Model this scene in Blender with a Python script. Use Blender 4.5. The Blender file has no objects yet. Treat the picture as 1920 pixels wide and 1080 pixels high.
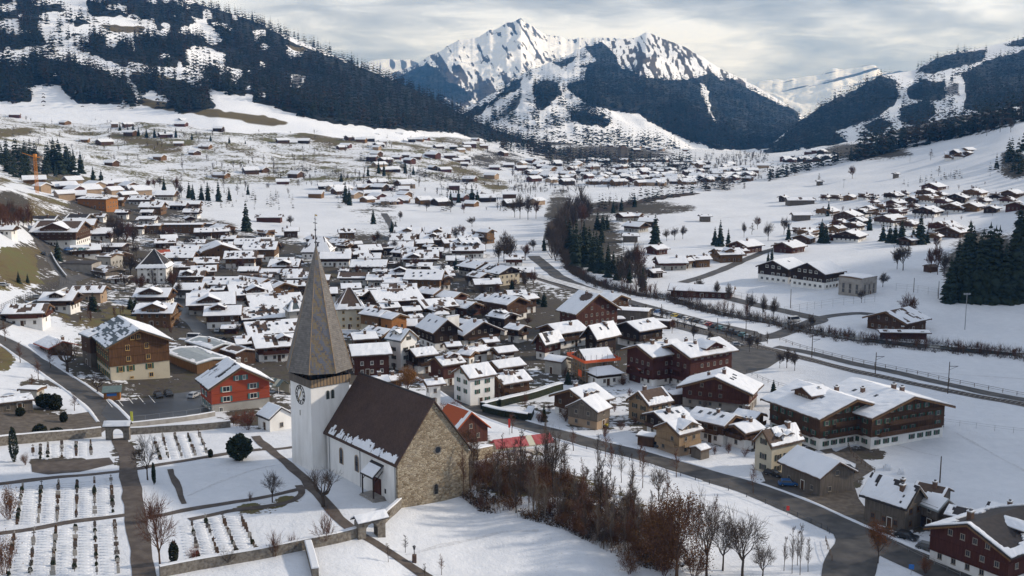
import bpy, bmesh, math, random
import numpy as np
from mathutils import Vector, Matrix
R = math.radians
random.seed(7); RNG = np.random.default_rng(7)
SC = bpy.context.scene
COL = SC.collection

# ---------------------------------------------------------------- camera, sky, sun, exposure
CAMZ = 82.0; FPX = 2100.0; YH = 200.0
PITCH = math.atan((540 - YH) / FPX)
cam = bpy.data.cameras.new('camera'); camo = bpy.data.objects.new('camera', cam); COL.objects.link(camo)
camo.location = (0, 0, CAMZ); camo.rotation_euler = (R(90) - PITCH, 0, 0)
cam.sensor_width = 36; cam.lens = 36 * FPX / 1920; cam.clip_start = 1; cam.clip_end = 60000
SC.camera = camo
SUN_EL, SUN_AZ = R(23), R(13)      # azimuth: from +X turned towards +Y (the far side)
sd = Vector((math.cos(SUN_EL) * math.cos(SUN_AZ), math.cos(SUN_EL) * math.sin(SUN_AZ), math.sin(SUN_EL)))
sun = bpy.data.lights.new('sun', 'SUN'); sun.energy = 3.3; sun.angle = R(2.5); sun.color = (1.0, .91, .82)
suno = bpy.data.objects.new('sun', sun); COL.objects.link(suno); suno.rotation_euler = sd.to_track_quat('Z', 'Y').to_euler()
suno.location = (300, 200, 300)
W = bpy.data.worlds.new('World'); SC.world = W; W.use_nodes = True
nt = W.node_tree; N = nt.nodes; L = nt.links
for n in list(N): N.remove(n)
out = N.new('ShaderNodeOutputWorld'); bg = N.new('ShaderNodeBackground'); bg.inputs['Strength'].default_value = .1
sky = N.new('ShaderNodeTexSky'); sky.sky_type = 'NISHITA'; sky.sun_disc = False
sky.sun_elevation = SUN_EL; sky.sun_rotation = R(90) - SUN_AZ
sky.air_density = 1.0; sky.dust_density = .6; sky.ozone_density = 1.5
tc = N.new('ShaderNodeTexCoord')
def wnoise(scale, loc, nscale, detail=7, rough=.55, dist=0.):
    mp = N.new('ShaderNodeMapping'); mp.inputs['Scale'].default_value = scale; mp.inputs['Location'].default_value = loc
    L.new(tc.outputs['Generated'], mp.inputs['Vector'])
    nz = N.new('ShaderNodeTexNoise'); nz.inputs['Scale'].default_value = nscale; nz.inputs['Detail'].default_value = detail
    nz.inputs['Roughness'].default_value = rough; nz.inputs['Distortion'].default_value = dist
    L.new(mp.outputs['Vector'], nz.inputs['Vector']); return nz.outputs['Fac']
def ramp(nodes, links, fac, stops):
    r = nodes.new('ShaderNodeValToRGB'); e = r.color_ramp.elements
    while len(e) > 1: e.remove(e[-1])
    e[0].position = stops[0][0]; e[0].color = (*stops[0][1], 1)
    for p, c in stops[1:]:
        k = e.new(p); k.color = (*c, 1)
    links.new(fac, r.inputs['Fac']); return r.outputs['Color']
big = wnoise((1, 1, 4.), (.35, .2, 0.1), 3.4, 5, .5, .5)
fine = wnoise((1, 1, 5.5), (3.1, 1.2, 0.4), 15., 8, .62, .6)
mm = N.new('ShaderNodeMath'); mm.operation = 'MULTIPLY_ADD'; mm.inputs[1].default_value = .38; L.new(fine, mm.inputs[0]); L.new(big, mm.inputs[2])
k = 10.0
def ck(r, g, b): return (r * k, g * k, b * k)
cloud = ramp(N, L, mm.outputs[0], [(.51, ck(.23, .27, .36)), (.60, ck(.34, .39, .49)), (.69, ck(.48, .53, .63)), (.83, ck(.86, .91, 1.02))])
mix = N.new('ShaderNodeMix'); mix.data_type = 'RGBA'; 
sx_ = N.new('ShaderNodeSeparateXYZ'); L.new(tc.outputs['Generated'], sx_.inputs[0])     # cloud cover thins out overhead
mr = N.new('ShaderNodeMapRange'); mr.inputs[1].default_value = .05; mr.inputs[2].default_value = .55; mr.inputs[3].default_value = .94; mr.inputs[4].default_value = .82
L.new(sx_.outputs['Z'], mr.inputs[0]); L.new(mr.outputs[0], mix.inputs[0])
L.new(sky.outputs['Color'], mix.inputs['A']); L.new(cloud, mix.inputs['B'])
L.new(mix.outputs['Result'], bg.inputs['Color']); L.new(bg.outputs['Background'], out.inputs['Surface'])
SC.view_settings.view_transform = 'Standard'; SC.view_settings.look = 'None'; SC.view_settings.gamma = 1
SC.view_settings.exposure = 0.2; SC.view_settings.use_curve_mapping = False
SC.render.engine = 'CYCLES'
SC.cycles.use_denoising = True; SC.cycles.max_bounces = 5; SC.cycles.diffuse_bounces = 3; SC.cycles.volume_bounces = 0
SC.cycles.transparent_max_bounces = 8

# ---------------------------------------------------------------- numeric helpers
def hash2(i, j, s):
    n = (i.astype(np.int64) * 374761393 + j.astype(np.int64) * 668265263 + s * 69069) & 0x7fffffff
    n = (n ^ (n >> 13)) * 1274126177 & 0x7fffffff
    return ((n ^ (n >> 16)) & 0xffff) / 65535.0
def vnoise(x, y, s=0):
    x = np.asarray(x, float); y = np.asarray(y, float)
    i = np.floor(x); j = np.floor(y); fx = x - i; fy = y - j
    fx = fx * fx * (3 - 2 * fx); fy = fy * fy * (3 - 2 * fy)
    a = hash2(i, j, s); b = hash2(i + 1, j, s); c = hash2(i, j + 1, s); d = hash2(i + 1, j + 1, s)
    return (a * (1 - fx) + b * fx) * (1 - fy) + (c * (1 - fx) + d * fx) * fy
def fbm(x, y, s=0, o=5, g=.5):
    t = 0; a = 1; n = 0
    for k_ in range(o):
        t = t + a * vnoise(x * 2 ** k_, y * 2 ** k_, s + k_ * 17); n += a; a *= g
    return t / n
def ridged(x, y, s=0, o=5, g=.5):
    t = 0; a = 1; n = 0
    for k_ in range(o):
        t = t + a * (1 - np.abs(2 * vnoise(x * 2 ** k_, y * 2 ** k_, s + k_ * 31) - 1)); n += a; a *= g
    return t / n
def sstep(a, b, x):
    t = np.clip((x - a) / (b - a), 0, 1); return t * t * (3 - 2 * t)
CP, SP = math.cos(PITCH), math.sin(PITCH)
def pix(px, py):
    """pixel of the photograph -> (X/Y, Z/Y) of the ray"""
    u0 = (px - 960) / FPX; v = (540 - py) / FPX
    Y = CP + v * SP
    return u0 / Y, (-SP + v * CP) / Y
def proj(x, y, z):
    zc = np.asarray(z, float) - CAMZ; x = np.asarray(x, float); y = np.asarray(y, float)
    f = y * CP - zc * SP; up = y * SP + zc * CP
    f = np.maximum(f, 1e-3)
    return 960 + FPX * x / f, 540 - FPX * up / f
def inpoly(px, py, poly):
    px = np.asarray(px, float); py = np.asarray(py, float)
    r = np.zeros(px.shape, bool); n = len(poly); j = n - 1
    for i in range(n):
        xi, yi = poly[i]; xj, yj = poly[j]
        c = ((yi > py) != (yj > py)) & (px < (xj - xi) * (py - yi) / ((yj - yi) or 1e-9) + xi)
        r ^= c; j = i
    return r

# ---------------------------------------------------------------- terrain: control points (px, py, z)
CTRL = [  # photo pixel, height above the valley floor
 (600,890,10),(450,900,10),(250,900,10),(60,900,10),(60,1060,10.5),(300,1060,10),(-250,1000,11),(-200,800,13),(520,1060,9.5),
 (600,1075,9),(690,1000,9.5),(750,950,9.6),(800,920,9.4),(870,890,9.4),(760,1070,5.6),(830,1000,6.6),(900,1020,4.9),(1000,1075,3),(1150,1075,2.2),
 (900,900,9.5),(960,920,9.4),(1050,950,8.4),(1150,985,6.2),(1230,1030,4.2),(1270,1075,2.2),(1100,905,4.6),(1200,935,3.),(900,850,5.4),(1000,860,4.4),(830,840,6),
 (830,730,1.5),(905,765,1.5),(1000,800,1.2),(1100,830,1),(1250,865,.6),(1400,905,.3),(1600,980,0),(1850,1075,0),(1450,1050,.3),
 (1320,970,.9),(2150,1000,0),(2150,800,0),(1900,900,0),(1700,800,0),(1500,720,0),(1300,700,.3),
 (200,830,8.5),(400,800,7.5),(500,800,7.5),(280,760,6.5),(120,780,8.5),(60,690,11),(0,780,11),(-200,700,16),(0,640,13),(180,680,7),
 (400,680,4),(520,640,3),(620,650,2.5),(700,720,3),(300,600,6),(150,600,9),(50,600,13),(-200,600,22),(0,540,17),(30,500,20),(100,520,13),(75,470,14),
 (0,450,25),(-200,450,38),(60,385,31),(20,370,36),(130,370,22),(130,440,14),(200,480,8),(290,520,4.5),(300,430,8),(400,450,4),
 (500,500,2),(600,540,1),(700,500,.5),(800,550,.3),(800,470,0),(900,520,0),(1000,600,0),(600,410,2),(500,400,4),(720,410,0),(850,400,0),
 (1000,420,0),(1100,520,-.5),(1150,470,-1),(1200,620,0),(1300,560,-.5),(1250,400,0),(1350,420,0),(1500,400,1),(1450,480,0),
 (1550,560,1),(1700,540,4),(1640,500,3),(1720,490,6),(1800,560,4),(1850,600,1),(1800,620,0),(1900,640,0),(2150,640,0),(2150,560,6),(1900,540,6),
 (1600,640,0),(1920,740,0),(1600,450,2),(1700,440,4),(1800,430,6),(1900,430,9),(2150,430,14),(1590,415,4),(1700,400,9),(1850,390,13),(1940,380,17),
 (1560,360,6),(1640,360,11),(1750,345,18),(1850,340,22),(1960,330,28),(1440,355,2),(1600,320,16),(1700,305,24),(1800,280,36),(1900,230,66),(1930,215,74),(2150,150,120),(2150,250,66),
 (1500,330,6),(1700,270,37),(1800,250,50),
 (350,390,8),(250,340,16),(400,340,11),(550,340,9),(300,300,25),(550,300,21),(160,265,40),(80,230,60),(0,260,50),(-200,250,70),(-250,330,50),(0,330,32),
 (100,330,24),(300,240,54),(450,240,50),(640,250,44),(700,290,24),(700,340,10),(850,340,4),(760,260,37),(880,258,36),(900,300,10),(1000,330,0),(1000,290,2),
 (1100,310,-3),(1280,305,-6),(1400,290,-10),(1200,350,-1),(1100,380,0),(1350,340,-2),
 (0,200,80),(200,205,78),(400,205,78),(560,225,64),(-250,190,90)]
FAR_D = [(1000,276,2000),(1100,276,2300),(1280,281,2600),(1420,283,3000),(1500,290,2500),(1560,280,2300),(1650,255,2000),(1750,225,1800)]
def build_ctrl():
    P = []; Zv = []
    for px, py, z in CTRL:
        u, s = pix(px, py); d = (z - CAMZ) / s if abs(s) > .004 else 0
        if d < 80 or d > 3600 or abs(s) < .012: d = 1700 if px < 960 else 1250; z = CAMZ + s * d
        P.append((u * 4, math.log(d) * 1.6)); Zv.append(z)
    for px, py, d in FAR_D:
        u, s = pix(px, py); P.append((u * 4, math.log(d) * 1.6)); Zv.append(CAMZ + s * d)
    for u in (-.85, -.4, 0, .4, .85):
        P.append((u * 4, math.log(45) * 1.6)); Zv.append(8 if u < .1 else 0)
        P.append((u * 4, math.log(5200) * 1.6)); Zv.append(-10 if abs(u) < .3 else 60)
    return np.array(P), np.array(Zv)
CPt, CZ = build_ctrl()
def rbf_fit(P, z, smooth):
    D = np.linalg.norm(P[:, None] - P[None], axis=2); K = D * 1.0
    n = len(P); A = np.zeros((n + 3, n + 3)); A[:n, :n] = K - np.eye(n) * smooth
    A[:n, n] = 1; A[:n, n + 1:] = P; A[n, :n] = 1; A[n + 1:, :n] = P.T
    return np.linalg.solve(A, np.concatenate([z, np.zeros(3)]))
RW = rbf_fit(CPt, CZ, .03)
NU, ND = 350, 460
GU = np.linspace(-.85, .85, NU); GL = np.linspace(math.log(45), math.log(4200), ND)
def rbf_eval(Q):
    o = np.empty(len(Q)); n = len(CPt)
    for a in range(0, len(Q), 20000):
        q = Q[a:a + 20000]
        D = np.sqrt(((q[:, None] - CPt[None]) ** 2).sum(2) + 1e-4)
        o[a:a + 20000] = D @ RW[:n] + RW[n] + q @ RW[n + 1:]
    return o
_cu, _cl = np.meshgrid(np.linspace(-.85, .85, 200), np.linspace(GL[0], GL[-1], 260), indexing='ij')
_z = rbf_eval(np.stack([_cu.ravel() * 4, _cl.ravel() * 1.6], 1)).reshape(_cu.shape)
for _ in range(3):      # soften the kinks at the control points
    _p = np.pad(_z, 1, 'edge'); _z = (_p[1:-1, 1:-1] * 2 + _p[:-2, 1:-1] + _p[2:, 1:-1] + _p[1:-1, :-2] + _p[1:-1, 2:]) / 6
def bil(A, u, l, U0, U1, L0, L1):
    nu, nl = A.shape
    a = np.clip((np.asarray(u, float) - U0) / (U1 - U0) * (nu - 1), 0, nu - 1.001); b = np.clip((np.asarray(l, float) - L0) / (L1 - L0) * (nl - 1), 0, nl - 1.001)
    i = a.astype(int); j = b.astype(int); fa = a - i; fb = b - j
    return (A[i, j] * (1 - fa) + A[i + 1, j] * fa) * (1 - fb) + (A[i, j + 1] * (1 - fa) + A[i + 1, j + 1] * fa) * fb
_gu, _gl = np.meshgrid(GU, GL, indexing='ij')
GZ = bil(_z, _gu, _gl, -.85, .85, GL[0], GL[-1])
_d = np.exp(_gl); _x = _gu * _d
GZ = GZ + (fbm(_x / 60, _d / 60, 5, 4) - .5) * np.clip((_d - 500) / 900, 0, 1) * 9 + (fbm(_x / 9, _d / 9, 9, 3) - .5) * .35
def H(x, y):
    y = np.maximum(np.asarray(y, float), 46); u = np.asarray(x, float) / y
    return bil(GZ, u, np.log(y), -.85, .85, GL[0], GL[-1])
def hz(x, y): return float(H(x, y))
_ls = np.linspace(GL[0], GL[-1], 1500); _ds = np.exp(_ls)
def ground_at(px, py, lift=0.):
    """where the ray through a pixel of the photo meets the ground (raised by lift)"""
    u, s = pix(px, py)
    g = CAMZ + s * _ds - (bil(GZ, np.full(_ds.shape, u), _ls, -.85, .85, GL[0], GL[-1]) + lift)
    k_ = np.argmax(g < 0)
    if g[k_] >= 0 or k_ == 0: return None
    a, b = g[k_ - 1], g[k_]; d = _ds[k_ - 1] + (_ds[k_] - _ds[k_ - 1]) * a / (a - b)
    return Vector((u * d, d, CAMZ + s * d - lift))
def P2(px, py):
    p = ground_at(px, py)
    return p if p is not None else Vector((pix(px, py)[0] * 1700, 1700, hz(pix(px, py)[0] * 1700, 1700)))
def ppm(y): return FPX / (y * 1.03)          # photo pixels per metre at depth y
# ---------------------------------------------------------------- materials
MAT = {}
def nodes_of(m): return m.node_tree.nodes, m.node_tree.links
def mat(name, col, rough=.8, spec=.3, noise=None, bump=None, metal=0., stretch=None):
    """noise=(scale, colour2, lo, hi); bump=(scale, strength, distance); stretch scales object coordinates"""
    if name in MAT: return MAT[name]
    m = bpy.data.materials.new(name); m.use_nodes = True; n, l = nodes_of(m); b = n['Principled BSDF']
    b.inputs['Base Color'].default_value = (*col, 1); b.inputs['Roughness'].default_value = rough
    b.inputs['Specular IOR Level'].default_value = spec; b.inputs['Metallic'].default_value = metal
    vec = None
    if noise or bump:
        t = n.new('ShaderNodeTexCoord'); mp = n.new('ShaderNodeMapping'); l.new(t.outputs['Object'], mp.inputs['Vector'])
        mp.inputs['Scale'].default_value = stretch or (1, 1, 1); vec = mp.outputs['Vector']
    if noise:
        sc, c2, lo, hi = noise
        t = n.new('ShaderNodeTexNoise'); t.inputs['Scale'].default_value = sc; t.inputs['Detail'].default_value = 5; l.new(vec, t.inputs['Vector'])
        c = ramp(n, l, t.outputs['Fac'], [(lo, col), (hi, c2)]); l.new(c, b.inputs['Base Color'])
    if bump:
        sc, st, di = bump
        t = n.new('ShaderNodeTexNoise'); t.inputs['Scale'].default_value = sc; t.inputs['Detail'].default_value = 4; l.new(vec, t.inputs['Vector'])
        bp = n.new('ShaderNodeBump'); bp.inputs['Strength'].default_value = st; bp.inputs['Distance'].default_value = di
        l.new(t.outputs['Fac'], bp.inputs['Height']); l.new(bp.outputs['Normal'], b.inputs['Normal'])
    MAT[name] = m; return m
SNOW = (.68, .70, .73)
mat('snow', SNOW, .65, .25, noise=(.35, (.62, .645, .68), .4, .7), bump=(1.6, .35, .12))
mat('roof_snow', (.77, .785, .81), .65, .25, noise=(.3, (.71, .73, .76), .45, .72), bump=(.6, .2, .06))
def timber(name, c, c2, rough=.85):     # boards: vertical grain noise
    return mat(name, c, rough, .2, noise=(1., c2, .35, .68), bump=(1., .5, .04), stretch=(4, 4, .35))
timber('timber_brown', (.055, .029, .017), (.10, .053, .029)); timber('timber_dark', (.022, .013, .010), (.042, .025, .018))
timber('timber_red', (.062, .022, .016), (.10, .040, .026)); timber('timber_orange', (.25, .105, .034), (.34, .155, .055))
timber('timber_rust', (.085, .043, .020), (.145, .074, .034)); timber('timber_honey', (.12, .066, .03), (.19, .108, .052)); timber('timber_grey', (.10, .085, .07), (.17, .145, .12))
timber('timber_pale', (.25, .17, .10), (.33, .24, .15)); timber('timber_maroon', (.05, .016, .013), (.085, .03, .022))
mat('plaster_white', (.80, .79, .76), .85, .2, noise=(.5, (.66, .645, .61), .42, .72), bump=(6, .25, .03), stretch=(1, 1, .3))
mat('plaster_cream', (.52, .47, .36), .85, .2, noise=(.5, (.44, .39, .30), .45, .75))
mat('plaster_grey', (.40, .385, .35), .85, .2, noise=(.5, (.33, .31, .28), .4, .75))
mat('plaster_tan', (.34, .25, .17), .85, .2, noise=(.5, (.28, .20, .13), .4, .75))
mat('paint_red', (.33, .065, .032), .75, .25, noise=(.6, (.27, .055, .028), .4, .7), bump=(1., .3, .03), stretch=(.4, .4, 6))
mat('concrete', (.33, .31, .28), .9, .2, noise=(.6, (.24, .22, .2), .4, .7))
mat('roof_brown', (.075, .05, .038), .8, .25, noise=(1.5, (.11, .075, .055), .35, .7), bump=(4, .5, .05))
mat('roof_dark', (.028, .025, .026), .75, .3, noise=(1.2, (.05, .042, .04), .35, .7), bump=(4, .4, .05))
mat('roof_slate', (.055, .075, .085), .6, .4, noise=(1.2, (.085, .11, .12), .35, .7), bump=(4, .4, .05))
mat('roof_green', (.08, .12, .11), .5, .4, noise=(1.2, (.12, .16, .15), .35, .7))
mat('tin', (.30, .33, .34), .45, .5, noise=(.8, (.22, .25, .25), .4, .7))
mat('glass', (.025, .03, .038), .12, .6); mat('glass_green', (.12, .17, .17), .2, .6)
mat('frame_white', (.68, .66, .60), .7); mat('frame_dim', (.27, .235, .19), .75); mat('frame_wood', (.13, .065, .03), .8); mat('frame_yellow', (.50, .33, .12), .8)
mat('shutter_green', (.022, .085, .06), .7); mat('shutter_teal', (.05, .16, .16), .7); mat('shutter_dark', (.03, .04, .035), .7)
mat('metal_dark', (.05, .05, .055), .5, .5); mat('metal_grey', (.28, .29, .30), .45, .5, metal=.4); mat('metal_white', (.7, .7, .7), .5)
mat('brick', (.11, .07, .052), .9, .2, noise=(3, (.16, .105, .08), .4, .7)); mat('net_orange', (.72, .13, .045), .8)
mat('snow_trodden', (.52, .53, .55), .8, .2, noise=(1.5, (.62, .64, .67), .4, .62), bump=(3., .8, .12)); mat('asphalt', (.045, .043, .042), .7, .35, noise=(.3, (.095, .087, .079), .38, .66), bump=(5, .25, .02))
mat('asphalt_wet', (.026, .028, .031), .42, .5, noise=(.2, (.05, .05, .05), .4, .72))
mat('gravel', (.085, .072, .06), .95, .2, noise=(.7, (.14, .12, .10), .38, .7), bump=(6, .5, .05))
mat('path_dirt', (.078, .064, .055), .9, .2, noise=(.5, (.125, .105, .09), .4, .7), bump=(4, .5, .05))
mat('ballast', (.10, .088, .078), .95, .2, noise=(1.2, (.15, .135, .12), .4, .7)); mat('rail_steel', (.16, .14, .13), .4, .5, metal=.6)
mat('paint_line', (.75, .75, .73), .7); mat('platform', (.42, .42, .42), .9, .2, noise=(.5, (.62, .64, .66), .4, .6))
mat('water', (.035, .045, .045), .12, .6, bump=(.8, .3, .1))
mat('bark', (.052, .040, .032), .95, .15, noise=(3, (.085, .066, .052), .35, .7)); mat('bark_brown', (.085, .052, .034), .95, .15, noise=(3, (.12, .075, .048), .35, .7))
mat('bark_pale', (.14, .12, .10), .95, .15, noise=(3, (.20, .17, .145), .35, .7))
mat('twig', (.075, .058, .048), .95, .1); mat('twig_red', (.105, .052, .036), .95, .1); mat('twig_rust', (.17, .092, .046), .95, .1); mat('twig_pale', (.13, .105, .085), .95, .1)
mat('leaf_rust', (.21, .085, .028), .9, .1, noise=(.8, (.12, .05, .022), .35, .7)); mat('leaf_brown', (.155, .078, .036), .9, .1, noise=(.9, (.085, .045, .025), .35, .7))
mat('leaf_redbush', (.16, .045, .03), .9, .1)
mat('leaf_larch', (.30, .145, .04), .9, .1, noise=(.7, (.19, .085, .025), .35, .7))
mat('needles', (.016, .026, .018), .9, .15, noise=(.6, (.034, .045, .026), .35, .72)); mat('needles_far', (.012, .019, .018), .95, .1, noise=(.05, (.024, .032, .024), .35, .7))
mat('needles_brown', (.032, .024, .018), .95, .1, noise=(.05, (.048, .033, .023), .4, .7))
mat('hedge', (.016, .022, .013), .9, .15, noise=(1.5, (.034, .036, .02), .4, .7))
mat('bramble', (.045, .034, .029), .95, .1, noise=(.6, (.08, .06, .048), .4, .7))
mat('stone_wall', (.22, .20, .17), .95, .15, noise=(1.8, (.11, .095, .08), .35, .68), bump=(3, .8, .08))
mat('gravestone', (.07, .06, .055), .8, .3, noise=(2, (.15, .13, .115), .4, .7)); mat('grave_wood', (.09, .055, .035), .9)
mat('grass', (.13, .115, .04), .95, .1, noise=(.4, (.085, .062, .028), .35, .65)); mat('red_tile', (.36, .07, .03), .7, .3, noise=(1.2, (.28, .055, .025), .4, .7))
mat('red_cloth', (.36, .07, .075), .8, .2, noise=(.8, (.42, .13, .13), .4, .7))
mat('crane_yellow', (.58, .22, .03), .6); mat('pole_wood', (.075, .055, .04), .9); mat('wood_fence', (.10, .07, .048), .9)
mat('clock_white', (.75, .73, .68), .7); mat('gold', (.45, .30, .08), .4, .5, metal=.7); mat('black', (.012, .012, .012), .6)
for nm, c in (('car_black', (.012, .012, .014)), ('car_blue', (.02, .10, .28)), ('car_grey', (.12, .125, .13)), ('car_white', (.6, .6, .6)), ('car_red', (.28, .02, .02)), ('car_silver', (.35, .36, .37)), ('car_yellow', (.45, .33, .02)), ('car_teal', (.05, .16, .18))):
    mat(nm, c, .3, .6)
mat('tyre', (.015, .015, .015), .9); mat('sign_blue', (.03, .13, .38), .6); mat('sign_red', (.55, .04, .03), .6); mat('banner_yellow', (.62, .60, .08), .7)
mat('tarp_cream', (.55, .52, .40), .8); mat('tarp_teal', (.05, .30, .32), .6)
# ---- special materials
def special(name):
    m = bpy.data.materials.new(name); m.use_nodes = True; MAT[name] = m
    n, l = nodes_of(m); b = n['Principled BSDF']; b.inputs['Roughness'].default_value = .85; b.inputs['Specular IOR Level'].default_value = .2
    t = n.new('ShaderNodeTexCoord'); return m, n, l, b, t.outputs['Object']
def math_(n, l, op, a, b_=None, c=None):
    k_ = n.new('ShaderNodeMath'); k_.operation = op
    for i, v in enumerate((a, b_, c)):
        if v is None: continue
        if isinstance(v, (int, float)): k_.inputs[i].default_value = v
        else: l.new(v, k_.inputs[i])
    return k_.outputs[0]
def tex(n, l, vec, sc, det=5, rough=.55, scale=None, dist=0):
    if scale:
        mp = n.new('ShaderNodeMapping'); mp.inputs['Scale'].default_value = scale; l.new(vec, mp.inputs['Vector']); vec = mp.outputs['Vector']
    t = n.new('ShaderNodeTexNoise'); t.inputs['Scale'].default_value = sc; t.inputs['Detail'].default_value = det; t.inputs['Roughness'].default_value = rough
    t.inputs['Distortion'].default_value = dist; l.new(vec, t.inputs['Vector']); return t.outputs['Fac']
def mixc(n, l, f, a, b):
    k_ = n.new('ShaderNodeMix'); k_.data_type = 'RGBA'
    for nm, v in (('Factor', f), ('A', a), ('B', b)):
        s = k_.inputs[nm] if nm == 'Factor' else k_.inputs[nm]
        if isinstance(v, tuple): k_.inputs[6 if nm == 'A' else 7].default_value = (*v, 1)
        elif isinstance(v, (int, float)): s.default_value = v
        else: l.new(v, k_.inputs[0] if nm == 'Factor' else k_.inputs[6 if nm == 'A' else 7])
    return k_.outputs[2]
def attr(n, name):
    a = n.new('ShaderNodeAttribute'); a.attribute_name = name; return a.outputs['Fac']
def smooth(n, l, v, lo, hi):
    k_ = n.new('ShaderNodeMapRange'); k_.interpolation_type = 'SMOOTHSTEP'; k_.inputs[1].default_value = lo; k_.inputs[2].default_value = hi
    l.new(v, k_.inputs[0]); return k_.outputs[0]
def bumpn(n, l, h, st, di, b):
    k_ = n.new('ShaderNodeBump'); k_.inputs['Strength'].default_value = st; k_.inputs['Distance'].default_value = di
    l.new(h, k_.inputs['Height']); l.new(k_.outputs['Normal'], b.inputs['Normal'])
# ground: snow with grassy and trodden places
m, n, l, b, v = special('ground')
f1 = tex(n, l, v, .03, 6, .6); f2 = tex(n, l, v, .35, 6, .65); f3 = tex(n, l, v, 1.3, 5, .6); f4 = tex(n, l, v, 3.2, 4, .6, None, .6)
fs = math_(n, l, 'MULTIPLY_ADD', f2, .5, math_(n, l, 'MULTIPLY', f1, .5))
snowc = ramp(n, l, fs, [(.38, (.69, .71, .74)), (.62, (.60, .625, .66))])
grassc = ramp(n, l, fs, [(.38, (.055, .042, .022)), (.5, (.115, .085, .038)), (.62, (.105, .105, .036))])
towc = ramp(n, l, f2, [(.36, (.040, .036, .033)), (.5, (.075, .062, .05)), (.62, (.06, .055, .032))])
forc = ramp(n, l, f2, [(.35, (.03, .03, .022)), (.65, (.07, .055, .04))])
def cover(a, k_=4.2, src=fs):
    # share covered grows with the attribute, edge broken up by noise
    at = attr(n, a); t = math_(n, l, 'MULTIPLY_ADD', math_(n, l, 'MULTIPLY_ADD', src, k_, -k_ / 2), math_(n, l, 'MINIMUM', math_(n, l, 'MULTIPLY', at, 2.5), 1.), at)
    return smooth(n, l, t, .42, .52)
spk = math_(n, l, 'MULTIPLY', smooth(n, l, f4, .60, .68), smooth(n, l, tex(n, l, v, .09, 4), .5, .64)); snowc = mixc(n, l, math_(n, l, 'MULTIPLY', spk, .55), snowc, (.26, .23, .18)); c = mixc(n, l, cover('town'), snowc, towc); c = mixc(n, l, cover('grass', 7.5), c, grassc); c = mixc(n, l, cover('forest'), c, forc)
l.new(c, b.inputs['Base Color'])
bumpn(n, l, math_(n, l, 'MULTIPLY_ADD', f4, .22, math_(n, l, 'MULTIPLY_ADD', f3, .4, math_(n, l, 'MULTIPLY', f2, 1.))), .75, .34, b)
# mountain snow, rock and forest floor
m, n, l, b, v = special('mountain')
f1 = tex(n, l, v, .004, 8, .62); f2 = tex(n, l, v, .03, 6, .6)
snowc = ramp(n, l, f2, [(.35, (.84, .85, .87)), (.7, (.78, .80, .83))])
rockc = ramp(n, l, f1, [(.35, (.04, .041, .047)), (.65, (.09, .082, .079))])
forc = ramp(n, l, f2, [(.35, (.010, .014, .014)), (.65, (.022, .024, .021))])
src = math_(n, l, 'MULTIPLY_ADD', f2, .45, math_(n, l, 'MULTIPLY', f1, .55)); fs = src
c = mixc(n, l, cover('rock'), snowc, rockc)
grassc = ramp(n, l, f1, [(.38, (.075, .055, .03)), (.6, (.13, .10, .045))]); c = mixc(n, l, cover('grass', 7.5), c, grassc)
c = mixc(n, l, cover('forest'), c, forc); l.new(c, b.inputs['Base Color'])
bumpn(n, l, f1, .6, 12., b)
# shingled spire: boards in courses; glazed tiles in slanting bands
def courses(name, c1, c2, sx, sz, gap=.06):
    m, n, l, b, v = special(name)
    s = n.new('ShaderNodeSeparateXYZ'); l.new(v, s.inputs[0])
    z = math_(n, l, 'MULTIPLY', s.outputs['Z'], sz); row = math_(n, l, 'FLOOR', z); fr = math_(n, l, 'FRACT', z)
    w = n.new('ShaderNodeCombineXYZ')
    l.new(math_(n, l, 'FLOOR', math_(n, l, 'MULTIPLY_ADD', math_(n, l, 'ADD', s.outputs['X'], s.outputs['Y']), sx, math_(n, l, 'MULTIPLY', row, .5))), w.inputs[0]); l.new(row, w.inputs[1])
    wn = n.new('ShaderNodeTexWhiteNoise'); wn.noise_dimensions = '2D'; l.new(w.outputs[0], wn.inputs['Vector'])
    big = tex(n, l, v, .35, 4)
    f = math_(n, l, 'MULTIPLY_ADD', wn.outputs['Value'], .5, math_(n, l, 'MULTIPLY_ADD', big, .9, -.2))
    c = mixc(n, l, f, c1, c2); c = mixc(n, l, smooth(n, l, fr, 0, gap * 2), tuple(x * .35 for x in c1), c)
    l.new(c, b.inputs['Base Color']); bumpn(n, l, fr, .7, .06, b); return m
courses('shingle', (.11, .104, .098), (.225, .208, .188), 2.2, 2.6)
courses('nave_tile', (.05, .033, .027), (.098, .062, .049), 4., 3.2, .05)
m, n, l, b, v = special('glazed_tile')
s = n.new('ShaderNodeSeparateXYZ'); l.new(v, s.inputs[0])
zz = math_(n, l, 'FLOOR', math_(n, l, 'MULTIPLY', s.outputs['Z'], 2.4)); xx = math_(n, l, 'FLOOR', math_(n, l, 'MULTIPLY', s.outputs['X'], 3.))
w = n.new('ShaderNodeCombineXYZ'); l.new(xx, w.inputs[0]); l.new(zz, w.inputs[1])
wn = n.new('ShaderNodeTexWhiteNoise'); wn.noise_dimensions = '2D'; l.new(w.outputs[0], wn.inputs['Vector'])
dg = math_(n, l, 'FRACT', math_(n, l, 'MULTIPLY_ADD', s.outputs['X'], .42, math_(n, l, 'MULTIPLY_ADD', s.outputs['Z'], .26, math_(n, l, 'MULTIPLY', tex(n, l, v, 1.2, 4), 1.1))))
f = math_(n, l, 'ADD', math_(n, l, 'MULTIPLY', wn.outputs['Value'], .45), math_(n, l, 'MULTIPLY', dg, .6))
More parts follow.
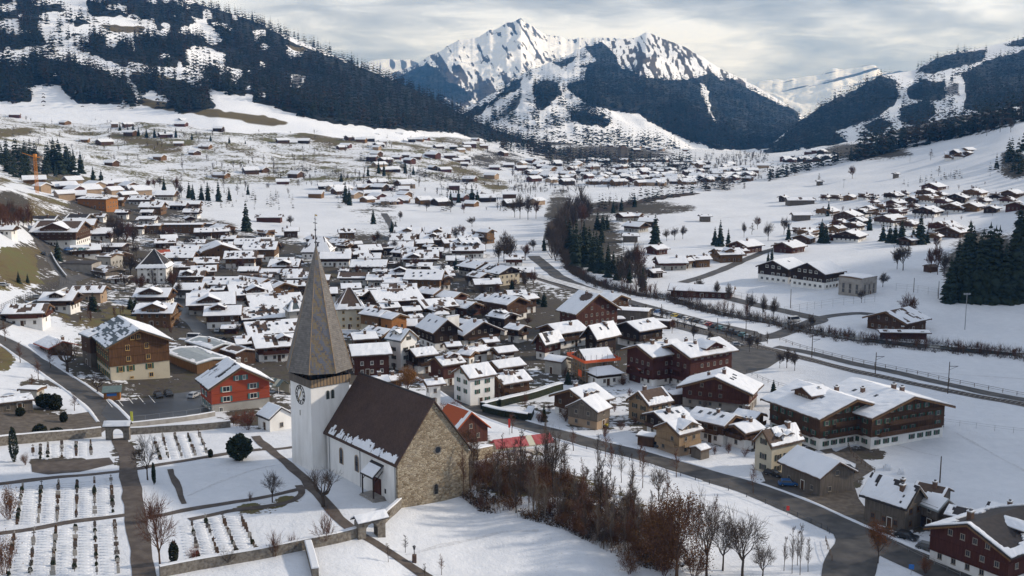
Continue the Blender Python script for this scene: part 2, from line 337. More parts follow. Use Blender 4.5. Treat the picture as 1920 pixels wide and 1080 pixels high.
c = ramp(n, l, f, [(.25, (.15, .155, .18)), (.46, (.17, .155, .14)), (.58, (.25, .185, .095)), (.75, (.18, .14, .10)), (.9, (.11, .115, .14))])
l.new(c, b.inputs['Base Color']); b.inputs['Roughness'].default_value = .5
bumpn(n, l, math_(n, l, 'FRACT', math_(n, l, 'MULTIPLY', s.outputs['Z'], 2.4)), .5, .05, b)
# rubble stone gable
m, n, l, b, v = special('rubble')
mp = n.new('ShaderNodeMapping'); mp.inputs['Scale'].default_value = (1.6, 1.6, 2.9); l.new(v, mp.inputs['Vector'])
vo = n.new('ShaderNodeTexVoronoi'); vo.inputs['Scale'].default_value = 1.; l.new(mp.outputs[0], vo.inputs['Vector'])
vd = n.new('ShaderNodeTexVoronoi'); vd.feature = 'DISTANCE_TO_EDGE'; vd.inputs['Scale'].default_value = 1.; l.new(mp.outputs[0], vd.inputs['Vector'])
sp = n.new('ShaderNodeSeparateColor'); l.new(vo.outputs['Color'], sp.inputs[0])
big = tex(n, l, v, .25, 5)
f = math_(n, l, 'MULTIPLY_ADD', sp.outputs[0], .6, math_(n, l, 'MULTIPLY_ADD', big, .9, -.25))
c = ramp(n, l, f, [(.15, (.17, .125, .075)), (.45, (.28, .225, .155)), (.75, (.42, .36, .265)), (.95, (.24, .20, .16))])
c = mixc(n, l, smooth(n, l, vd.outputs['Distance'], .0, .09), (.34, .29, .21), c); l.new(c, b.inputs['Base Color'])
bumpn(n, l, math_(n, l, 'ADD', smooth(n, l, vd.outputs['Distance'], 0, .14), math_(n, l, 'MULTIPLY', tex(n, l, v, 6, 4), .5)), .9, .16, b)
# red ribbed tiles
m, n, l, b, v = special('ribbed_red')
wv = n.new('ShaderNodeTexWave'); wv.bands_direction = 'X'; wv.inputs['Scale'].default_value = .9; wv.inputs['Distortion'].default_value = .2; l.new(v, wv.inputs['Vector'])
c = ramp(n, l, wv.outputs['Fac'], [(.0, (.24, .045, .018)), (.5, (.42, .095, .032)), (1., (.48, .125, .05))]); l.new(c, b.inputs['Base Color']); bumpn(n, l, wv.outputs['Fac'], .7, .08, b)

# ---------------------------------------------------------------- mesh helpers
def mesh_np(name, V, F, mats, midx=None, smooth_=False):
    """V (n,3); F (m,k) array or list of arrays with k=3/4"""
    me = bpy.data.meshes.new(name)
    Fs = F if isinstance(F, list) and not isinstance(F[0], tuple) else [F]
    Fs = [np.asarray(f, np.int32) for f in Fs if len(f)]
    V = np.asarray(V, np.float32)
    nl = sum(f.size for f in Fs); nf = sum(len(f) for f in Fs)
    me.vertices.add(len(V)); me.vertices.foreach_set('co', V.ravel())
    me.loops.add(nl); me.loops.foreach_set('vertex_index', np.concatenate([f.ravel() for f in Fs]))
    tot = np.concatenate([np.full(len(f), f.shape[1], np.int32) for f in Fs]); st = np.concatenate([[0], np.cumsum(tot)[:-1]]).astype(np.int32)
    me.polygons.add(nf); me.polygons.foreach_set('loop_start', st); me.polygons.foreach_set('loop_total', tot)
    for m in mats: me.materials.append(MAT[m])
    if midx is not None: me.polygons.foreach_set('material_index', np.asarray(midx, np.int32))
    if smooth_: me.polygons.foreach_set('use_smooth', np.ones(nf, bool))
    me.update(calc_edges=True); return me
def link(name, me, parent=None, loc=(0, 0, 0), rotz=0., label=None, cat=None, group=None, kind=None, scale=None):
    o = bpy.data.objects.new(name, me); COL.objects.link(o); o.location = loc
    if rotz: o.rotation_euler = (0, 0, rotz)
    if scale is not None: o.scale = scale if not isinstance(scale, (int, float)) else (scale,) * 3
    if parent is not None: o.parent = parent
    if label: o['label'] = label
    if cat: o['category'] = cat
    if group: o['group'] = group
    if kind: o['kind'] = kind
    return o
class MB:
    """collects shapes into one mesh, with a material per face"""
    def __init__(s): s.v = []; s.f = []; s.mi = []; s.m = []
    def _m(s, m):
        if m not in s.m: s.m.append(m)
        return s.m.index(m)
    def add(s, V, F, m):
        o = len(s.v); s.v += [tuple(p) for p in V]; k_ = s._m(m)
        for f in F: s.f.append([i + o for i in f]); s.mi.append(k_)
        return s
    def box(s, x0, x1, y0, y1, z0, z1, m):
        return s.add([(x, y, z) for z in (z0, z1) for y in (y0, y1) for x in (x0, x1)], [(0, 2, 3, 1), (4, 5, 7, 6), (0, 1, 5, 4), (2, 6, 7, 3), (1, 3, 7, 5), (0, 4, 6, 2)], m)
    def hexa(s, P, m):
        """8 points: bottom ring (4) then top ring (4)"""
        return s.add(P, [(3, 2, 1, 0), (4, 5, 6, 7), (0, 1, 5, 4), (1, 2, 6, 5), (2, 3, 7, 6), (3, 0, 4, 7)], m)
    def prism(s, poly, a, b, m, axis='x'):
        """extrude a closed polygon of (p, q) between a and b; axis 'x': p=y q=z; axis 'y': p=x q=z; axis 'z': p=x q=y"""
        n_ = len(poly)
        def pt(t, p, q): return (t, p, q) if axis == 'x' else ((p, t, q) if axis == 'y' else (p, q, t))
        V = [pt(a, *p) for p in poly] + [pt(b, *p) for p in poly]
        return s.add(V, [tuple(range(n_)), tuple(range(2 * n_ - 1, n_ - 1, -1))] + [(i, i + n_, (i + 1) % n_ + n_, (i + 1) % n_) for i in range(n_)], m)
    def slab(s, a, b, c, d, t, m):
        """quad a b c d thickened upwards by t (along z)"""
        up = Vector((0, 0, t)); P = [Vector(p) for p in (a, b, c, d)]
        return s.hexa(P + [p + up for p in P], m)
    def tube(s, a, b, r0, r1, n_=6, m='bark', cap=True):
        a = Vector(a); b = Vector(b); d = (b - a).normalized()
        x = d.orthogonal().normalized(); y = d.cross(x)
        V = []
        for c_, r in ((a, r0), (b, r1)):
            for i in range(n_):
                t = 2 * math.pi * i / n_; V.append(c_ + (x * math.cos(t) + y * math.sin(t)) * r)
        F = [(i, (i + 1) % n_, (i + 1) % n_ + n_, i + n_) for i in range(n_)]
        if cap: F += [tuple(range(n_ - 1, -1, -1)), tuple(range(n_, 2 * n_))]
        return s.add(V, F, m)
    def mesh(s, name):
        me = bpy.data.meshes.new(name); me.from_pydata(s.v, [], s.f); me.polygons.foreach_set('material_index', s.mi)
        for m in s.m: me.materials.append(MAT[m])
        bm = bmesh.new(); bm.from_mesh(me); bmesh.ops.recalc_face_normals(bm, faces=bm.faces); bm.to_mesh(me); bm.free()
        me.update(); return me
    def obj(s, name, parent=None, **k_): return link(name, s.mesh(name), parent, **k_)
def empty(name, loc, rotz=0, label=None, cat=None, group=None):
    o = link(name, None, None, loc, rotz, label, cat, group); o.empty_display_size = .5; return o
def copy_tree(src, loc, rotz=0., scale=1., label=None, group=None):
    r = src.copy(); COL.objects.link(r); r.location = loc; r.rotation_euler = (0, 0, rotz); r.scale = (scale,) * 3 if isinstance(scale, (int, float)) else scale
    if label: r['label'] = label
    if group: r['group'] = group
    for ch in src.children:
        c_ = ch.copy(); COL.objects.link(c_); c_.parent = r
        for g in ch.children:
            d_ = g.copy(); COL.objects.link(d_); d_.parent = c_
    return r
# ---------------------------------------------------------------- ground sheet
def blobs(px, py, lst):
    a = np.zeros(px.shape)
    for cx, cy, rx, ry, s in lst:
        q = ((px - cx) / rx) ** 2 + ((py - cy) / ry) ** 2
        a = np.maximum(a, s * np.clip(1.4 - q, 0, 1)) if s > 0 else np.maximum(0, a + s * np.clip(1.4 - q, 0, 1))
    return a
GRASS = [(60, 390, 65, 26, 1.), (30, 505, 70, 38, 1.), (90, 500, 22, 30, -1.2), (50, 470, 50, 8, .8), (0, 340, 20, 10, .8), (5, 665, 22, 30, 1.), (15, 250, 50, 8, .8),
 (130, 345, 50, 14, .6), (150, 640, 14, 12, .55), (110, 600, 25, 14, .6), (170, 610, 30, 16, .7), (230, 590, 40, 20, .7), (270, 620, 20, 12, .5), (30, 770, 0.1, .1, 0.),
 (1045, 320, 40, 5, .5), (1560, 1060, 12, 18, .5), (1450, 800, 30, 8, .35), (960, 855, 60, 14, .6), (1000, 905, 130, 30, .45), (1130, 950, 90, 30, .45), (1210, 1000, 60, 30, .4),
 (480, 955, 50, 10, .5), (640, 520, 90, 10, .3), (540, 940, 30, 12, .45)]
TOWN = [(1240, 800, 70, 26, .6), (1340, 822, 60, 22, .62), (1215, 768, 60, 16, .5), (1420, 838, 40, 22, .62), (1120, 792, 70, 16, .5), (1160, 745, 50, 20, .5), (1290, 750, 60, 20, .5), (1010, 765, 60, 16, .4), (1500, 835, 50, 16, .5), (330, 705, 130, 60, .95), (175, 690, 60, 70, .85), (480, 770, 80, 36, .75), (560, 690, 120, 60, .85), (240, 640, 90, 40, .75), (960, 600, 140, 70, .8), (860, 560, 160, 60, .8), (700, 480, 160, 50, .75), (450, 480, 140, 50, .8), (1110, 690, 100, 40, .7), (1000, 700, 60, 40, .5), (120, 480, 110, 40, .75), (240, 470, 100, 60, .72), (180, 560, 150, 70, .72), (330, 560, 110, 110, .78), (480, 540, 150, 90, .78), (640, 540, 160, 80, .78), (430, 640, 140, 70, .75), (640, 680, 120, 60, .7),
 (820, 520, 140, 70, .55), (820, 640, 160, 90, .78), (960, 640, 120, 70, .78), (1100, 650, 150, 70, .78), (1250, 680, 130, 50, .55), (1060, 560, 60, 25, .5), (200, 400, 180, 25, .78), (330, 430, 120, 25, .78), (90, 330, 60, 25, .78),
 (150, 730, 120, 30, .78), (60, 790, 90, 30, .8), (30, 745, 60, 18, .3), (80, 745, 70, 20, -.9), (100, 790, 40, 22, -.2), (440, 740, 80, 40, .75), (1150, 780, 90, 30, .25), (1330, 800, 120, 40, .4), (1470, 880, 60, 35, .78), (1560, 900, 60, 25, .78), (1620, 850, 50, 15, .78), (1680, 980, 80, 40, .5),
 (900, 830, 40, 20, .4), (700, 400, 60, 30, .35), (110, 865, 60, 7, .85), (240, 850, 40, 30, .5), (1100, 440, 60, 30, .4), (1380, 650, 60, 22, .5), (1150, 530, 60, 25, .35), (730, 420, 20, 60, .3), (1650, 420, 140, 30, .18), (1260, 330, 160, 25, .45), (1050, 320, 80, 25, .45), (900, 350, 120, 25, .3)]
FORESTF = [(40, 300, 45, 30, .9), (20, 380, 40, 25, .8), (1050, 420, 30, 70, .85), (1110, 450, 60, 60, .9), (1180, 390, 120, 14, .9), (1170, 500, 40, 30, .75), (1850, 500, 85, 70, 1.), (1930, 450, 30, 80, 1.), (1700, 530, 0.1, .1, 0), (930, 300, 60, 20, .6), (1130, 290, 130, 18, .95), (1050, 260, 60, 14, .9), (1830, 215, 80, 22, .9), (1740, 240, 90, 22, .9), (1620, 285, 90, 18, .9), (1900, 310, 30, 30, .9)]
STREAKS = [(216, 254, 330, 280, 6, 1.), (206, 225, 257, 222, 6, .8), (283, 223, 330, 219, 7, .9), (350, 218, 386, 218, 6, .8), (428, 196, 541, 226, 9, .9), (525, 228, 592, 251, 8, 1.), (577, 254, 623, 267, 8, .9), (0, 251, 46, 246, 7, .9), (639, 262, 665, 264, 6, .7), (258, 262, 310, 280, 7, .9), (690, 305, 731, 324, 5, .7), (505, 334, 536, 339, 4, .7), (128, 246, 175, 252, 4, .6), (330, 266, 400, 276, 4, .6), (830, 262, 900, 275, 6, .7), (850, 312, 930, 348, 9, .7), (690, 332, 760, 350, 3, .6), (430, 275, 480, 292, 4, .6), (600, 290, 680, 300, 3, .5), (740, 268, 800, 280, 4, .6), (150, 335, 210, 350, 6, .7), (60, 300, 120, 296, 4, .6), (1000, 318, 1090, 322, 4, .5), (560, 300, 620, 305, 3, .5)]
def streaks(px, py):
    a = np.zeros(px.shape)
    for x0, y0, x1, y1, w, s in STREAKS:
        dx, dy = x1 - x0, y1 - y0; t = np.clip(((px - x0) * dx + (py - y0) * dy) / (dx * dx + dy * dy), 0, 1); d = np.hypot((px - x0 - t * dx) * .45, py - y0 - t * dy); a = np.maximum(a, (s + .2) * np.clip(1.35 - (d / w / 1.25) ** 1.5, 0, 1))
    return a
def land_sheet():
    L2 = np.concatenate([GL, np.log(np.array([4700, 5600, 7000, 8200, 9600, 11500, 13600.]))])
    gu, gl = np.meshgrid(GU, L2, indexing='ij'); d = np.exp(gl); x = gu * d
    z = np.concatenate([GZ, np.repeat(GZ[:, -1:], 7, 1) * np.array([.8, .5, .2, 0, 0, 0, 0])[None] - np.array([2, 5, 10, 20, 30, 30, 30])[None]], 1)
    nu, nl = gu.shape; idx = np.arange(nu * nl).reshape(nu, nl)
    F = np.stack([idx[:-1, :-1], idx[1:, :-1], idx[1:, 1:], idx[:-1, 1:]], -1).reshape(-1, 4)
    V = np.stack([x, d, z], -1).reshape(-1, 3)
    me = mesh_np('ground', V, F, ['ground'], smooth_=True)
    px, py = proj(V[:, 0], V[:, 1], V[:, 2])
    for nm, b_ in (('grass', GRASS), ('town', TOWN), ('forest', FORESTF)):
        a = me.attributes.new(nm, 'FLOAT', 'POINT'); val = blobs(px, py, b_); val = np.maximum(np.maximum(val, streaks(px, py)), .33 * sstep(1000, 850, px) * sstep(205, 225, py) * sstep(372, 330, py)) if nm == 'grass' else val; a.data.foreach_set('value', val.astype(np.float32))
    link('ground', me, kind='structure', label='snow covered valley floor and meadows with brown grass patches')
land_sheet()

# ---------------------------------------------------------------- mountains: each a heightfield behind the valley
LAYERS = {}
def open_slope(px, py):      # broken openings in the upper left forest
    return (px < 500) & (fbm(np.asarray(px) / 26 + 3, np.asarray(py) / 15 + 9, 81, 4) < np.where(np.asarray(py) < 120, .38, .34))
def interp(P, x):
    P = sorted(P); return np.interp(x, [p[0] for p in P], [p[1] for p in P])
def mountain(name, ridge, base, dr, db, x0, x1, nu, nt, label, amp=60., shape=1.0, nscale=400., back=.6, rugged=.5, jag=0., seed=1, ridge_t=None, masks=(), rocky=None, kind='structure'):
    """ridge/base: photo pixels of the crest and foot; dr/db: depth (m) of crest and foot along x"""
    xs = np.linspace(x0, x1, nu)
    ur, sr = pix(xs, interp(ridge, xs)); Dr = interp(dr, xs); Zr = CAMZ + sr * Dr
    ub, sb = pix(xs, interp(base, xs)); Db = interp(db, xs); Zb = CAMZ + sb * Db
    if jag: Zr = Zr + (ridged(ur * Dr / 260, ur * 0 + seed, seed, 5, .6) - .62) * jag
    nb = max(8, nt // 5)
    t = np.concatenate([np.linspace(-.12, 1, nt), 1 + np.linspace(0, back, nb + 1)[1:]])
    T, Ui = np.meshgrid(t, ur, indexing='xy'); Ui = Ui; Z0, Z1 = Zb[:, None], Zr[:, None]; D0, D1 = Db[:, None], Dr[:, None]
    Tc = np.clip(T, 0, 1); Y = D0 + (D1 - D0) * T
    Z = Z0 + (Z1 - Z0) * Tc ** shape
    Z = np.where(T < 0, Z0 + T * 400 * (Tc * 0 + 1), Z); bk = np.clip(T - 1, 0, None); Z = np.maximum(Z - bk * (D1 - D0) * .75, np.where(bk > 0, -100, -1e9))
    X = Ui * Y
    lx, ly = X / nscale, Y / nscale
    rl = (ridged(lx * 1.0 + fbm(lx, ly, seed + 3, 3) * .8, ly * .55, seed, 6, .55) - .62); sm = fbm(lx, ly, seed + 9, 5) - .5
    w = np.where(T <= 1, np.sin(np.clip(Tc, 0, 1) * math.pi) ** .7 * (1 - .25 * Tc), np.clip(bk * 3, 0, 1)) 
    Z = Z + amp * w * (rugged * rl * 2 + (1 - rugged) * sm * 2)
    Z = np.maximum(Z, -100.); n0, n1 = Y.shape; idx = np.arange(n0 * n1).reshape(n0, n1)
    F = np.stack([idx[:-1, :-1], idx[1:, :-1], idx[1:, 1:], idx[:-1, 1:]], -1).reshape(-1, 4)
    V = np.stack([X, Y, Z], -1).reshape(-1, 3)
    me = mesh_np(name, V, F, ['mountain'], smooth_=True)
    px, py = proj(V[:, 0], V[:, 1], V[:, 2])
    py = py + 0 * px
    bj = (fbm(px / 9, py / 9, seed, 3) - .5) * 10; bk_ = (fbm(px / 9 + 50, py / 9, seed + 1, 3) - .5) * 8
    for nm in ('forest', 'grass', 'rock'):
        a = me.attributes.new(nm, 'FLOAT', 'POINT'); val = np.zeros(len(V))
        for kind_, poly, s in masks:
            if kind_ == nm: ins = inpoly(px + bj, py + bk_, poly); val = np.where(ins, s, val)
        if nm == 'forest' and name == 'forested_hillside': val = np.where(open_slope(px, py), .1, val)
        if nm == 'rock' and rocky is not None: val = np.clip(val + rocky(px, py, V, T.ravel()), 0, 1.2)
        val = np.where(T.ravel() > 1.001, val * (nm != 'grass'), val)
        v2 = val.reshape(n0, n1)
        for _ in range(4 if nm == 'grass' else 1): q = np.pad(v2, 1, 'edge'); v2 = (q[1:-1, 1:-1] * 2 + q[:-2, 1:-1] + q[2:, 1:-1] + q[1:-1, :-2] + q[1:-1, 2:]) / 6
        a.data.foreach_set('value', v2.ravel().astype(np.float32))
    link(name, me, kind=kind, label=label)
    LAYERS[name] = (ur, Y, Z, T)
def cast(name, px, py):
    """first hit of a photo pixel on a mountain layer -> (x, y, z) arrays with nan where missed"""
    ur, Y, Z, T = LAYERS[name]; px = np.asarray(px, float); py = np.asarray(py, float)
    u, s = pix(px, py); o = np.full((len(px), 3), np.nan)
    fi = np.interp(u, ur, np.arange(len(ur)), left=-1, right=-1)
    for k_ in range(len(px)):
        if fi[k_] < 0 or fi[k_] >= len(ur) - 1: continue
        i = int(fi[k_]); f = fi[k_] - i
        y = Y[i] * (1 - f) + Y[i + 1] * f; z = Z[i] * (1 - f) + Z[i + 1] * f
        g = CAMZ + s[k_] * y - z; w = np.argmax(g < 0)
        if g[w] >= 0 or w == 0: continue
        a = g[w - 1] / (g[w - 1] - g[w]); yy = y[w - 1] + (y[w] - y[w - 1]) * a
        o[k_] = (u[k_] * yy, yy, CAMZ + s[k_] * yy)
    return o
# forest outlines traced on the photo (pixels), clearings after them
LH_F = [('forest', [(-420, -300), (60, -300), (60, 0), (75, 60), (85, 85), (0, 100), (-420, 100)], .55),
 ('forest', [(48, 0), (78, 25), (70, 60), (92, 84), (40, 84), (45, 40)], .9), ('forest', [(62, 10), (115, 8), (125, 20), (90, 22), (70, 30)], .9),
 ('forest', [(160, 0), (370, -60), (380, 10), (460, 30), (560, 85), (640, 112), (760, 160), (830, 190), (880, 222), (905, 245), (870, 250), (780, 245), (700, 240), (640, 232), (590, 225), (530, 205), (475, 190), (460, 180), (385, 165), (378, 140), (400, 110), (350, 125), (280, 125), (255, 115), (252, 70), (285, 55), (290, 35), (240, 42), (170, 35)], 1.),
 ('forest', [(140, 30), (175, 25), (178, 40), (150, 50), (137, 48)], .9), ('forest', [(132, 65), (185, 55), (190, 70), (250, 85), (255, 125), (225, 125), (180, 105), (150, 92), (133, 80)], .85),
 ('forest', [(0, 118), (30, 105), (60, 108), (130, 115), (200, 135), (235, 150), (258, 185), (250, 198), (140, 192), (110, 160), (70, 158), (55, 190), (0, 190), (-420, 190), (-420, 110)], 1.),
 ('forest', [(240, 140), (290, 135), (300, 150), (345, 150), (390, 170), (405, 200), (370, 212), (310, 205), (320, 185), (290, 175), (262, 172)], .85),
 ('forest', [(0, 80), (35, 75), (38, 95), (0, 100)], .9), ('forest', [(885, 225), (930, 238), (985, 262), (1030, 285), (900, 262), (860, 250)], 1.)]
LH_C = [('forest', [(170, 32), (225, 30), (275, 40), (290, 42), (285, 58), (250, 65), (215, 62), (165, 55)], 0.), ('forest', [(355, 28), (385, 38), (405, 60), (420, 75), (400, 85), (372, 70), (360, 62), (335, 65), (340, 50), (365, 45)], 0.),
 ('forest', [(345, 92), (375, 85), (410, 95), (430, 105), (395, 115), (370, 125), (350, 115)], .1), ('forest', [(415, 48), (440, 52), (430, 58)], 0.), ('forest', [(535, 85), (575, 92), (565, 105), (540, 110)], .1), ('forest', [(485, 80), (515, 88), (500, 92)], .1),
 ('forest', [(345, 135), (375, 130), (382, 160), (372, 165), (350, 145)], 0.), ('forest', [(545, 140), (575, 142), (562, 165), (545, 170)], .15), ('forest', [(55, 165), (80, 158), (110, 180), (100, 195), (60, 190)], 0.), ('forest', [(240, 118), (270, 125), (290, 140), (250, 140), (230, 130)], .1),
 ('rock', [(545, 140), (575, 142), (562, 165), (545, 170)], .5), ('rock', [(345, 92), (375, 85), (430, 105), (395, 115), (370, 125)], .42), ('rock', [(180, 60), (240, 65), (250, 85), (200, 80)], .4),
 ('grass', [(180, 42), (280, 50), (270, 62), (210, 62)], .7), ('grass', [(530, 78), (580, 92), (565, 100), (540, 92)], .7), ('grass', [(240, 130), (330, 145), (340, 160), (250, 150)], .75), ('grass', [(250, 180), (330, 190), (420, 205), (500, 215), (560, 235), (500, 240), (420, 225), (330, 215), (260, 200)], .62)]
mountain('forested_hillside', [(-420, -330), (0, -120), (200, -60), (330, -20), (372, 8), (450, 30), (520, 58), (600, 92), (680, 127), (760, 160), (820, 188), (870, 217), (920, 240), (1000, 266), (1060, 290)],
 [(-420, 235), (0, 225), (400, 222), (600, 245), (750, 258), (900, 275), (1060, 300)], [(-420, 3300), (0, 3100), (400, 2900), (700, 2600), (920, 2300), (1060, 2050)], [(-420, 1560), (0, 1560), (400, 1560), (600, 1560), (750, 1600), (900, 1680), (1060, 1850)],
 -420, 1060, 400, 150, 'high forested hillside with snowy clearings on the left', amp=55, nscale=420, rugged=.35, seed=3, masks=LH_F + LH_C)
def peak_rock(px, py, V, T):
    n_ = .5 * fbm((px - .62 * py) / 5.2, py / 60 + px / 90, 4, 5, .6) + .5 * fbm((px - .4 * py) / 3., py / 8, 5, 6, .68); n2 = fbm(px / 26, py / 22, 8, 5)
    left = sstep(1150, 850, px)
    r = .17 + 2.5 * (n_ - .47) + .8 * (n2 - .5) + .10 * sstep(85, 115, py) * sstep(1040, 960, px) + .22 * sstep(120, 185, py) * left + .14 * sstep(75, 62, py)
    return np.clip(r, 0, 1)
MP_F = [('forest', [(740, 150), (800, 118), (822, 130), (840, 152), (870, 165), (885, 185), (860, 195), (835, 182), (820, 195), (790, 180), (750, 168)], .95), ('forest', [(690, 160), (750, 148), (800, 185), (840, 205), (860, 240), (690, 240)], .8)]
mountain('snowy_peak', [(600, 175), (690, 152), (735, 137), (775, 122), (805, 103), (850, 82), (875, 72), (905, 62), (935, 50), (958, 44), (977, 37), (990, 46), (1008, 58), (1030, 70), (1060, 73), (1085, 70), (1110, 72), (1140, 72), (1180, 70), (1260, 90), (1400, 150)],
 [(600, 260), (900, 260), (1400, 260)], [(600, 7600), (800, 8300), (977, 9200), (1100, 9600), (1400, 9800)], [(600, 5600), (1400, 6200)], 600, 1400, 470, 220,
 'tall snowy rocky peak in the middle distance', amp=130, nscale=620, rugged=.8, shape=.9, jag=70, seed=11, masks=MP_F, rocky=peak_rock)
mountain('distant_range', [(560, 130), (640, 122), (680, 117), (720, 112), (770, 113), (800, 125), (900, 140)], [(560, 200), (900, 200)], [(560, 13000), (900, 13000)], [(560, 10500), (900, 10500)], 560, 900, 90, 50,
 'far white ridge between the left hillside and the tall peak', amp=150, nscale=900, rugged=.8, jag=40, seed=21, rocky=lambda px, py, V, T: np.clip(.25 + (fbm(px / 6, py / 30, 2, 4) - .5) * 1.4, 0, .8))
mountain('distant_massif', [(1380, 175), (1420, 154), (1470, 150), (1520, 144), (1560, 130), (1590, 128), (1630, 120), (1642, 121), (1655, 136), (1690, 132), (1740, 134), (1800, 140), (1900, 150)], [(1380, 230), (1900, 230)], [(1380, 12500), (1900, 12500)], [(1380, 9500), (1900, 9500)], 1380, 1900, 200, 90,
 'far snowy massif with slanting rock bands on the right', amp=200, nscale=900, rugged=.8, jag=60, seed=31, rocky=lambda px, py, V, T: np.clip(.22 + (fbm(px / 30 + py / 9, py / 8 + px / 40, 2, 5, .6) - .47) * 2.1 * sstep(200, 150, py), 0, .8))
def ski_rock(px, py, V, T):
    n_ = .6 * fbm((px - py * .55) / 6.5, (py + px * .3) / 36, 14, 6, .65) + .4 * fbm(px / 3.4, py / 8, 15, 5, .6)
    return np.clip((.20 + (n_ - .42) * 2.9) * sstep(1110, 1160, px) * sstep(205, 150, py), 0, 1)
SM_F = [('forest', [(1095, 90), (1130, 78), (1150, 100), (1165, 128), (1200, 142), (1240, 150), (1290, 150), (1340, 135), (1370, 148), (1420, 175), (1500, 212), (1490, 280), (1340, 280), (1290, 262), (1240, 240), (1200, 215), (1150, 208), (1110, 200), (1080, 180), (1060, 160), (1095, 150), (1100, 128), (1092, 125), (1120, 115)], 1.),
 ('forest', [(870, 212), (920, 190), (960, 155), (980, 145), (975, 165), (940, 180), (900, 215), (880, 222)], .9), ('forest', [(935, 215), (965, 185), (980, 170), (975, 200), (945, 225)], .5), ('forest', [(1000, 160), (1020, 150), (1040, 155), (1055, 175), (1030, 190), (1000, 180)], .9), ('forest', [(1000, 190), (1020, 180), (1035, 195), (1015, 210)], .7), ('forest', [(1070, 205), (1095, 208), (1145, 225), (1140, 238), (1100, 235), (1072, 225)], .9), ('forest', [(1035, 118), (1080, 105), (1075, 118), (1050, 125)], .7), ('forest', [(1085, 125), (1092, 120), (1100, 128), (1088, 130)], .7)]
SM_F += [('forest', [(985, 262), (1060, 250), (1150, 245), (1260, 268), (1310, 288), (1100, 288)], .30), ('forest', [(960, 235), (1010, 225), (1060, 235), (1010, 250)], .22)]
SM_C = [('forest', [(1160, 95), (1200, 80), (1250, 100), (1290, 128), (1260, 128), (1230, 120), (1215, 140), (1190, 135), (1170, 120)], .12), ('forest', [(1310, 155), (1325, 160), (1335, 210), (1345, 232), (1338, 230), (1322, 195)], .2), ('forest', [(1330, 130), (1378, 148), (1352, 150)], 0.)]
mountain('wooded_ski_mountain', [(840, 235), (870, 212), (900, 195), (930, 175), (960, 152), (990, 132), (1030, 115), (1070, 98), (1100, 84), (1125, 75), (1150, 76), (1180, 72), (1212, 63), (1240, 72), (1265, 80), (1290, 92), (1320, 110), (1350, 130), (1400, 152), (1440, 172), (1475, 192), (1500, 212), (1560, 255), (1600, 285)],
 [(840, 262), (1000, 280), (1100, 288), (1300, 298), (1450, 290), (1600, 300)], [(840, 4300), (1000, 5000), (1212, 6000), (1400, 5400), (1600, 4600)], [(840, 2250), (1000, 2250), (1200, 2500), (1450, 2800), (1600, 2800)], 840, 1600, 440, 190,
 'wooded mountain with white ski pistes in the centre', amp=130, nscale=700, rugged=.6, jag=35, seed=41, masks=SM_F + SM_C, rocky=ski_rock)
RM_F = [('forest', [(1430, 285), (1500, 228), (1560, 188), (1600, 170), (1645, 142), (1680, 150), (1685, 180), (1670, 200), (1640, 222), (1600, 235), (1545, 255), (1510, 275), (1470, 290)], 1.),
 ('forest', [(1715, 135), (1760, 108), (1800, 98), (1850, 95), (1842, 115), (1800, 125), (1750, 138)], 1.), ('forest', [(1700, 165), (1730, 150), (1770, 155), (1775, 185), (1740, 190), (1705, 185)], .85), ('forest', [(1690, 200), (1740, 188), (1755, 215), (1720, 240), (1685, 225)], .9),
 ('forest', [(1800, 140), (1860, 112), (1920, 95), (2300, 20), (2300, 240), (1920, 230), (1810, 205), (1812, 165)], 1.), ('forest', [(1505, 262), (1560, 245), (1590, 265), (1560, 280), (1510, 280)], .9), ('forest', [(1618, 235), (1650, 222), (1675, 232), (1640, 258)], .8), ('forest', [(1880, 85), (1920, 70), (2300, -40), (2300, 0), (1920, 88)], .85),
 ('rock', [(1765, 158), (1800, 155), (1805, 180), (1770, 182)], .5)]
mountain('wooded_right_mountain', [(1400, 292), (1440, 275), (1500, 226), (1540, 200), (1570, 182), (1610, 165), (1650, 142), (1685, 136), (1715, 132), (1740, 115), (1790, 98), (1840, 90), (1880, 80), (1920, 70), (2050, 30), (2300, -60)],
 [(1400, 296), (1500, 300), (1650, 290), (1920, 285), (2300, 270)], [(1400, 2900), (1500, 3000), (1650, 3500), (1800, 3900), (1920, 4000), (2300, 3900)], [(1400, 2500), (1500, 2300), (1700, 1900), (1920, 1650), (2300, 1600)], 1400, 2300, 300, 150,
 'dark wooded mountain with a ski piste on the right', amp=60, nscale=500, rugged=.4, seed=51, masks=RM_F)

def shade_hill():
    """unseen hill added right of the frame to shade the near right fields"""
    gx, gy = np.meshgrid(np.linspace(150, 760, 70), np.linspace(40, 760, 80), indexing='ij'); a, b = np.array([350., 120.]), np.array([520., 600.]); d = b - a
    t = np.clip(((gx - a[0]) * d[0] + (gy - a[1]) * d[1]) / (d @ d), 0, 1); r = np.hypot(gx - a[0] - t * d[0], gy - a[1] - t * d[1]); r = np.where((gx - a[0]) * d[1] - (gy - a[1]) * d[0] > 0, r * .5, r)
    z = H(gx, gy) - 6 + 134 * np.exp(-(r / 78.) ** 2) + (fbm(gx / 50, gy / 50, 3, 4) - .5) * 12  # ridge height of the added hill set by how far its shade should reach
    idx = np.arange(gx.size).reshape(gx.shape); F = np.stack([idx[:-1, :-1], idx[1:, :-1], idx[1:, 1:], idx[:-1, 1:]], -1).reshape(-1, 4)
    me = mesh_np('shade_hill', np.stack([gx, gy, z], -1).reshape(-1, 3), F, ['ground'], smooth_=True); link('shade_hill', me, kind='structure', label='unseen snowy hill added right of the frame to shade the near fields')
    return gx, gy, z
shade_hill()
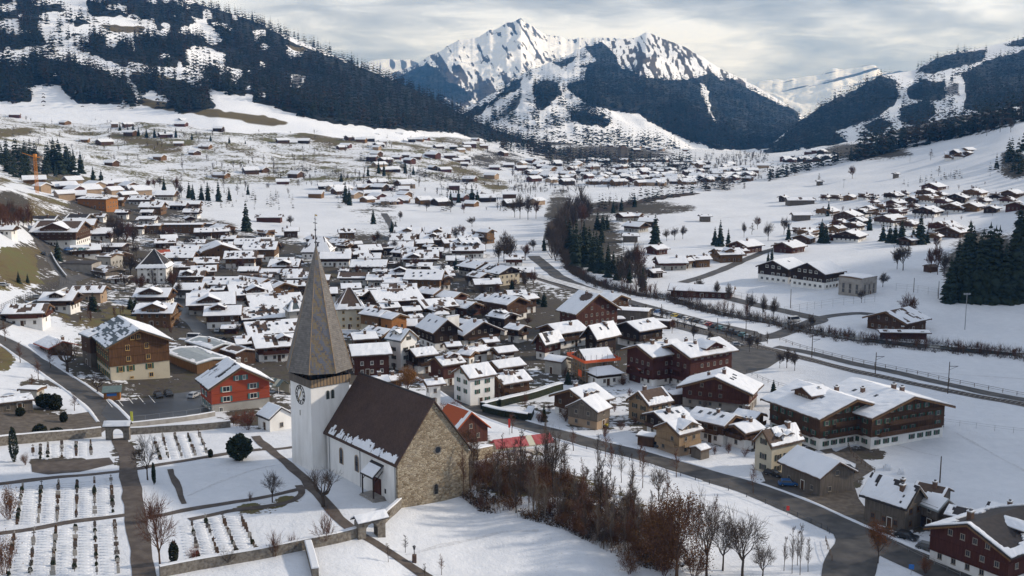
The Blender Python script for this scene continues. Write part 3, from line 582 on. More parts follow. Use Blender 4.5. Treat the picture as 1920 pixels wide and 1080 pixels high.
# ---------------------------------------------------------------- the church
def rotm(a): return Matrix.Rotation(a, 4, 'Z')
def snow_patch(mb, P, t, m='roof_snow', seed=0, n_=(8, 4), cover=1.1, jit=.22, sc=.8):
    """a sheet of snow on the quad P00,P10,P11,P01 (eave-left, eave-right, ridge-right, ridge-left): cells left out by noise, skirt at its rim"""
    P00, P10, P11, P01 = [np.array(p, float) for p in P]; nx, ny = n_
    nrm = np.cross(P10 - P00, P01 - P00); nrm /= np.linalg.norm(nrm)
    if nrm[2] < 0: nrm = -nrm
    rg = np.random.default_rng(seed)
    a, b = np.meshgrid(np.linspace(0, 1, nx + 1), np.linspace(0, 1, ny + 1), indexing='ij')
    ja = a + (rg.random(a.shape) - .5) * jit / nx * ((a > 0) & (a < 1)); jb = b + (rg.random(a.shape) - .5) * jit / ny * ((b > 0) & (b < 1))
    edge = (rg.random(a.shape) - .5) * .10
    ja = np.where(a == 0, ja + np.abs(edge) * .12, np.where(a == 1, ja - np.abs(edge) * .12, ja)); jb = np.where(b == 0, jb + edge * .25, jb)
    if callable(cover):
        ca = (a[:-1, :-1] + a[1:, 1:]) / 2; cb = (b[:-1, :-1] + b[1:, 1:]) / 2; keep = cover(ca, cb)
    else: keep = np.ones((nx, ny), bool)
    base = ((P00 * (1 - ja)[..., None] + P10 * ja[..., None]) * (1 - jb)[..., None] + (P01 * (1 - ja)[..., None] + P11 * ja[..., None]) * jb[..., None])
    th = t * (.8 + .5 * rg.random(a.shape))
    rim = np.zeros(a.shape, bool)
    kp = np.pad(keep, 1); cnt = kp[:-1, :-1].astype(int) + kp[1:, :-1] + kp[:-1, 1:] + kp[1:, 1:]
    rim = cnt < 4; th = np.where(rim, th * .72, th)
    top = base + nrm * th[..., None]; bot = base - nrm * .02
    idx = np.arange(a.size).reshape(a.shape); V = np.concatenate([top.reshape(-1, 3), bot.reshape(-1, 3)]); o = a.size; F = []
    for i in range(nx):
        for j in range(ny):
            if not keep[i, j]: continue
            q = (idx[i, j], idx[i + 1, j], idx[i + 1, j + 1], idx[i, j + 1]); F.append(q)
            for (di, dj, e) in ((-1, 0, (3, 0)), (1, 0, (1, 2)), (0, -1, (0, 1)), (0, 1, (2, 3))):
                ii, jj = i + di, j + dj
                if ii < 0 or jj < 0 or ii >= nx or jj >= ny or not keep[ii, jj]:
                    u, w = q[e[0]], q[e[1]]; F.append((u, u + o, w + o, w))
    used = sorted({k_ for f in F for k_ in f}); re = {k_: i for i, k_ in enumerate(used)}
    mb.add([tuple(V[k_]) for k_ in used], [tuple(int(re[k_]) for k_ in f) for f in F], m); return mb
def arch_poly(w, h, n_=7):
    r = w / 2; P = [(-r, 0), (r, 0), (r, h - r)]
    P += [(r * math.cos(t), h - r + r * math.sin(t)) for t in np.linspace(0, math.pi, n_)[1:]]
    return P
CC = P2(587, 883.5); CH0 = CC.z; CH_ROT = R(-52)
church = empty('church', (CC.x, CC.y, CH0), CH_ROT, 'white church with tall tiled spire, clock tower and dark nave roof', 'church')
TW = 8.7; ZW = 17.2
def cpart(mb, name, parent=church, **k_): return mb.obj(name, parent, **k_)
# tower: slightly battered walls, white, with a plinth
mb = MB(); b0 = .12
mb.hexa([(-TW - b0, -b0, -3), (b0, -b0, -3), (b0, TW + b0, -3), (-TW - b0, TW + b0, -3), (-TW, 0, ZW), (0, 0, ZW), (0, TW, ZW), (-TW, TW, ZW)], 'plaster_white')
tower = cpart(mb, 'tower')
mb = MB(); 
for i in range(38):      # boarded gallery: upright boards on all four sides
    for side in range(4):
        t = -.2 + (TW + .4) * (i + .5) / 38; w = (TW + .4) / 38 * .46; z0 = ZW - .05 + .05 * ((i * 7 + side) % 3) * .4; z1 = ZW + 1.55
        if side == 0: mb.box(-t - w, -t + w, -.26 - .02 * (i % 2), -.16, z0, z1, 'timber_grey')
        elif side == 1: mb.box(.16, .26 + .02 * (i % 2), t - w, t + w, z0, z1, 'timber_pale' if i % 3 else 'timber_grey')
        elif side == 2: mb.box(-t - w, -t + w, TW + .16, TW + .26, z0, z1, 'timber_grey')
        else: mb.box(-TW - .26, -TW - .16, t - w, t + w, z0, z1, 'timber_grey')
mb.box(-TW - .15, .15, -.15, TW + .15, ZW - .1, ZW + .12, 'timber_dark'); cpart(mb, 'gallery')
mb = MB(); mb.box(-TW + .9, -.9, .9, TW - .9, ZW + .1, ZW + 3.2, 'black')  # black core stands in for the shade inside the open belfry
for x in np.linspace(-TW + .1, -.1, 6):
    for y in np.linspace(.1, TW - .1, 6):
        if x in (-TW + .1, -.1) or y in (.1, TW - .1) or abs(x + TW - .1) < .01 or abs(x + .1) < .01 or abs(y - .1) < .01 or abs(y - TW + .1) < .01: mb.box(x - .14, x + .14, y - .14, y + .14, ZW + .1, ZW + 3.1, 'timber_dark')
cpart(mb, 'belfry')
ctr = Vector((-TW / 2, TW / 2, 0)); RS = 6.95; ZS = ZW + 2.75; ZT = P2(587, 883).z * 0 + 44.9
spire = empty('spire', (0, 0, 0)); spire.parent = church
for k_ in range(8):
    a0, a1 = R(45 * k_), R(45 * k_ + 45); am = (a0 + a1) / 2
    V = []
    for f, zz in ((1., ZS), (.985, ZS + .35), (.5, (ZS + ZT) / 2), (.012, ZT)):
        for a in (a0, a1): V.append(ctr + Vector((math.cos(a) * RS * f, math.sin(a) * RS * f, zz)))
    # each facet has its own local frame, X across the facet, so that the tile courses run level
    c0 = ctr + Vector((math.cos(am), math.sin(am), 0)) * RS * .92 + Vector((0, 0, ZS))
    M = Matrix.Translation(c0) @ Matrix.Rotation(am + math.pi / 2, 4, 'Z'); Mi = M.inverted()
    mb = MB(); mb.add([Mi @ v for v in V], [(0, 1, 3, 2), (2, 3, 5, 4), (4, 5, 7, 6)], 'glazed_tile' if k_ == 7 else 'shingle')
    o = mb.obj('facet', spire); o.matrix_local = M
    if k_ == 7: o['label'] = 'facet with slanting bands of yellow and grey glazed tiles'
mb = MB()
for k_ in range(8):
    a = R(45 * k_); mb.tube(ctr + Vector((math.cos(a) * RS, math.sin(a) * RS, ZS)), ctr + Vector((0, 0, ZT)), .09, .05, 5, 'timber_pale')
mb.obj('hip_ridge', spire)
mb = MB(); V = [ctr + Vector((math.cos(R(45 * k_)) * RS, math.sin(R(45 * k_)) * RS, ZS - .02)) for k_ in range(8)]; mb.add(V, [tuple(range(8))], 'timber_dark'); mb.obj('soffit', spire)
mb = MB(); p = ctr + Vector((0, 0, ZT - .3))
mb.tube(p, p + Vector((0, 0, 6.6)), .13, .04, 6, 'metal_dark')
for zz, r in ((.9, .34), (2.2, .2), (3.4, .26)):
    for dz, rr0, rr1 in ((-.3, .06, r), (0, r, .06)): mb.tube(p + Vector((0, 0, zz + dz)), p + Vector((0, 0, zz + dz + .3)), rr0, rr1, 8, 'metal_dark', False)
mb.box(p.x - .75, p.x + .75, p.y - .05, p.y + .05, p.z + 4.7, p.z + 4.85, 'metal_dark'); mb.box(p.x - .4, p.x + .4, p.y - .05, p.y + .05, p.z + 5.5, p.z + 5.62, 'metal_dark')
mb.box(p.x - .06, p.x + .9, p.y - .03, p.y + .03, p.z + 6.2, p.z + 6.5, 'gold'); mb.obj('finial', spire)
# clock on the left face
clock = empty('clock', (-TW / 2 - .1, -.02, 14.9)); clock.parent = church
mb = MB(); n_ = 40
def ring(mb, r0, r1, y0, y1, m):
    V = []; F = []
    for i in range(n_):
        t = 2 * math.pi * i / n_
        for r in (r0, r1):
            for y in (y0, y1): V.append((r * math.cos(t), y, r * math.sin(t)))
    for i in range(n_):
        a = i * 4; b = (i + 1) % n_ * 4; F += [(a, b, b + 2, a + 2), (a + 1, a + 3, b + 3, b + 1), (a, a + 1, b + 1, b), (a + 2, b + 2, b + 3, a + 3)]
    mb.add(V, F, m)
ring(mb, 1.88, 2.02, -.06, .03, 'black'); ring(mb, 1.18, 1.26, -.06, .03, 'black'); mb.obj('dial_ring', clock)
NUM = ['XII', 'I', 'II', 'III', 'IIII', 'V', 'VI', 'VII', 'VIII', 'IX', 'X', 'XI']
for i, s_ in enumerate(NUM):
    mb = MB(); a = R(90 - 30 * i); er = Vector((math.cos(a), 0, math.sin(a))); et = Vector((math.sin(a), 0, -math.cos(a)))
    wds = {'I': .15, 'V': .34, 'X': .34}; tot = sum(wds[c] for c in s_); q = -tot / 2
    def stroke(q0, r0, q1, r1, w=.085):
        P = [er * r0 + et * (q0 - w / 2), er * r0 + et * (q0 + w / 2), er * r1 + et * (q1 + w / 2), er * r1 + et * (q1 - w / 2)]
        yy = Vector((0, -.055, 0)); mb.hexa([v + Vector((0, .02, 0)) for v in P] + [v + yy for v in P], 'black')
    for ch in s_:
        w = wds[ch]
        if ch == 'I': stroke(q + w / 2, 1.28, q + w / 2, 1.82)
        elif ch == 'V': stroke(q + w / 2, 1.28, q + .05, 1.82); stroke(q + w / 2, 1.28, q + w - .05, 1.82)
        else: stroke(q + .05, 1.28, q + w - .05, 1.82); stroke(q + w - .05, 1.28, q + .05, 1.82)
        q += w
    mb.obj('numeral', clock)
for nm, ang, ln, w in (('hour_hand', 62, 1.05, .15), ('minute_hand', -122, 1.6, .11)):
    mb = MB(); a = R(ang); er = Vector((math.cos(a), 0, math.sin(a))); et = Vector((-math.sin(a), 0, math.cos(a)))
    P = [er * -.35 - et * w, er * -.35 + et * w, er * ln + et * w * .4, er * ln - et * w * .4]
    mb.hexa([v + Vector((0, -.07, 0)) for v in P] + [v + Vector((0, -.1, 0)) for v in P], 'gold'); mb.obj(nm, clock)
def arched_window(name, parent, M, w, h, surround, glass='glass', sd=.28, depth=.12):
    mb = MB(); P = arch_poly(w + sd * 2, h + sd); Q = arch_poly(w, h); n1 = len(P)
    V = [(x, -.07, z - sd * .3) for x, z in P] + [(x, -.07, z) for x, z in Q]
    mb.add(V, [(i, (i + 1) % n1, (i + 1) % n1 + n1, i + n1) for i in range(n1)], surround)
    V = [(x, -.07, z) for x, z in Q] + [(x, depth, z) for x, z in Q]; mb.add(V, [(i, (i + 1) % n1, (i + 1) % n1 + n1, i + n1) for i in range(n1)], surround)
    V = [(x, -.07, z - sd * .3) for x, z in P] + [(x, .05, z - sd * .3) for x, z in P]; mb.add(V, [(i, (i + 1) % n1, (i + 1) % n1 + n1, i + n1) for i in range(n1)], surround)
    o = mb.obj(name, parent); o.matrix_local = M
    mb = MB(); mb.add([(x, -.055, z) for x, z in Q], [tuple(range(n1))], glass)
    for zz in np.arange(.5, h - .3, .5): mb.box(-w / 2 + .05, w / 2 - .05, -.075, -.06, zz - .02, zz + .02, 'metal_dark')
    mb.obj('pane', o); return o
for yy in (3.75, 4.85):
    arched_window('belfry_window', church, Matrix.Translation((0.0, yy, 14.3)) @ Matrix.Rotation(R(90), 4, 'Z'), .62, 1.75, 'plaster_grey', 'shutter_dark', .12)
mb = MB(); mb.box(-.09, .09, -.14, .02, 0, 1.1, 'plaster_grey'); mb.box(-.05, .05, -.16, .0, .06, 1.04, 'black'); o = mb.obj('slit_window', church); o.location = (-TW / 2 - .3, 0, 10.6)
# nave
NX0, NX1, NY0, NY1 = .35, 27.2, 2.9, 18.9; NYM = (NY0 + NY1) / 2; NE = 8.1; NR = 18.4
mb = MB(); mb.box(NX0, NX1 - .6, NY0, NY0 + .7, -3, NE, 'plaster_white'); mb.box(NX0, NX1 - .6, NY1 - .7, NY1, -5, NE, 'plaster_white')
mb.prism([(NY0, -3), (NY1, -3), (NY1, NE), (NYM, NR - .1), (NY0, NE)], NX0, NX0 + .6, 'plaster_white'); nave = cpart(mb, 'nave_wall')
mb = MB(); mb.prism([(NY0, -6), (NY1, -6), (NY1, NE), (NYM, NR - .12), (NY0, NE)], NX1 - .6, NX1, 'rubble'); gable = cpart(mb, 'stone_gable')
mb = MB(); n1 = 16; V = [(NX1 + .05, NYM + .9 + .62 * math.cos(t), 8.9 + .62 * math.sin(t)) for t in np.linspace(0, 2 * math.pi, n1, endpoint=False)]; mb.add(V, [tuple(range(n1))], 'glass')
for i in range(n1):
    t0, t1 = 2 * math.pi * i / n1, 2 * math.pi * (i + 1) / n1
    mb.hexa([(NX1 - .05, NYM + .9 + r * math.cos(t), 8.9 + r * math.sin(t)) for t, r in ((t0, .62), (t1, .62), (t1, .85), (t0, .85))] + [(NX1 + .08, NYM + .9 + r * math.cos(t), 8.9 + r * math.sin(t)) for t, r in ((t0, .62), (t1, .62), (t1, .85), (t0, .85))], 'stone_wall')
mb.obj('round_window', gable)
arched_window('gable_window', gable, Matrix.Translation((NX1, NYM + .4, .4)) @ Matrix.Rotation(R(90), 4, 'Z'), .8, 1.9, 'stone_wall', 'black', .15)
OV = .55; sl = (NR - NE) / (NYM - NY0)
def roofz(y): return NR - abs(y - NYM) * sl
mb = MB(); t = .35
for s in (-1, 1):
    ye = NYM + s * (NYM - NY0 + OV)
    mb.hexa([(NX0 - .1, NYM, NR), (NX1 + .45, NYM, NR), (NX1 + .45, ye, roofz(ye)), (NX0 - .1, ye, roofz(ye)), (NX0 - .1, NYM, NR + t), (NX1 + .45, NYM, NR + t), (NX1 + .45, ye, roofz(ye) + t * .9), (NX0 - .1, ye, roofz(ye) + t * .9)], 'nave_tile')
nroof = cpart(mb, 'nave_roof')
mb = MB(); mb.tube((NX0, NYM, NR + t), (NX1 + .45, NYM, NR + t), .2, .2, 6, 'roof_dark'); mb.obj('roof_ridge', nroof)
mb = MB()
for x0, x1, h, sd_ in ((2.2, 4.3, 2.0, 1), (5.3, 7.4, 1.8, 2), (8., 10.2, 1.5, 3), (10., 13.8, 1.9, 4), (13.4, 18.4, 2.1, 5), (18.6, 21.2, 1.5, 6), (21.4, 26.8, 1.6, 7)):
    ya = NY0 - OV + .15; z0 = roofz(ya) + t; yb = ya + h / 1.55; z1 = roofz(yb) + t
    snow_patch(mb, [(x0, ya, z0), (x1, ya, z0), (x1, yb, z1), (x0, yb, z1)], .16, seed=sd_, n_=(int((x1 - x0) / .28), 6), jit=.9,
               cover=lambda a, b, s=sd_: (b < .25 + .95 * vnoise(a * 6 + s * 9, a * 0 + .5, s)) & (a + .12 * b > .04) & (vnoise(a * 9 + s, b * 3, s + 4) > .16))
mb.obj('roof_snow', nroof)
for xx in (6.5, 12.5, 18.2): arched_window('nave_window', church, Matrix.Translation((xx, NY0, 2.7)), 1.05, 3.1, 'plaster_tan')
for xx in (NX0 + 1.5, NX1 - .75, 13.9): cpart(MB().tube((xx, NY0 - .12, -1), (xx, NY0 - .12, NE - .1), .07, .07, 6, 'metal_grey'), 'downpipe')
mb = MB(); mb.box(22.6, 23.1, NY0 - .04, NY0 + .1, 1.1, 2., 'black'); cpart(mb, 'small_window')
# side porch: canopy roof on posts over a flight of steps
porch = empty('porch', (20.2, NY0, 0)); porch.parent = church
mb = MB(); mb.slab((-2.2, .0, 6.3), (2.3, .0, 6.3), (2.3, -2.5, 4.2), (-2.2, -2.5, 4.2), .18, 'roof_dark'); mb.obj('canopy', porch)
mb = MB(); snow_patch(mb, [(-2., -2.4, 4.48), (2.1, -2.4, 4.48), (2.1, -.5, 6.06), (-2., -.5, 6.06)], .2, seed=5, n_=(8, 4)); mb.obj('canopy_snow', porch)
mb = MB()
for x in (-1.9, 2.): mb.box(x - .1, x + .1, -2.3, -2.1, .4, 4.4, 'timber_dark'); mb.tube((x, -2.2, 3.2), (x, -.1, 5.2), .09, .09, 5, 'timber_dark')
mb.box(-1.2, 1.2, -.16, .05, .4, 3.4, 'timber_red'); mb.obj('door', porch)
mb = MB()
for i in range(4): mb.box(-2.4, 2.4 + .3 * i, -2.4 - i * .35, 0, -2., .35 - i * .22, 'concrete')
mb.obj('step', porch)
# ---------------------------------------------------------------- houses
WIN = {}
def window_mesh(frame, shutter=None, w=.95, h=1.15):
    k_ = (frame, shutter, w, h)
    if k_ in WIN: return WIN[k_]
    mb = MB(); f = .12            # frame ring proud of the wall, glass set back, glazing bar; faces local -Y
    for x0, x1, z0, z1 in ((-w / 2, w / 2, 0, f), (-w / 2, w / 2, h - f, h), (-w / 2, -w / 2 + f, f, h - f), (w / 2 - f, w / 2, f, h - f)): mb.box(x0, x1, -.07, .03, z0, z1, frame)
    mb.box(-.035, .035, -.05, .02, f, h - f, frame); mb.box(-w / 2 - .06, w / 2 + .06, -.14, .02, -.07, -.002, frame)
    if shutter:
        for s in (-1, 1): mb.box(s * (w / 2 + .26) - .23, s * (w / 2 + .26) + .23, -.09, .01, -.02, h + .02, shutter)
    mb2 = MB(); mb2.box(-w / 2 + f, w / 2 - f, -.035, .02, f, h - f, 'glass')
    WIN[k_] = (mb.mesh('window'), mb2.mesh('pane')); return WIN[k_]
def add_window(parent, M, frame='frame_white', shutter=None, w=.95, h=1.15, pane=True):
    a, b = window_mesh(frame, shutter, w, h)
    o = link('window', a, parent); o.matrix_local = M
    link('pane', b, o)
MISC = {}
def misc(name, fn):
    if name not in MISC: MISC[name] = fn().mesh(name)
    return MISC[name]
def skylight_mb(): return MB().box(-.42, .42, -.62, .62, -.2, .34, 'metal_dark').box(-.34, .34, -.54, .54, .341, .36, 'glass')
def chimney_mb(m='brick'):
    def f():
        mb = MB().box(-.42, .42, -.42, .42, -1.6, 1.25, m); mb.box(-.52, .52, -.52, .52, 1.25, 1.4, 'concrete').box(-.22, .22, -.22, .22, 1.4, 1.75, 'metal_dark'); mb.box(-.5, .5, -.5, .5, 1.401, 1.5, 'roof_snow'); return mb
    return f
HOUSES = []      # (x, y, z, px, py, object, facts) for the labels
def house(cx, cy, wpx, rot=0., ratio=1.0, eave=5.2, pitch=20, wall='timber_brown', base='plaster_white', hb=2.6, roof='roof_brown', snow=1.0, over=1.35, chim=1, chim_m='brick',
          dorm=(), sky=0, balc=True, win='frame_dim', shut=None, wrow=None, gdorm=None, hip=0., name='chalet', label=None, cat='house', seed=None, ground=None, detail=2, bare=None, ext=None, sidewin=True, hb_side=None, size=None, wsize=(.95, 1.15), group=None, front=True, snow_t=.26, gwin=None):
    """cx, cy: photo pixel of the middle of the roof; wpx: width of the whole roof in the photo; rot: heading of the ridge, degrees; ratio: length along the ridge / width"""
    seed = seed if seed is not None else int(cx * 13 + cy * 7); rg = random.Random(seed); a = R(rot)
    rise_k = math.tan(R(pitch))
    p = None; hmid = eave + 1.5
    for _ in range(4):
        p = ground_at(cx, cy, hmid) if ground is None else Vector((*ground, hz(*ground)))
        sc = ppm(p.y) * .97
        va = math.atan2(p.x, p.y); ar = a + va       # heading seen from the camera
        k_ = abs(math.cos(ar)) * ratio + abs(math.sin(ar))
        wo = wpx * 1.1 / sc / k_
        if size: wo = size[1] + 2 * over
        lo = wo * ratio if not size else size[0] + 2 * over
        w, l = max(3., wo - 2 * over), max(3., lo - 2 * over)
        rise = w / 2 * rise_k; hmid = eave + rise * (.25 + .25 * abs(math.sin(ar)))
    z0 = p.z
    # stand on the lowest corner of the ground, keep the middle level
    root = empty(name, (p.x, p.y, z0), a, label, cat, group)
    wx, wy = l / 2, w / 2; zr = eave + rise
    def part(mb, nm, par=root, **q): return mb.obj(nm, par, **q)
    if hb > 0:
        mb = MB(); mb.box(-wx, wx, -wy, wy, -3.5, hb, base); part(mb, 'base_wall')
    pj = .10 if hb > 0 else 0
    up = wall; mb = MB(); z_ = hb if hb > 0 else -3.5
    if hip > 0:
        mb.box(-wx - pj, wx + pj, -wy - pj, wy + pj, z_, eave, up)
    else: mb.prism([(-wy - pj, z_), (wy + pj, z_), (wy + pj, eave - .02), (0, zr - .02), (-wy - pj, eave - .02)], -wx - pj, wx + pj, up)
    wallo = part(mb, 'upper_wall')
    if detail > 1 and not up.startswith('plaster') and eave - hb > 2:      # floor beams crossing the timber front
        mb = MB()
        for zb in np.arange(hb + .1, eave + .3, 2.5): mb.box(-wx - pj - .12, wx + pj + .12, -wy - pj - .12, wy + pj + .12, zb - .1, zb + .1, up)
        mb.obj('beam', wallo)
    tR = .28; ox = wx + over; oy = wy + over; ze = eave - over * rise_k
    mb = MB()
    if hip > 0:
        hx = max(.2, ox - hip * oy)
        zt = ze + oy * rise_k
        B = [(-ox, -oy, ze), (ox, -oy, ze), (ox, oy, ze), (-ox, oy, ze)]; T_ = [(-hx, 0, zt), (hx, 0, zt)]
        mb.add([*B, *T_], [(0, 1, 5, 4), (1, 2, 5), (2, 3, 4, 5), (3, 0, 4), (3, 2, 1, 0)], roof)
    else:
        for s in (-1, 1):
            mb.hexa([(-ox, 0, zr), (ox, 0, zr), (ox, s * oy, ze), (-ox, s * oy, ze), (-ox, 0, zr + tR), (ox, 0, zr + tR), (ox, s * oy, ze + tR), (-ox, s * oy, ze + tR)], roof)
        if detail > 1:
            for s in (-1, 1):      # verge boards under the gable ends
                for e in (-1, 1):
                    xa = e * (ox - .02); mb.hexa([(xa, 0, zr - .3), (xa + e * .1, 0, zr - .3), (xa + e * .1, s * (oy - .1), ze - .3), (xa, s * (oy - .1), ze - .3), (xa, 0, zr + .02), (xa + e * .1, 0, zr + .02), (xa + e * .1, s * (oy - .1), ze + .02), (xa, s * (oy - .1), ze + .02)], 'timber_honey' if wall not in ('timber_dark', 'timber_grey') else wall)
    ro = part(mb, 'roof')
    # what the camera can see of it: side -1 is local -Y
    camv = (rotm(-a) @ Vector((-p.x, -p.y, 0))).normalized()
    if snow > 0:
        mb = MB()
        for s in (-1, 1):
            RES = .5 if p.y < 300 else .72; nx_ = max(5, min(26, int(lo / 1.1))); ny_ = max(3, min(12, int(oy / 1.1))); sd_ = seed + (s > 0)
            if snow >= 1: cov = 1.1
            elif snow >= .6: cov = (lambda q, r, s_=sd_: (fbm(q * lo / 2.2 + s_, r * oy / 4.5, s_, 3) < .38 + snow * .30) | (r < .10))
            else: cov = (lambda q, r, s_=sd_: (r < .12 + snow * 1.1 * vnoise(q * lo / 3 + s_, r * 0, s_)) | (q < .05) | (q > .95 ))
            if callable(cov): nx_ = max(8, min(36, int(lo / RES))); ny_ = max(6, min(20, int(oy / RES)))
            if bare is not None: nx_ = max(10, min(44, int(lo / .45))); ny_ = max(8, min(24, int(oy / .45))); cov = bare if s == (-1 if camv.y < 0 else 1) else 1.1
            iz = .14
            if hip > 0:
                zt = ze + oy * rise_k; hx = max(.2, ox - hip * oy)
                snow_patch(mb, [(s * (ox - iz), s * (oy - iz), ze + iz * rise_k), (-s * (ox - iz), s * (oy - iz), ze + iz * rise_k), (-s * hx, s * .1, zt), (s * hx, s * .1, zt)], snow_t * .8, seed=sd_, n_=(nx_, ny_), cover=cov)
                zz = [(s * (ox - iz), -oy + iz, ze + iz * rise_k), (s * (ox - iz), oy - iz, ze + iz * rise_k), (s * hx, .05, zt), (s * hx, -.05, zt)]
                snow_patch(mb, zz, snow_t * .8, seed=sd_ + 5, n_=(max(4, ny_), max(4, ny_)), cover=cov)
            else:
                snow_patch(mb, [(-ox + iz, s * (oy - iz), ze + iz * rise_k + tR), (ox - iz, s * (oy - iz), ze + iz * rise_k + tR), (ox - iz, 0, zr + tR), (-ox + iz, 0, zr + tR)], snow_t, seed=sd_, n_=(nx_, ny_), cover=cov)
        if mb.v: part(mb, 'roof_snow', ro)
    vis = -1 if camv.y < 0 else 1
    # chimneys, skylights, dormers on the visible slope
    def on_roof(fx, fy, s=None):
        s = vis if s is None else s; y = s * fy * oy
        return Vector((fx * wx, y, zr - abs(y) * rise_k + tR))
    for i in range(chim):
        q = on_roof(rg.uniform(-.6, .6), rg.uniform(.08, .4), rg.choice((vis, vis, -vis))); link('chimney', misc('chimney_' + chim_m, chimney_mb(chim_m)), root, q, 0, scale=rg.uniform(.8, 1.1))
    for i in range(sky):
        fx = -.75 + 1.5 * (i % 4 + .5) / min(4, max(1, sky)) + rg.uniform(-.08, .08); q = on_roof(fx, .35 + .3 * (i // 4) + rg.uniform(-.05, .05)); o = link('skylight', misc('skylight', skylight_mb), root, q)
        o.rotation_euler = (math.atan(rise_k) * (-vis), 0, 0)
    for d in dorm:      # (x along ridge -1..1, width m, distance out 0..1)
        fx, dw, fo = d[:3]; x0 = fx * wx; y0 = vis * fo * oy; zb = zr - abs(y0) * rise_k; dr = dw / 2 * .42; hd = d[3] if len(d) > 3 else 1.5
        dz = zb + hd + dr; yb = vis * max(0, (abs(y0) - (hd + dr) / max(rise_k, .05)))
        mb = MB(); mb.prism([(x0 - dw / 2, zb - .3), (x0 + dw / 2, zb - .3), (x0 + dw / 2, zb + hd), (x0, dz), (x0 - dw / 2, zb + hd)], y0, yb, wall, 'y'); do = part(mb, 'dormer')
        mb = MB(); ms = MB(); f = y0 + vis * .7
        for s in (-1, 1):
            e = dw / 2 + .6; A = (x0, f, dz); Bq = (x0 + s * e, f, dz - e * .42); Cq = (x0 + s * e, yb, dz - e * .42); Dq = (x0, yb, dz)
            mb.slab(A, Bq, Cq, Dq, .18, roof)
            if snow > 0: snow_patch(ms, [(x0 + s * e * .96, f - vis * .08, dz - e * .96 * .42 + .2), (x0 + s * e * .96, yb, dz - e * .96 * .42 + .2), (x0, yb, dz + .2), (x0, f - vis * .08, dz + .2)], snow_t * .9, seed=seed + 3, n_=(5, 4))
        mb.obj('dormer_roof', do)
        if ms.v: ms.obj('dormer_snow', do)
        nwd = max(1, int(dw / 1.8))
        for i in range(nwd):
            xx = x0 + (i - (nwd - 1) / 2) * 1.3; M = Matrix.Translation((xx, y0 + vis * .02, zb + .15)) @ (Matrix.Identity(4) if vis < 0 else rotm(math.pi)); add_window(do, M, win, None, .8, 1.1)
    # windows
    ww, wh = wsize
    def facade(M, width, gableh, sidew):
        if gwin and gableh:
            for fx, zz, w_, h_, sh_ in gwin: add_window(root, M @ Matrix.Translation((fx * width / 2, -(.0 if zz < hb - .3 else pj), zz)), win, sh_, w_, h_)
            return
        z = .9 if hb > 2 else .8; rows = []
        st = 2.55
        while z + wh < eave - .15: rows.append(z); z += st
        if not rows: rows = [max(.5, eave - 1.6)]
        if gableh and eave + .2 + wh < eave + rise * .62: rows.append(max(rows[-1] + st, eave - .3))
        if wrow: rows = rows[:wrow] if not gableh else rows[:wrow + 1]
        for k_, zz in enumerate(rows):
            usable = width - 1.4
            if zz + wh > eave: usable = max(1.2, (zr - zz - wh) / max(.1, rise) * width - 1.2)
            n_ = max(1, int(usable / (2.5 if detail > 1 else 3.2)))
            for i in range(n_):
                if rg.random() < .1: continue
                x = (i - (n_ - 1) / 2) * usable / n_; add_window(root, M @ Matrix.Translation((x, -(.0 if zz < hb - .3 else pj), zz)), win, shut, ww, wh)
    if detail > 0:
        if camv.x > .1: facade(Matrix.Translation((wx, 0, 0)) @ rotm(R(90)), w, True, False)
        if camv.x < -.1: facade(Matrix.Translation((-wx, 0, 0)) @ rotm(R(-90)), w, True, False)
        if sidewin: facade(Matrix.Translation((0, vis * wy, 0)) @ (Matrix.Identity(4) if vis < 0 else rotm(math.pi)), l, False, True)
        # balconies: on the gable end seen, and along the eave side
        if balc:
            e = 1 if camv.x > 0 else -1; zb = hb + (.15 if hb > 2 else 2.4)
            def balcony(M, ln, zb):
                mb = MB(); mb.box(-ln / 2, ln / 2, -1.15, 0, -.15, 0, wall); nb = max(4, int(ln / .35))
                mb.box(-ln / 2, ln / 2, -1.17, -1.07, .88, 1.0, wall)
                for i in range(nb):
                    x = -ln / 2 + ln * (i + .5) / nb; mb.box(x - ln / nb * .42, x + ln / nb * .42, -1.14, -1.10, .02, .88, wall if wall != 'timber_dark' else 'timber_brown')
                o = mb.obj('balcony', root); o.matrix_local = M @ Matrix.Translation((0, 0, zb))
            if abs(camv.x) > .2: balcony(Matrix.Translation((e * (wx + pj), 0, 0)) @ rotm(R(90 * e)), w * .86, zb)
            if abs(camv.y) > .45 and rg.random() < .7: balcony(Matrix.Translation((0, vis * (wy + pj), 0)) @ (Matrix.Identity(4) if vis < 0 else rotm(math.pi)), l * .8, zb)
            if eave > 7.5 and abs(camv.x) > .2: balcony(Matrix.Translation((e * (wx + pj), 0, 0)) @ rotm(R(90 * e)), w * .6, zb + 2.6)
        if front:
            Md = Matrix.Translation((rg.uniform(-.3, .3) * wx, vis * wy, 0)) @ (Matrix.Identity(4) if vis < 0 else rotm(math.pi))
            mb = MB(); mb.box(-.5, .5, -.08, .05, -.2, 2.05, 'timber_brown').box(-.6, -.5, -.1, .05, -.2, 2.12, 'frame_white').box(.5, .6, -.1, .05, -.2, 2.12, 'frame_white').box(-.6, .6, -.1, .05, 2.06, 2.2, 'frame_white'); o = mb.obj('door', root); o.matrix_local = Md
    HOUSES.append(dict(o=root, p=p, px=cx, py=cy, w=w, l=l, eave=eave, wall=wall, roof=roof, snow=snow, dorm=len(dorm), sky=sky, chim=chim, rot=rot, wpx=wpx, named=label is not None, kind=name, vis=vis, zr=zr))
    root['_'] = 0; del root['_']
    return root

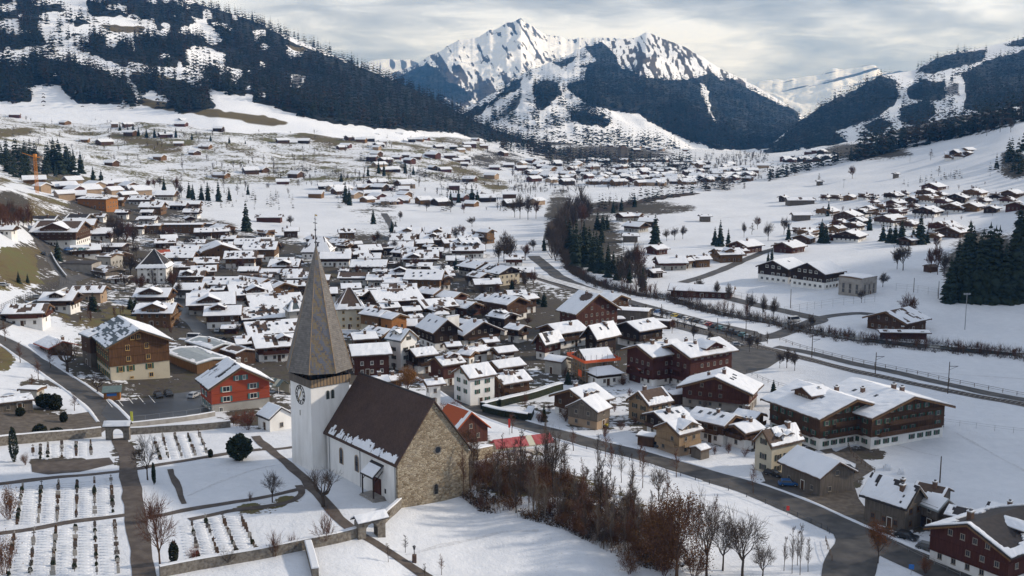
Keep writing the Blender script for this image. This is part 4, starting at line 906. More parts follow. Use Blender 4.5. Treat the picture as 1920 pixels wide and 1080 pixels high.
def on_plane(px, py, z):
    u, s = pix(px, py); d = (z - CAMZ) / s; return Vector((u * d, d, z))
def house_r(A, B, E, hr, he, over=1.2, **k_):
    """a house from its roof in the photo: A, B ends of the ridge, E a point on the eave seen; hr, he: height of ridge and eave above the ground"""
    mid = ((A[0] + B[0]) / 2, (A[1] + B[1]) / 2); g = ground_at(*mid, hr); zg = g.z
    a, b, e = on_plane(*A, zg + hr), on_plane(*B, zg + hr), on_plane(*E, zg + he)
    d = (b - a); d.z = 0; lo = d.length; d.normalize(); v = e - a; v.z = 0; wo = abs(v.x * d.y - v.y * d.x) * 2
    rot = math.degrees(math.atan2(d.y, d.x))
    if rot > 90: rot -= 180
    if rot <= -90: rot += 180
    pitch = math.degrees(math.atan2(hr - he, wo / 2)); w = wo - 2 * over; c = (a + b) / 2
    eave = hr - .28 - w / 2 * math.tan(R(pitch))
    q = (c.x, c.y); dz = zg - hz(*q)
    return house(mid[0], mid[1] + 15, abs(A[0] - B[0]) + 60, rot, pitch=pitch, eave=eave + dz, over=over, ground=q, size=(lo - 2 * over, w), **{kk: vv for kk, vv in k_.items() if kk not in ('pitch', 'eave', 'over')})
# ---------------------------------------------------------------- the village, house by house
def T(w, **k_): return dict(wall='timber_' + w, **k_)
BR, DK, RD, OR, HO, GY, MA = T('brown'), T('dark'), T('red'), T('orange'), T('honey'), T('grey'), T('maroon')
CR = dict(wall='plaster_cream', base='plaster_cream', balc=False); WH = dict(wall='plaster_white', balc=False)
BARN = dict(balc=False, hb=0, chim=0, detail=0); FLAT = dict(pitch=5, chim=0, balc=False, over=.5)
# ---- foreground on the right
house_r((1493.4, 712), (1608.6, 749), (1540.8, 789.2), 12.0, 8.3, **{**BR, 'eave': 9.6, 'hb': 3.0, 'pitch': 22, 'over': 1.9, 'chim': 2, 'dorm': ((-.15, 6.5, .52, 1.6),), 'sky': 2, 'shut': 'shutter_green', 'name': 'apartment_chalet', 'label': 'large brown apartment chalet with wide roof dormer, left one of the joined pair'})
house_r((1596.4, 707), (1716.9, 743.7), (1645, 789.7), 12.2, 8.2, **{**BR, 'eave': 9.6, 'hb': 3.0, 'pitch': 22, 'over': 1.9, 'chim': 3, 'sky': 2, 'shut': 'shutter_green', 'name': 'apartment_chalet', 'label': 'large brown apartment chalet with stepped balconies at the right end of the joined pair'})
house_r((1492, 792.4), (1429.8, 806), (1452.8, 838.5), 10.2, 6.8, **{**CR, 'eave': 6.6, 'pitch': 34, 'over': .5, 'chim': 1, 'snow': .72, 'shut': 'shutter_dark', 'hb': 0, 'wsize': (1.0, 1.3), 'name': 'rendered_house', 'label': 'cream rendered house with dark shutters and two snowy roof windows beside the grey barn', 'dorm': ((-.3, 1.3, .62, .9), (.25, 1.3, .62, .9))})
house_r((1493.4, 835), (1576, 866.9), (1515, 890), 7.2, 4.2, **{**GY, 'hb': 0, 'eave': 4.4, 'pitch': 23, 'over': .8, 'chim': 0, 'balc': False, 'detail': 1, 'wrow': 1, 'name': 'barn', 'label': 'weathered grey timber barn with snowy roof beside parked blue car', 'cat': 'barn'})
house(1567, 893, 50, 42, 1.0, **{**GY, 'hb': 0, 'eave': 2.3, 'pitch': 18, 'over': .5, 'chim': 0, 'balc': False, 'detail': 0, 'name': 'shed', 'label': 'small grey timber shed with white slats leaning by the barn', 'cat': 'shed'})
house_r((1635, 885), (1725, 911.6), (1704.7, 958.4), 9.0, 5., **{**GY, 'hb': 0, 'eave': 5.6, 'pitch': 27, 'over': .9, 'chim': 2, 'snow': .66, 'balc': False, 'wrow': 1, 'roof': 'roof_dark', 'name': 'farmhouse', 'label': 'long grey timber farmhouse with half bare dark roof by the road bend', 'win': 'frame_wood'})
house_r((1738.6, 921), (1779, 936), (1745, 953.6), 6.6, 4.6, **{**T('grey'), 'hb': 2.4, 'base': 'timber_dark', 'eave': 4.6, 'pitch': 20, 'over': .7, 'chim': 0, 'balc': False, 'roof': 'tin', 'snow_t': .1, 'name': 'farm_wing', 'label': 'low grey and brown wing with ribbed snowy roof joined to the farmhouse'})
house(1748, 918, 70, -40, 1., **{**GY, 'hb': 0, 'eave': 3.6, 'pitch': 24, 'over': .6, 'chim': 1, 'snow': .22, 'balc': False, 'detail': 1, 'roof': 'roof_brown', 'name': 'outbuilding', 'label': 'bare brown roofed outbuilding behind the long grey farmhouse'})
house_r((1929, 945), (1812.8, 982), (1893.8, 1048.6), 9.6, 6.2, **{**T('maroon'), 'hb': 2.0, 'eave': 6.4, 'pitch': 23, 'over': 1.0, 'chim': 1, 'snow': .42, 'roof': 'roof_dark', 'balc': False, 'dorm': ((.1, 3.2, .6, 1.1),), 'name': 'chalet', 'label': 'dark red timber house with mostly bare black roof at the lower right corner'})
house(1893, 963, 90, -40, .9, **{**BR, 'hb': 0, 'eave': 5.5, 'pitch': 26, 'over': .8, 'chim': 1, 'snow': .7, 'balc': False, 'roof': 'roof_dark', 'label': 'brown house with steep half snowy roof behind the dark red house'})
house(1805, 960, 62, -40, .9, **{**BR, 'hb': 0, 'eave': 4.6, 'pitch': 22, 'over': .7, 'chim': 0, 'snow': .62, 'balc': False, 'detail': 1, 'roof': 'roof_dark', 'label': 'small brown house with striped snow on roof between farm wing and red house'})
# ---- the two big houses by the car park
house_r((222, 591), (261.5, 617.3), (207.3, 660), 14.6, 10.4, over=1.3, gwin=((-.22, 11.6, 1.1, 1.5, None), (-.02, 11.6, 1.1, 1.5, None), (-.40, 8.7, 1.2, 1.6, None), (.25, 8.7, 1.2, 1.6, None), (-.38, 5.6, 1.2, 1.5, None), (.28, 5.6, 1.2, 1.5, None), (-.66, 2.8, 1.1, 1.5, 'shutter_green'), (-.32, 2.8, 1.1, 1.5, 'shutter_green'), (.32, 2.8, 1.2, 1.5, 'shutter_green'), (-.30, .6, 1., .6, None), (.36, .4, 1.2, 1.3, None)), wall='timber_rust', base='plaster_cream', hb=4.6, roof='roof_slate', snow=.78, bare=lambda q, r: (fbm(q * 7, r * 15 + q * 3, 5, 3) < .53) | (r < .05), snow_t=.16, chim=0, balc=False, win='frame_yellow', shut='shutter_green', wsize=(1.15, 1.5), label='tall brown timber house with cream ground floor and green shutters by the car park', name='guest_house')
house(178, 624, 52, -48, 1.1, wall='timber_brown', base='timber_grey', hb=4.4, eave=9.2, pitch=16, over=.7, roof='roof_slate', snow=.7, chim=0, balc=False, label='weathered timber wing with snow striped roof joined behind the tall brown timber house', name='guest_house_wing')
house_r((425.5, 670), (452, 688.4), (386, 728.2), 11.4, 6.6, over=1.2, gwin=((-.5, 5.3, 1.9, 1.4, 'shutter_teal'), (.44, 5.3, 1.9, 1.4, 'shutter_teal'), (-.5, 2.75, 1.9, 1.4, 'shutter_teal'), (.44, 2.75, 1.9, 1.4, 'shutter_teal'), (-.12, 7.9, .8, 1.2, 'shutter_teal'), (.14, 7.9, .8, 1.2, 'shutter_teal'), (-.7, .3, 1., 1.2, None)), wall='paint_red', base='plaster_grey', hb=2.5, roof='roof_dark', snow=.9, chim=1, balc=False, win='frame_white', shut='shutter_teal', wsize=(1.2, 1.35), label='bright red house with teal shutters and cream ground floor beside the car park', name='red_house', chim_m='concrete')
house(516, 770, 64, -48, .9, wall='plaster_white', hb=0, eave=3.2, pitch=34, over=.4, roof='roof_dark', snow=.86, chim=0, balc=False, detail=1, label='small white chapel annex with snowy steep roof just left of the tower', name='annex')
house(368, 665, 110, -48, 2.0, wall='timber_honey', hb=0, eave=3., pitch=7, over=.4, roof='tin', snow=.25, chim=0, balc=False, detail=0, label='long low workshop with ribbed metal roof between the brown and red houses', name='workshop')
house(395, 642, 84, -46, 1.8, wall='timber_brown', hb=0, eave=3.4, pitch=12, over=.4, roof='tin', snow=.35, chim=1, balc=False, detail=0, label='low metal roofed workshop behind the long ribbed one', name='workshop')
house(447, 655, 60, -46, 1.2, wall='timber_brown', hb=0, eave=3.6, pitch=14, over=.5, roof='roof_brown', snow=.35, chim=0, balc=False, detail=1, label='low brown roofed outbuilding with triangular snow patch behind the red house', name='outbuilding')
# the white block with the hipped dark roof and the grey block on the left
house(290, 487, 62, 4, .95, wall='plaster_white', base='plaster_white', hb=0, hip=.95, pitch=47, eave=7.4, over=.8, roof='roof_dark', snow=.1, chim=0, balc=False, win='frame_dim', label='square white house with a steep dark pyramid roof among bare trees', name='pyramid_roofed_house')
house(206, 478, 44, -16, .8, wall='plaster_grey', hb=0, eave=6.6, pitch=12, over=.5, snow=.6, roof='roof_brown', chim=0, balc=False, win='frame_dim', label='pale grey block with bands of windows beside the rooftop parking', name='office_block')
house(152, 492, 64, -4, 1.4, wall='concrete', hb=0, eave=3.6, pitch=3, over=.2, snow=0, roof='roof_dark', chim=0, balc=False, detail=0, label='low concrete parking deck left of the pale grey block', name='parking_deck', cat='parking deck')
# ---- by the main road
house_r((1115.6, 717.5), (1066.7, 730), (1154, 746.7), 8.2, 5.3, **{**BR, 'eave': 5.2, 'over': 1.2, 'dorm': ((-.3, 1.5, .5, .7), (.2, 1.5, .5, .7)), 'label': 'brown chalet with two round topped dormers beside the hedged garden'})
house_r((1118.8, 738), (1089.6, 748.8), (1108, 780), 7.6, 4.8, **{**T('grey'), 'hb': 2.3, 'base': 'plaster_tan', 'eave': 5., 'pitch': 26, 'over': .7, 'balc': False, 'label': 'narrow grey brown house with clean snowy roof at the main road edge'})
house(1219, 742, 80, 36, 1., **{**T('pale'), 'hb': 0, 'eave': 5.2, 'pitch': 34, 'over': .6, 'snow': .35, 'balc': False, 'roof': 'roof_brown', 'shut': 'shutter_dark', 'label': 'tan house with steep half bare brown roof and brick chimney'})
house(1219, 763, 44, -40, 1.1, **{**GY, 'hb': 0, 'eave': 2.6, 'pitch': 14, 'over': .5, 'chim': 0, 'balc': False, 'detail': 1, 'name': 'shed', 'cat': 'shed', 'label': 'low flat snowy shed in front of the tan house'})
house(1252, 775, 88, 32, 1.0, **{**DK, 'eave': 5.2, 'over': 1.1, 'sky': 3, 'label': 'dark chalet with roof windows behind the yellow fronted house'})
house(1272, 796, 86, 38, .95, **{**T('pale'), 'eave': 5.6, 'hb': 2.4, 'base': 'plaster_tan', 'pitch': 27, 'over': .8, 'dorm': ((.05, 5.5, .8, 1.0),), 'label': 'pale timber house with yellow cross gable facing the main road'})
house(1342, 779, 104, -44, 1.15, **{**BR, 'eave': 5.2, 'over': 1.0, 'sky': 4, 'label': 'brown house with broad snowy roof and four roof windows by the main road'})
house(1396, 798, 74, 36, 1.0, **{**BR, 'eave': 4.6, 'over': 1.0, 'chim': 2, 'label': 'low brown house with two chimneys beside the cream rendered house'})
house(1405, 776, 60, -40, 1.0, **{**BR, 'eave': 4.8, 'over': .9, 'label': 'small brown house tucked in behind the four roof window house'})
house(1313, 839, 32, 40, .9, **{**GY, **BARN, 'eave': 2.2, 'over': .4, 'name': 'garden_shed', 'cat': 'shed', 'label': 'tiny timber garden shed beside the main road'})
house(1214, 816, 38, -25, 1.5, **{**BR, **BARN, 'eave': 2.4, 'pitch': 6, 'over': .4, 'name': 'garage', 'cat': 'garage', 'label': 'low flat roofed garage below the dark chalet by the road'})
house_r((1362.5, 688), (1339.6, 707), (1412, 742), 9.5, 5.6, **{**RD, 'eave': 6.6, 'hb': 2.6, 'base': 'concrete', 'over': 1.6, 'chim': 2, 'sky': 3, 'label': 'wide dark red chalet with long balcony and spreading snowy roof beside the open car park'})
house(1232, 650, 120, 34, 1.1, **{**MA, 'eave': 9.5, 'hb': 2.2, 'over': 1.6, 'chim': 2, 'sky': 1, 'pitch': 19, 'label': 'huge maroon timber block, its left gabled half'}); house(1305, 648, 140, 34, 1.2, **{**MA, 'eave': 10., 'hb': 2.2, 'over': 1.6, 'chim': 3, 'sky': 3, 'pitch': 18, 'dorm': ((.2, 7, .75, 1.2),), 'label': 'huge maroon timber block, its right half with long railings beside the open car park'})
house(1113, 664, 74, 22, .95, **{**T('pale'), 'hb': 0, 'eave': 6.4, 'pitch': 27, 'over': .5, 'chim': 0, 'balc': False, 'snow_t': .14, 'roof': 'roof_dark', 'label': 'timber house wrapped in scaffolding with an orange safety net', 'name': 'scaffolded_house'})
house(1131, 692, 72, 25, 1.05, **{**T('dark'), 'hip': .5, 'eave': 3.6, 'hb': 2.4, 'over': .9, 'balc': False, 'label': 'low hip roofed house with white walls in front of the scaffolded house'})
house(1046, 672, 50, -35, 1.1, **{**T('grey'), 'wall': 'plaster_grey', 'hb': 0, 'eave': 4., 'over': .5, 'chim': 0, 'balc': False, 'detail': 1, 'label': 'plain pale rendered annex left of the scaffolded house'})
house(1202, 686, 46, 30, 1., **{**RD, 'hb': 0, 'eave': 4.2, 'snow': .45, 'roof': 'red_tile', 'over': .5, 'balc': False, 'detail': 1, 'label': 'small house with red tiled half snowy roof before the maroon block'})
house(1271, 737, 44, 20, 1.3, **{**BR, **FLAT, 'hb': 0, 'eave': 2.8, 'detail': 0, 'label': 'flat roofed low annex between tan house and wide dark red chalet'})
house_r((1047, 618), (1009, 626), (1026.5, 648), 8.8, 5.2, **{**RD, 'eave': 5.6, 'pitch': 27, 'snow': .6, 'chim': 1, 'roof': 'roof_dark', 'balc': False, 'label': 'dark red house with tall pale chimney and half bare steep roof', 'chim_m': 'concrete'})
house_r((1150, 601), (1103, 611), (1130.7, 636.6), 10.5, 6., **{**DK, 'eave': 7.2, 'over': 1.5, 'hb': 0, 'chim': 3, 'sky': 2, 'balc': False, 'label': 'big nearly black barn like house with clean snowy roof'})
house(1055, 612, 90, 36, 1., **{**BR, 'eave': 5.4, 'over': 1.2, 'label': 'brown chalet standing behind the tall pale chimney house'})
house(1200, 607, 90, 38, 1.0, **{**DK, 'eave': 6.6, 'over': 1.4, 'sky': 2, 'label': 'dark chalet behind the nearly black barn like house'})
house_r((1085, 543.7), (1124, 551.8), (1068.8, 588.4), 14.2, 7.6, **{**RD, 'eave': 9.5, 'hb': 2.4, 'pitch': 21, 'over': 1.3, 'chim': 1, 'balc': False, 'snow': 1, 'name': 'hotel', 'label': 'large red hotel with four rows of windows near the railway station', 'bare': lambda q, r: ((q - .62) / .26) ** 2 + ((r - .78) / .2) ** 2 > 1})
house(1148, 556, 62, -48, .9, **{**BR, 'eave': 5.6, 'over': 1., 'label': 'brown house close behind the large red hotel'})
house(1180, 580, 76, -18, 2.2, **{**GY, **FLAT, 'hb': 0, 'eave': 4.2, 'detail': 1, 'name': 'station_shed', 'label': 'flat roofed station building with dark marks in its snow'})
house(1126, 598, 84, 12, 3.0, **{**BR, **FLAT, 'hb': 0, 'eave': 3., 'detail': 0, 'label': 'long flat snowy roof in front of the red hotel'})
# ---- centre, left of the main street
house(889, 694, 78, 36, 1.0, **{**WH, 'hb': 0, 'eave': 8.0, 'pitch': 30, 'over': .7, 'snow': .9, 'shut': 'shutter_green', 'wsize': (.7, 1.15), 'label': 'tall white house with green shutters and scalloped roof beside the street', 'name': 'rendered_house'})
house(955, 706, 80, 34, 1.1, **{**BR, 'hb': 0, 'eave': 5., 'pitch': 25, 'over': .9, 'snow': .72, 'chim': 2, 'label': 'low brown house with patchy brown roof right of the white shuttered house'})
house(948, 680, 72, 32, 1.2, **{**BR, 'eave': 4.6, 'over': .9, 'chim': 2, 'label': 'brown house behind the patchy brown roofed one'})
house(838, 674, 66, 36, 1., **{**RD, 'eave': 6.4, 'hb': 2.2, 'pitch': 24, 'over': .9, 'snow': .85, 'dorm': ((.25, 3.6, .45, 1.2),), 'label': 'red brown house with broad snowy dormer left of the white shuttered house'})
house(790, 658, 60, 30, .9, **{**DK, 'eave': 6., 'snow': .8, 'label': 'dark house with twin small gables beside the narrow street'})
house(753, 626, 58, -40, .9, **{**WH, 'hb': 0, 'eave': 9.5, 'pitch': 38, 'over': .6, 'snow': .62, 'roof': 'roof_slate', 'dorm': ((0, 3, .6, 1.2),), 'shut': 'shutter_dark', 'label': 'tall white house with steep blue slate roof and snow patches', 'name': 'rendered_house'})
house_r((805, 587.5), (839.7, 599.7), (800, 622), 10.5, 6.2, **{**DK, 'eave': 8., 'over': 1.4, 'sky': 2, 'balc': False, 'label': 'dark gabled house with smooth snowy roof and white wall strip at its corner'})
house_r((884, 597), (908, 603.4), (867, 630.6), 8.5, 4.4, **{**DK, 'eave': 6.5, 'over': 1.3, 'label': 'broad low dark gable right of the white wall strip'})
house(873, 602, 34, -40, 1., **{**DK, 'eave': 6., 'chim': 2, 'label': 'small dark roof with chimney behind the broad low dark gable'})
house(970, 612, 48, -40, 1., **{**DK, 'eave': 5., 'label': 'dark house with bluish snowy roof left of tall pale chimney house'})
house(943, 589, 60, -42, 1.1, **{**DK, 'eave': 6.5, 'snow': .72, 'roof': 'roof_dark', 'dorm': ((-.3, 2, .4, 1), (.3, 2, .4, 1)), 'label': 'dark roofed house with two small dormers on its bluish slope'})
house(950, 560, 80, -44, 1., **{**BR, 'eave': 7., 'over': 1.3, 'sky': 4, 'label': 'brown chalet with pairs of roof windows left of the red hotel'})
house(990, 556, 40, 38, 1., **{**BR, 'eave': 6., 'label': 'brown roof peeping out behind the paired roof window chalet'})
house(681, 629, 52, 20, 1., **{**BR, 'eave': 6., 'balc': False, 'label': 'snow roofed house directly behind the long window row house'})
house(692, 654, 78, 16, 1.0, **{**RD, 'eave': 6.6, 'hb': 0, 'over': 1.2, 'chim': 0, 'balc': False, 'wrow': 2, 'win': 'frame_white', 'label': 'red brown house with one long row of white windows right of the spire'})
house(738, 591, 52, -44, .9, **{**OR, 'eave': 7., 'hb': 2.6, 'base': 'plaster_cream', 'over': .9, 'balc': False, 'win': 'frame_wood', 'label': 'bright orange timber house with gable towards the street'})
house(706, 585, 62, -36, 1.15, **{**T('honey'), 'eave': 7., 'hb': 3.4, 'base': 'plaster_cream', 'over': .9, 'sky': 3, 'balc': False, 'label': 'cream and brown house with three roof windows left of the orange house'})
house(655, 562, 52, 12, .9, **{**CR, 'hb': 0, 'hip': .8, 'pitch': 50, 'eave': 8.5, 'over': .9, 'snow': .14, 'roof': 'roof_brown', 'win': 'frame_yellow', 'chim': 0, 'label': 'cream house with tall dark brown hipped roof just right of the spire', 'name': 'rendered_house'})
house(554, 573, 42, 25, .9, **{**T('grey'), 'wall': 'plaster_grey', 'hb': 0, 'hip': .6, 'pitch': 40, 'eave': 8., 'over': .7, 'snow': .7, 'roof': 'roof_slate', 'balc': False, 'label': 'grey stone house with snowy hipped roof just left of the spire', 'name': 'rendered_house'})
house(894, 653, 52, 32, 1.2, **{**BR, 'eave': 4., 'snow': .72, 'balc': False, 'label': 'low house with black striped snowy roof'}); house(917, 637, 38, 28, 1., **{**BR, 'eave': 4.5, 'balc': False, 'label': 'small square snowy roof behind the black striped one'})
house(944, 654, 52, 30, 1.1, **{**BR, 'eave': 4.2, 'balc': False, 'chim': 0, 'label': 'plain snowy roofed house right of the black striped roof'}); house(877, 660, 26, -30, 1., **{**OR, 'eave': 4, 'balc': False, 'label': 'small bluish roof with orange gable board'}); house(848, 645, 24, 20, 1., **{**BR, 'eave': 4., 'balc': False, 'label': 'tiny snowy roof left of the black striped one'})
house(812, 715, 36, 25, .9, **{**WH, 'hb': 0, 'eave': 6., 'label': 'white walled house half hidden by the orange autumn tree'}); house(738, 707, 30, 30, .9, **{**T('brown'), 'eave': 4.5, 'snow': .6, 'label': 'low brown house left of the orange autumn tree'}); house(708, 710, 44, 20, .9, **{**BR, 'eave': 5., 'label': 'snow roofed house showing over the ridge of the church roof'})
house(862, 784, 104, -52, .9, **{**T('red'), 'hb': 0, 'eave': 3.0, 'pitch': 40, 'over': .6, 'chim': 0, 'balc': False, 'roof': 'ribbed_red', 'snow': .05, 'detail': 1, 'bare': lambda q, r: (q > .93 - .12 * (1 - r)), 'label': 'small house with bright red ribbed roof behind the stone church gable'})
# ---- upper centre: (x, y, width, rot, ratio, style, extras)
DEF = [
 (815,567,78,28,1.1,BR,dict(eave=5.5)), (822,577,38,-60,1.,DK,dict(eave=5.5)), (826,584,30,10,1.,CR,dict(eave=4.5,hip=.7,win='frame_yellow')), (770,578,38,20,1.,BR,dict(balc=False)), (778,592,28,22,1.,HO,dict(balc=False)),
 (728,572,42,25,1.,BR,dict(sky=6)), (690,575,34,-20,1.,BR,dict(snow=.8)), (672,549,46,25,1.,DK,{}), (738,552,98,24,1.05,BR,dict(eave=5.8,chim=2,sky=1,over=1.5)), (748,538,58,6,1.4,BR,dict(eave=4.2,chim=2)),
 (798,515,72,-6,1.,T('honey'),dict(eave=7.2,sky=6,hb=2.4,wrow=2)), (835,518,22,-60,1.,T('honey'),dict(eave=7.5)), (773,497,22,0,1.,DK,dict(eave=4.6)), (797,496,28,0,1.,DK,dict(snow=.8)),
 (893,494,66,-46,1.,DK,dict(eave=6.2,over=1.4)), (937,503,74,-48,1.05,T('dark'),dict(eave=7.6,hb=5.2,base='plaster_cream',snow=.75,roof='roof_dark',balc=False)), (900,514,48,-46,1.,DK,dict(eave=6.2,hb=2.8,snow=.85)),
 (877,463,56,2,1.,BR,dict(eave=5.5,dorm=((-.6,1.6,.35),(-.2,1.6,.4),(.2,1.6,.4),(.6,1.6,.35)),label='wide chalet with a row of dark dormers at the far edge of the village')), (884,440,40,5,1.,DK,dict(chim=3)), (912,432,34,-40,1.,T('honey'),dict(eave=9,balc=True)),
 (757,445,46,0,.9,BR,dict(chim=1)), (765,433,48,0,.9,HO,dict(dorm=((0,5,.7),))), (813,444,46,0,.9,BR,dict(dorm=((0,4,.6),))), (822,433,46,0,.9,HO,dict(dorm=((0,5,.8),))),
 (765,468,58,-30,.9,DK,dict(eave=6.5,over=1.4)), (788,478,60,4,1.,BR,dict(dorm=((-.4,6,.9,1.2),),sky=2,chim=2)), (752,459,44,2,1.,BR,{}), (806,460,26,-40,1.,DK,{}), (722,462,28,20,1.,DK,dict(snow=.4)),
 (692,464,44,18,1.,DK,{}), (668,472,42,14,1.,BR,{}), (694,480,40,2,1.,BR,dict(eave=4.5)), (649,458,22,-30,1.,BR,{}), (667,455,24,20,1.,BR,{}), (693,494,64,0,1.2,DK,dict(eave=4.5)), (733,493,27,0,1.,GY,FLAT), (713,507,26,0,1.2,DK,dict(eave=4)),
 (711,520,44,0,1.1,DK,dict(eave=4.4,chim=2)), (645,506,18,0,1.,DK,dict(eave=4.4)), (664,516,54,0,1.3,DK,dict(eave=4.6,snow=.2,roof='roof_brown')), (750,510,38,3,1.,DK,dict(eave=5.4,dorm=((0,5,.6),))), (630,479,54,4,1.1,BR,dict(eave=5.5)), (645,457,30,-30,1.,BR,{}),
 (597,460,56,0,.8,T('grey'),dict(hip=.5,pitch=36,eave=5,over=.8,roof='roof_dark',balc=False)), (658,536,34,10,1.,DK,{}), (610,545,40,10,1.,DK,{}), (600,520,40,0,1.,DK,{}), (700,541,30,0,1.,DK,dict(eave=4)),
 (410,461,70,-68,1.,HO,dict(eave=7.6,hb=2.4,over=1.6,win='frame_wood',label='wide honey coloured timber house whose gable with rows of windows faces the camera')), (465,453,48,3,1.,HO,dict(sky=4)), (490,461,62,3,1.,HO,dict(eave=8,sky=6,hb=2.5)), (452,478,56,8,1.,HO,dict(eave=6.6,sky=6,hb=2.6)), (484,481,20,8,1.,HO,dict(eave=6)),
 (389,471,36,4,1.,HO,dict(sky=2)), (388,488,44,10,1.,HO,dict(sky=2)), (382,504,42,14,1.,HO,dict(sky=2)), (347,467,52,6,1.2,HO,dict(sky=3)), (340,478,54,2,1.2,HO,dict(sky=3)), (342,496,46,3,1.1,HO,dict(chim=2)), (362,513,48,5,1.,T('brown'),dict(snow=.7,dorm=((-.4,4,.8),),base='plaster_tan')),
 (536,493,58,0,1.,DK,dict(dorm=((0,6,.85),),snow=.85)), (510,508,40,0,1.2,DK,dict(eave=4)), (548,509,40,0,1.,DK,dict(eave=4.2)), (472,514,40,2,1.4,BR,dict(snow=0,roof='roof_brown',pitch=8,eave=4,balc=False)), (500,517,24,0,1.,DK,dict(eave=3.6)), (558,516,50,4,1.1,DK,dict(eave=5)), (560,531,40,6,1.,DK,{}),
 (421,526,72,4,1.3,BR,dict(sky=5,eave=5)), (455,530,46,6,1.1,BR,dict(chim=3)), (488,525,48,-35,1.,BR,{}), (523,532,58,-52,.95,T('honey'),dict(eave=6.4,over=1.4,label='honey brown chalet with stacked balconies on its right gable, left of the spire')), (467,542,78,22,1.,BR,dict(eave=6.2,dorm=((.2,7,.85,1.4),),sky=4,chim=1)),
 (411,540,30,4,1.,BR,dict(sky=4)), (380,546,42,-10,.9,DK,{}), (396,560,78,14,1.,BR,dict(eave=5.8,dorm=((-.1,8,.85,1.2),),sky=1)), (419,582,64,10,1.,BR,dict(eave=6.8,hb=2.8,dorm=((-.3,5,.5,1.4),),sky=1)), (513,562,98,22,1.15,BR,dict(eave=5.6,chim=3)), (495,585,88,20,1.1,T('dark'),dict(eave=5.4,sky=7,chim=2)),
 (508,612,98,22,1.1,BR,dict(eave=5.6,sky=6,chim=1,over=1.4)), (516,638,86,22,1.05,RD,dict(eave=6.2,hb=2.6,dorm=((.35,3.6,.55,1.2),),label='red brown chalet with balcony and single dormer left of the church spire')), (433,612,34,5,1.4,RD,dict(eave=2.8,balc=False,detail=0)), (452,633,26,30,1.,DK,dict(eave=3,balc=False,detail=0,chim=0)),
 (290,548,70,2,1.,BR,dict(eave=5.4,dorm=((-.05,8,.75,1.2),))), (295,577,78,3,1.,T('honey'),dict(eave=6.4,hb=0,base='timber_brown',dorm=((0,8,.8,1.3),),label='honey brown chalet with big central dormer and two balconies on the left street')), (168,542,64,3,1.2,GY,dict(eave=4.6,wall='plaster_tan',hb=0,balc=False)), (114,555,70,2,1.,DK,dict(eave=5.6,hb=2.6,dorm=((-.05,4.5,.7,1.3),),sky=2,label='dark chalet with white ground floor and single middle dormer')),
 (52,578,80,8,1.1,RD,dict(eave=5.8,hb=2.9,chim=0,label='red brown and white house with wide plain snowy roof at the left edge')), (12,427,42,0,1.1,DK,dict(eave=4)), (185,434,50,14,1.1,DK,dict(eave=4.5)), (200,459,76,0,1.4,DK,dict(eave=4.,pitch=8,balc=False)),
 (115,425,96,2,1.,T('brown'),dict(eave=9.2,hb=3.2,snow=.45,roof='roof_brown',dorm=((0,13,.9,1.4),),over=1.6,label='large dark brown chalet with wide red brown cross gable on the left slope')), (150,417,60,8,1.2,T('honey'),dict(eave=7)), (80,409,58,2,1.5,GY,dict(snow=.15,roof='roof_dark',eave=3,balc=False)), (150,406,48,-4,1.,GY,dict(snow=.2,roof='roof_dark',eave=4,balc=False)), (186,404,30,2,1.,GY,dict(snow=.75,eave=3.6,balc=False)),
 (183,371,64,-14,1.5,T('orange'),dict(eave=8,pitch=7,hb=0,sky=8,balc=False,over=.8,label='flat roofed block with bright orange end wall on the left')), (287,384,46,2,1.,HO,dict(eave=6)), (277,396,26,2,1.,DK,dict(eave=4)), (277,409,38,2,1.2,DK,dict(eave=4)), (286,422,34,4,1.3,HO,dict(eave=6,pitch=6,hb=0,balc=False)),
 (337,420,80,4,3.,HO,dict(eave=6,pitch=5,hb=0,balc=False,label='long flat roofed honey timber building along the field')), (258,424,28,2,1.3,BR,dict(eave=5,pitch=8)), (386,419,34,-8,1.6,GY,{**FLAT,'eave':5}), (417,424,46,-40,1.,OR,dict(eave=5,over=1.2,label='small orange chalet with red chimney beside the lone tall spruce')), (305,472,32,30,1.,BR,dict(eave=5,roof='red_tile',snow=.3)),
 (265,371,44,0,1.2,DK,{}), (335,383,34,0,1.2,DK,dict(eave=4)), (360,395,32,2,1.,DK,{}), (363,380,30,2,1.,BR,{}), (355,407,22,-60,1.,DK,{}), (230,396,26,4,1.,DK,{}), (312,362,40,2,1.,BR,{}), (222,373,24,4,1.,HO,{}), (104,640,66,-46,1.25,BR,dict(eave=3.4,hb=0,balc=False,detail=1,roof='red_tile',bare=lambda q,r: r>-1,label='low brown barn with bluish snow on its left slope beside the old pollard tree')),
 (430,445,30,0,1.,BR,{}), (225,520,40,0,1.,GY,dict(eave=3,pitch=6,balc=False)), (25,748,62,30,1.2,GY,{**FLAT,'eave':3.,'hb':0,'label':'flat snow covered shelter with open front at the left edge'}), (60,728,44,-10,1.3,GY,{**FLAT,'eave':3.2,'hb':0,'wall':'plaster_grey','label':'flat roofed garage built into the snowy bank at left'}),
]
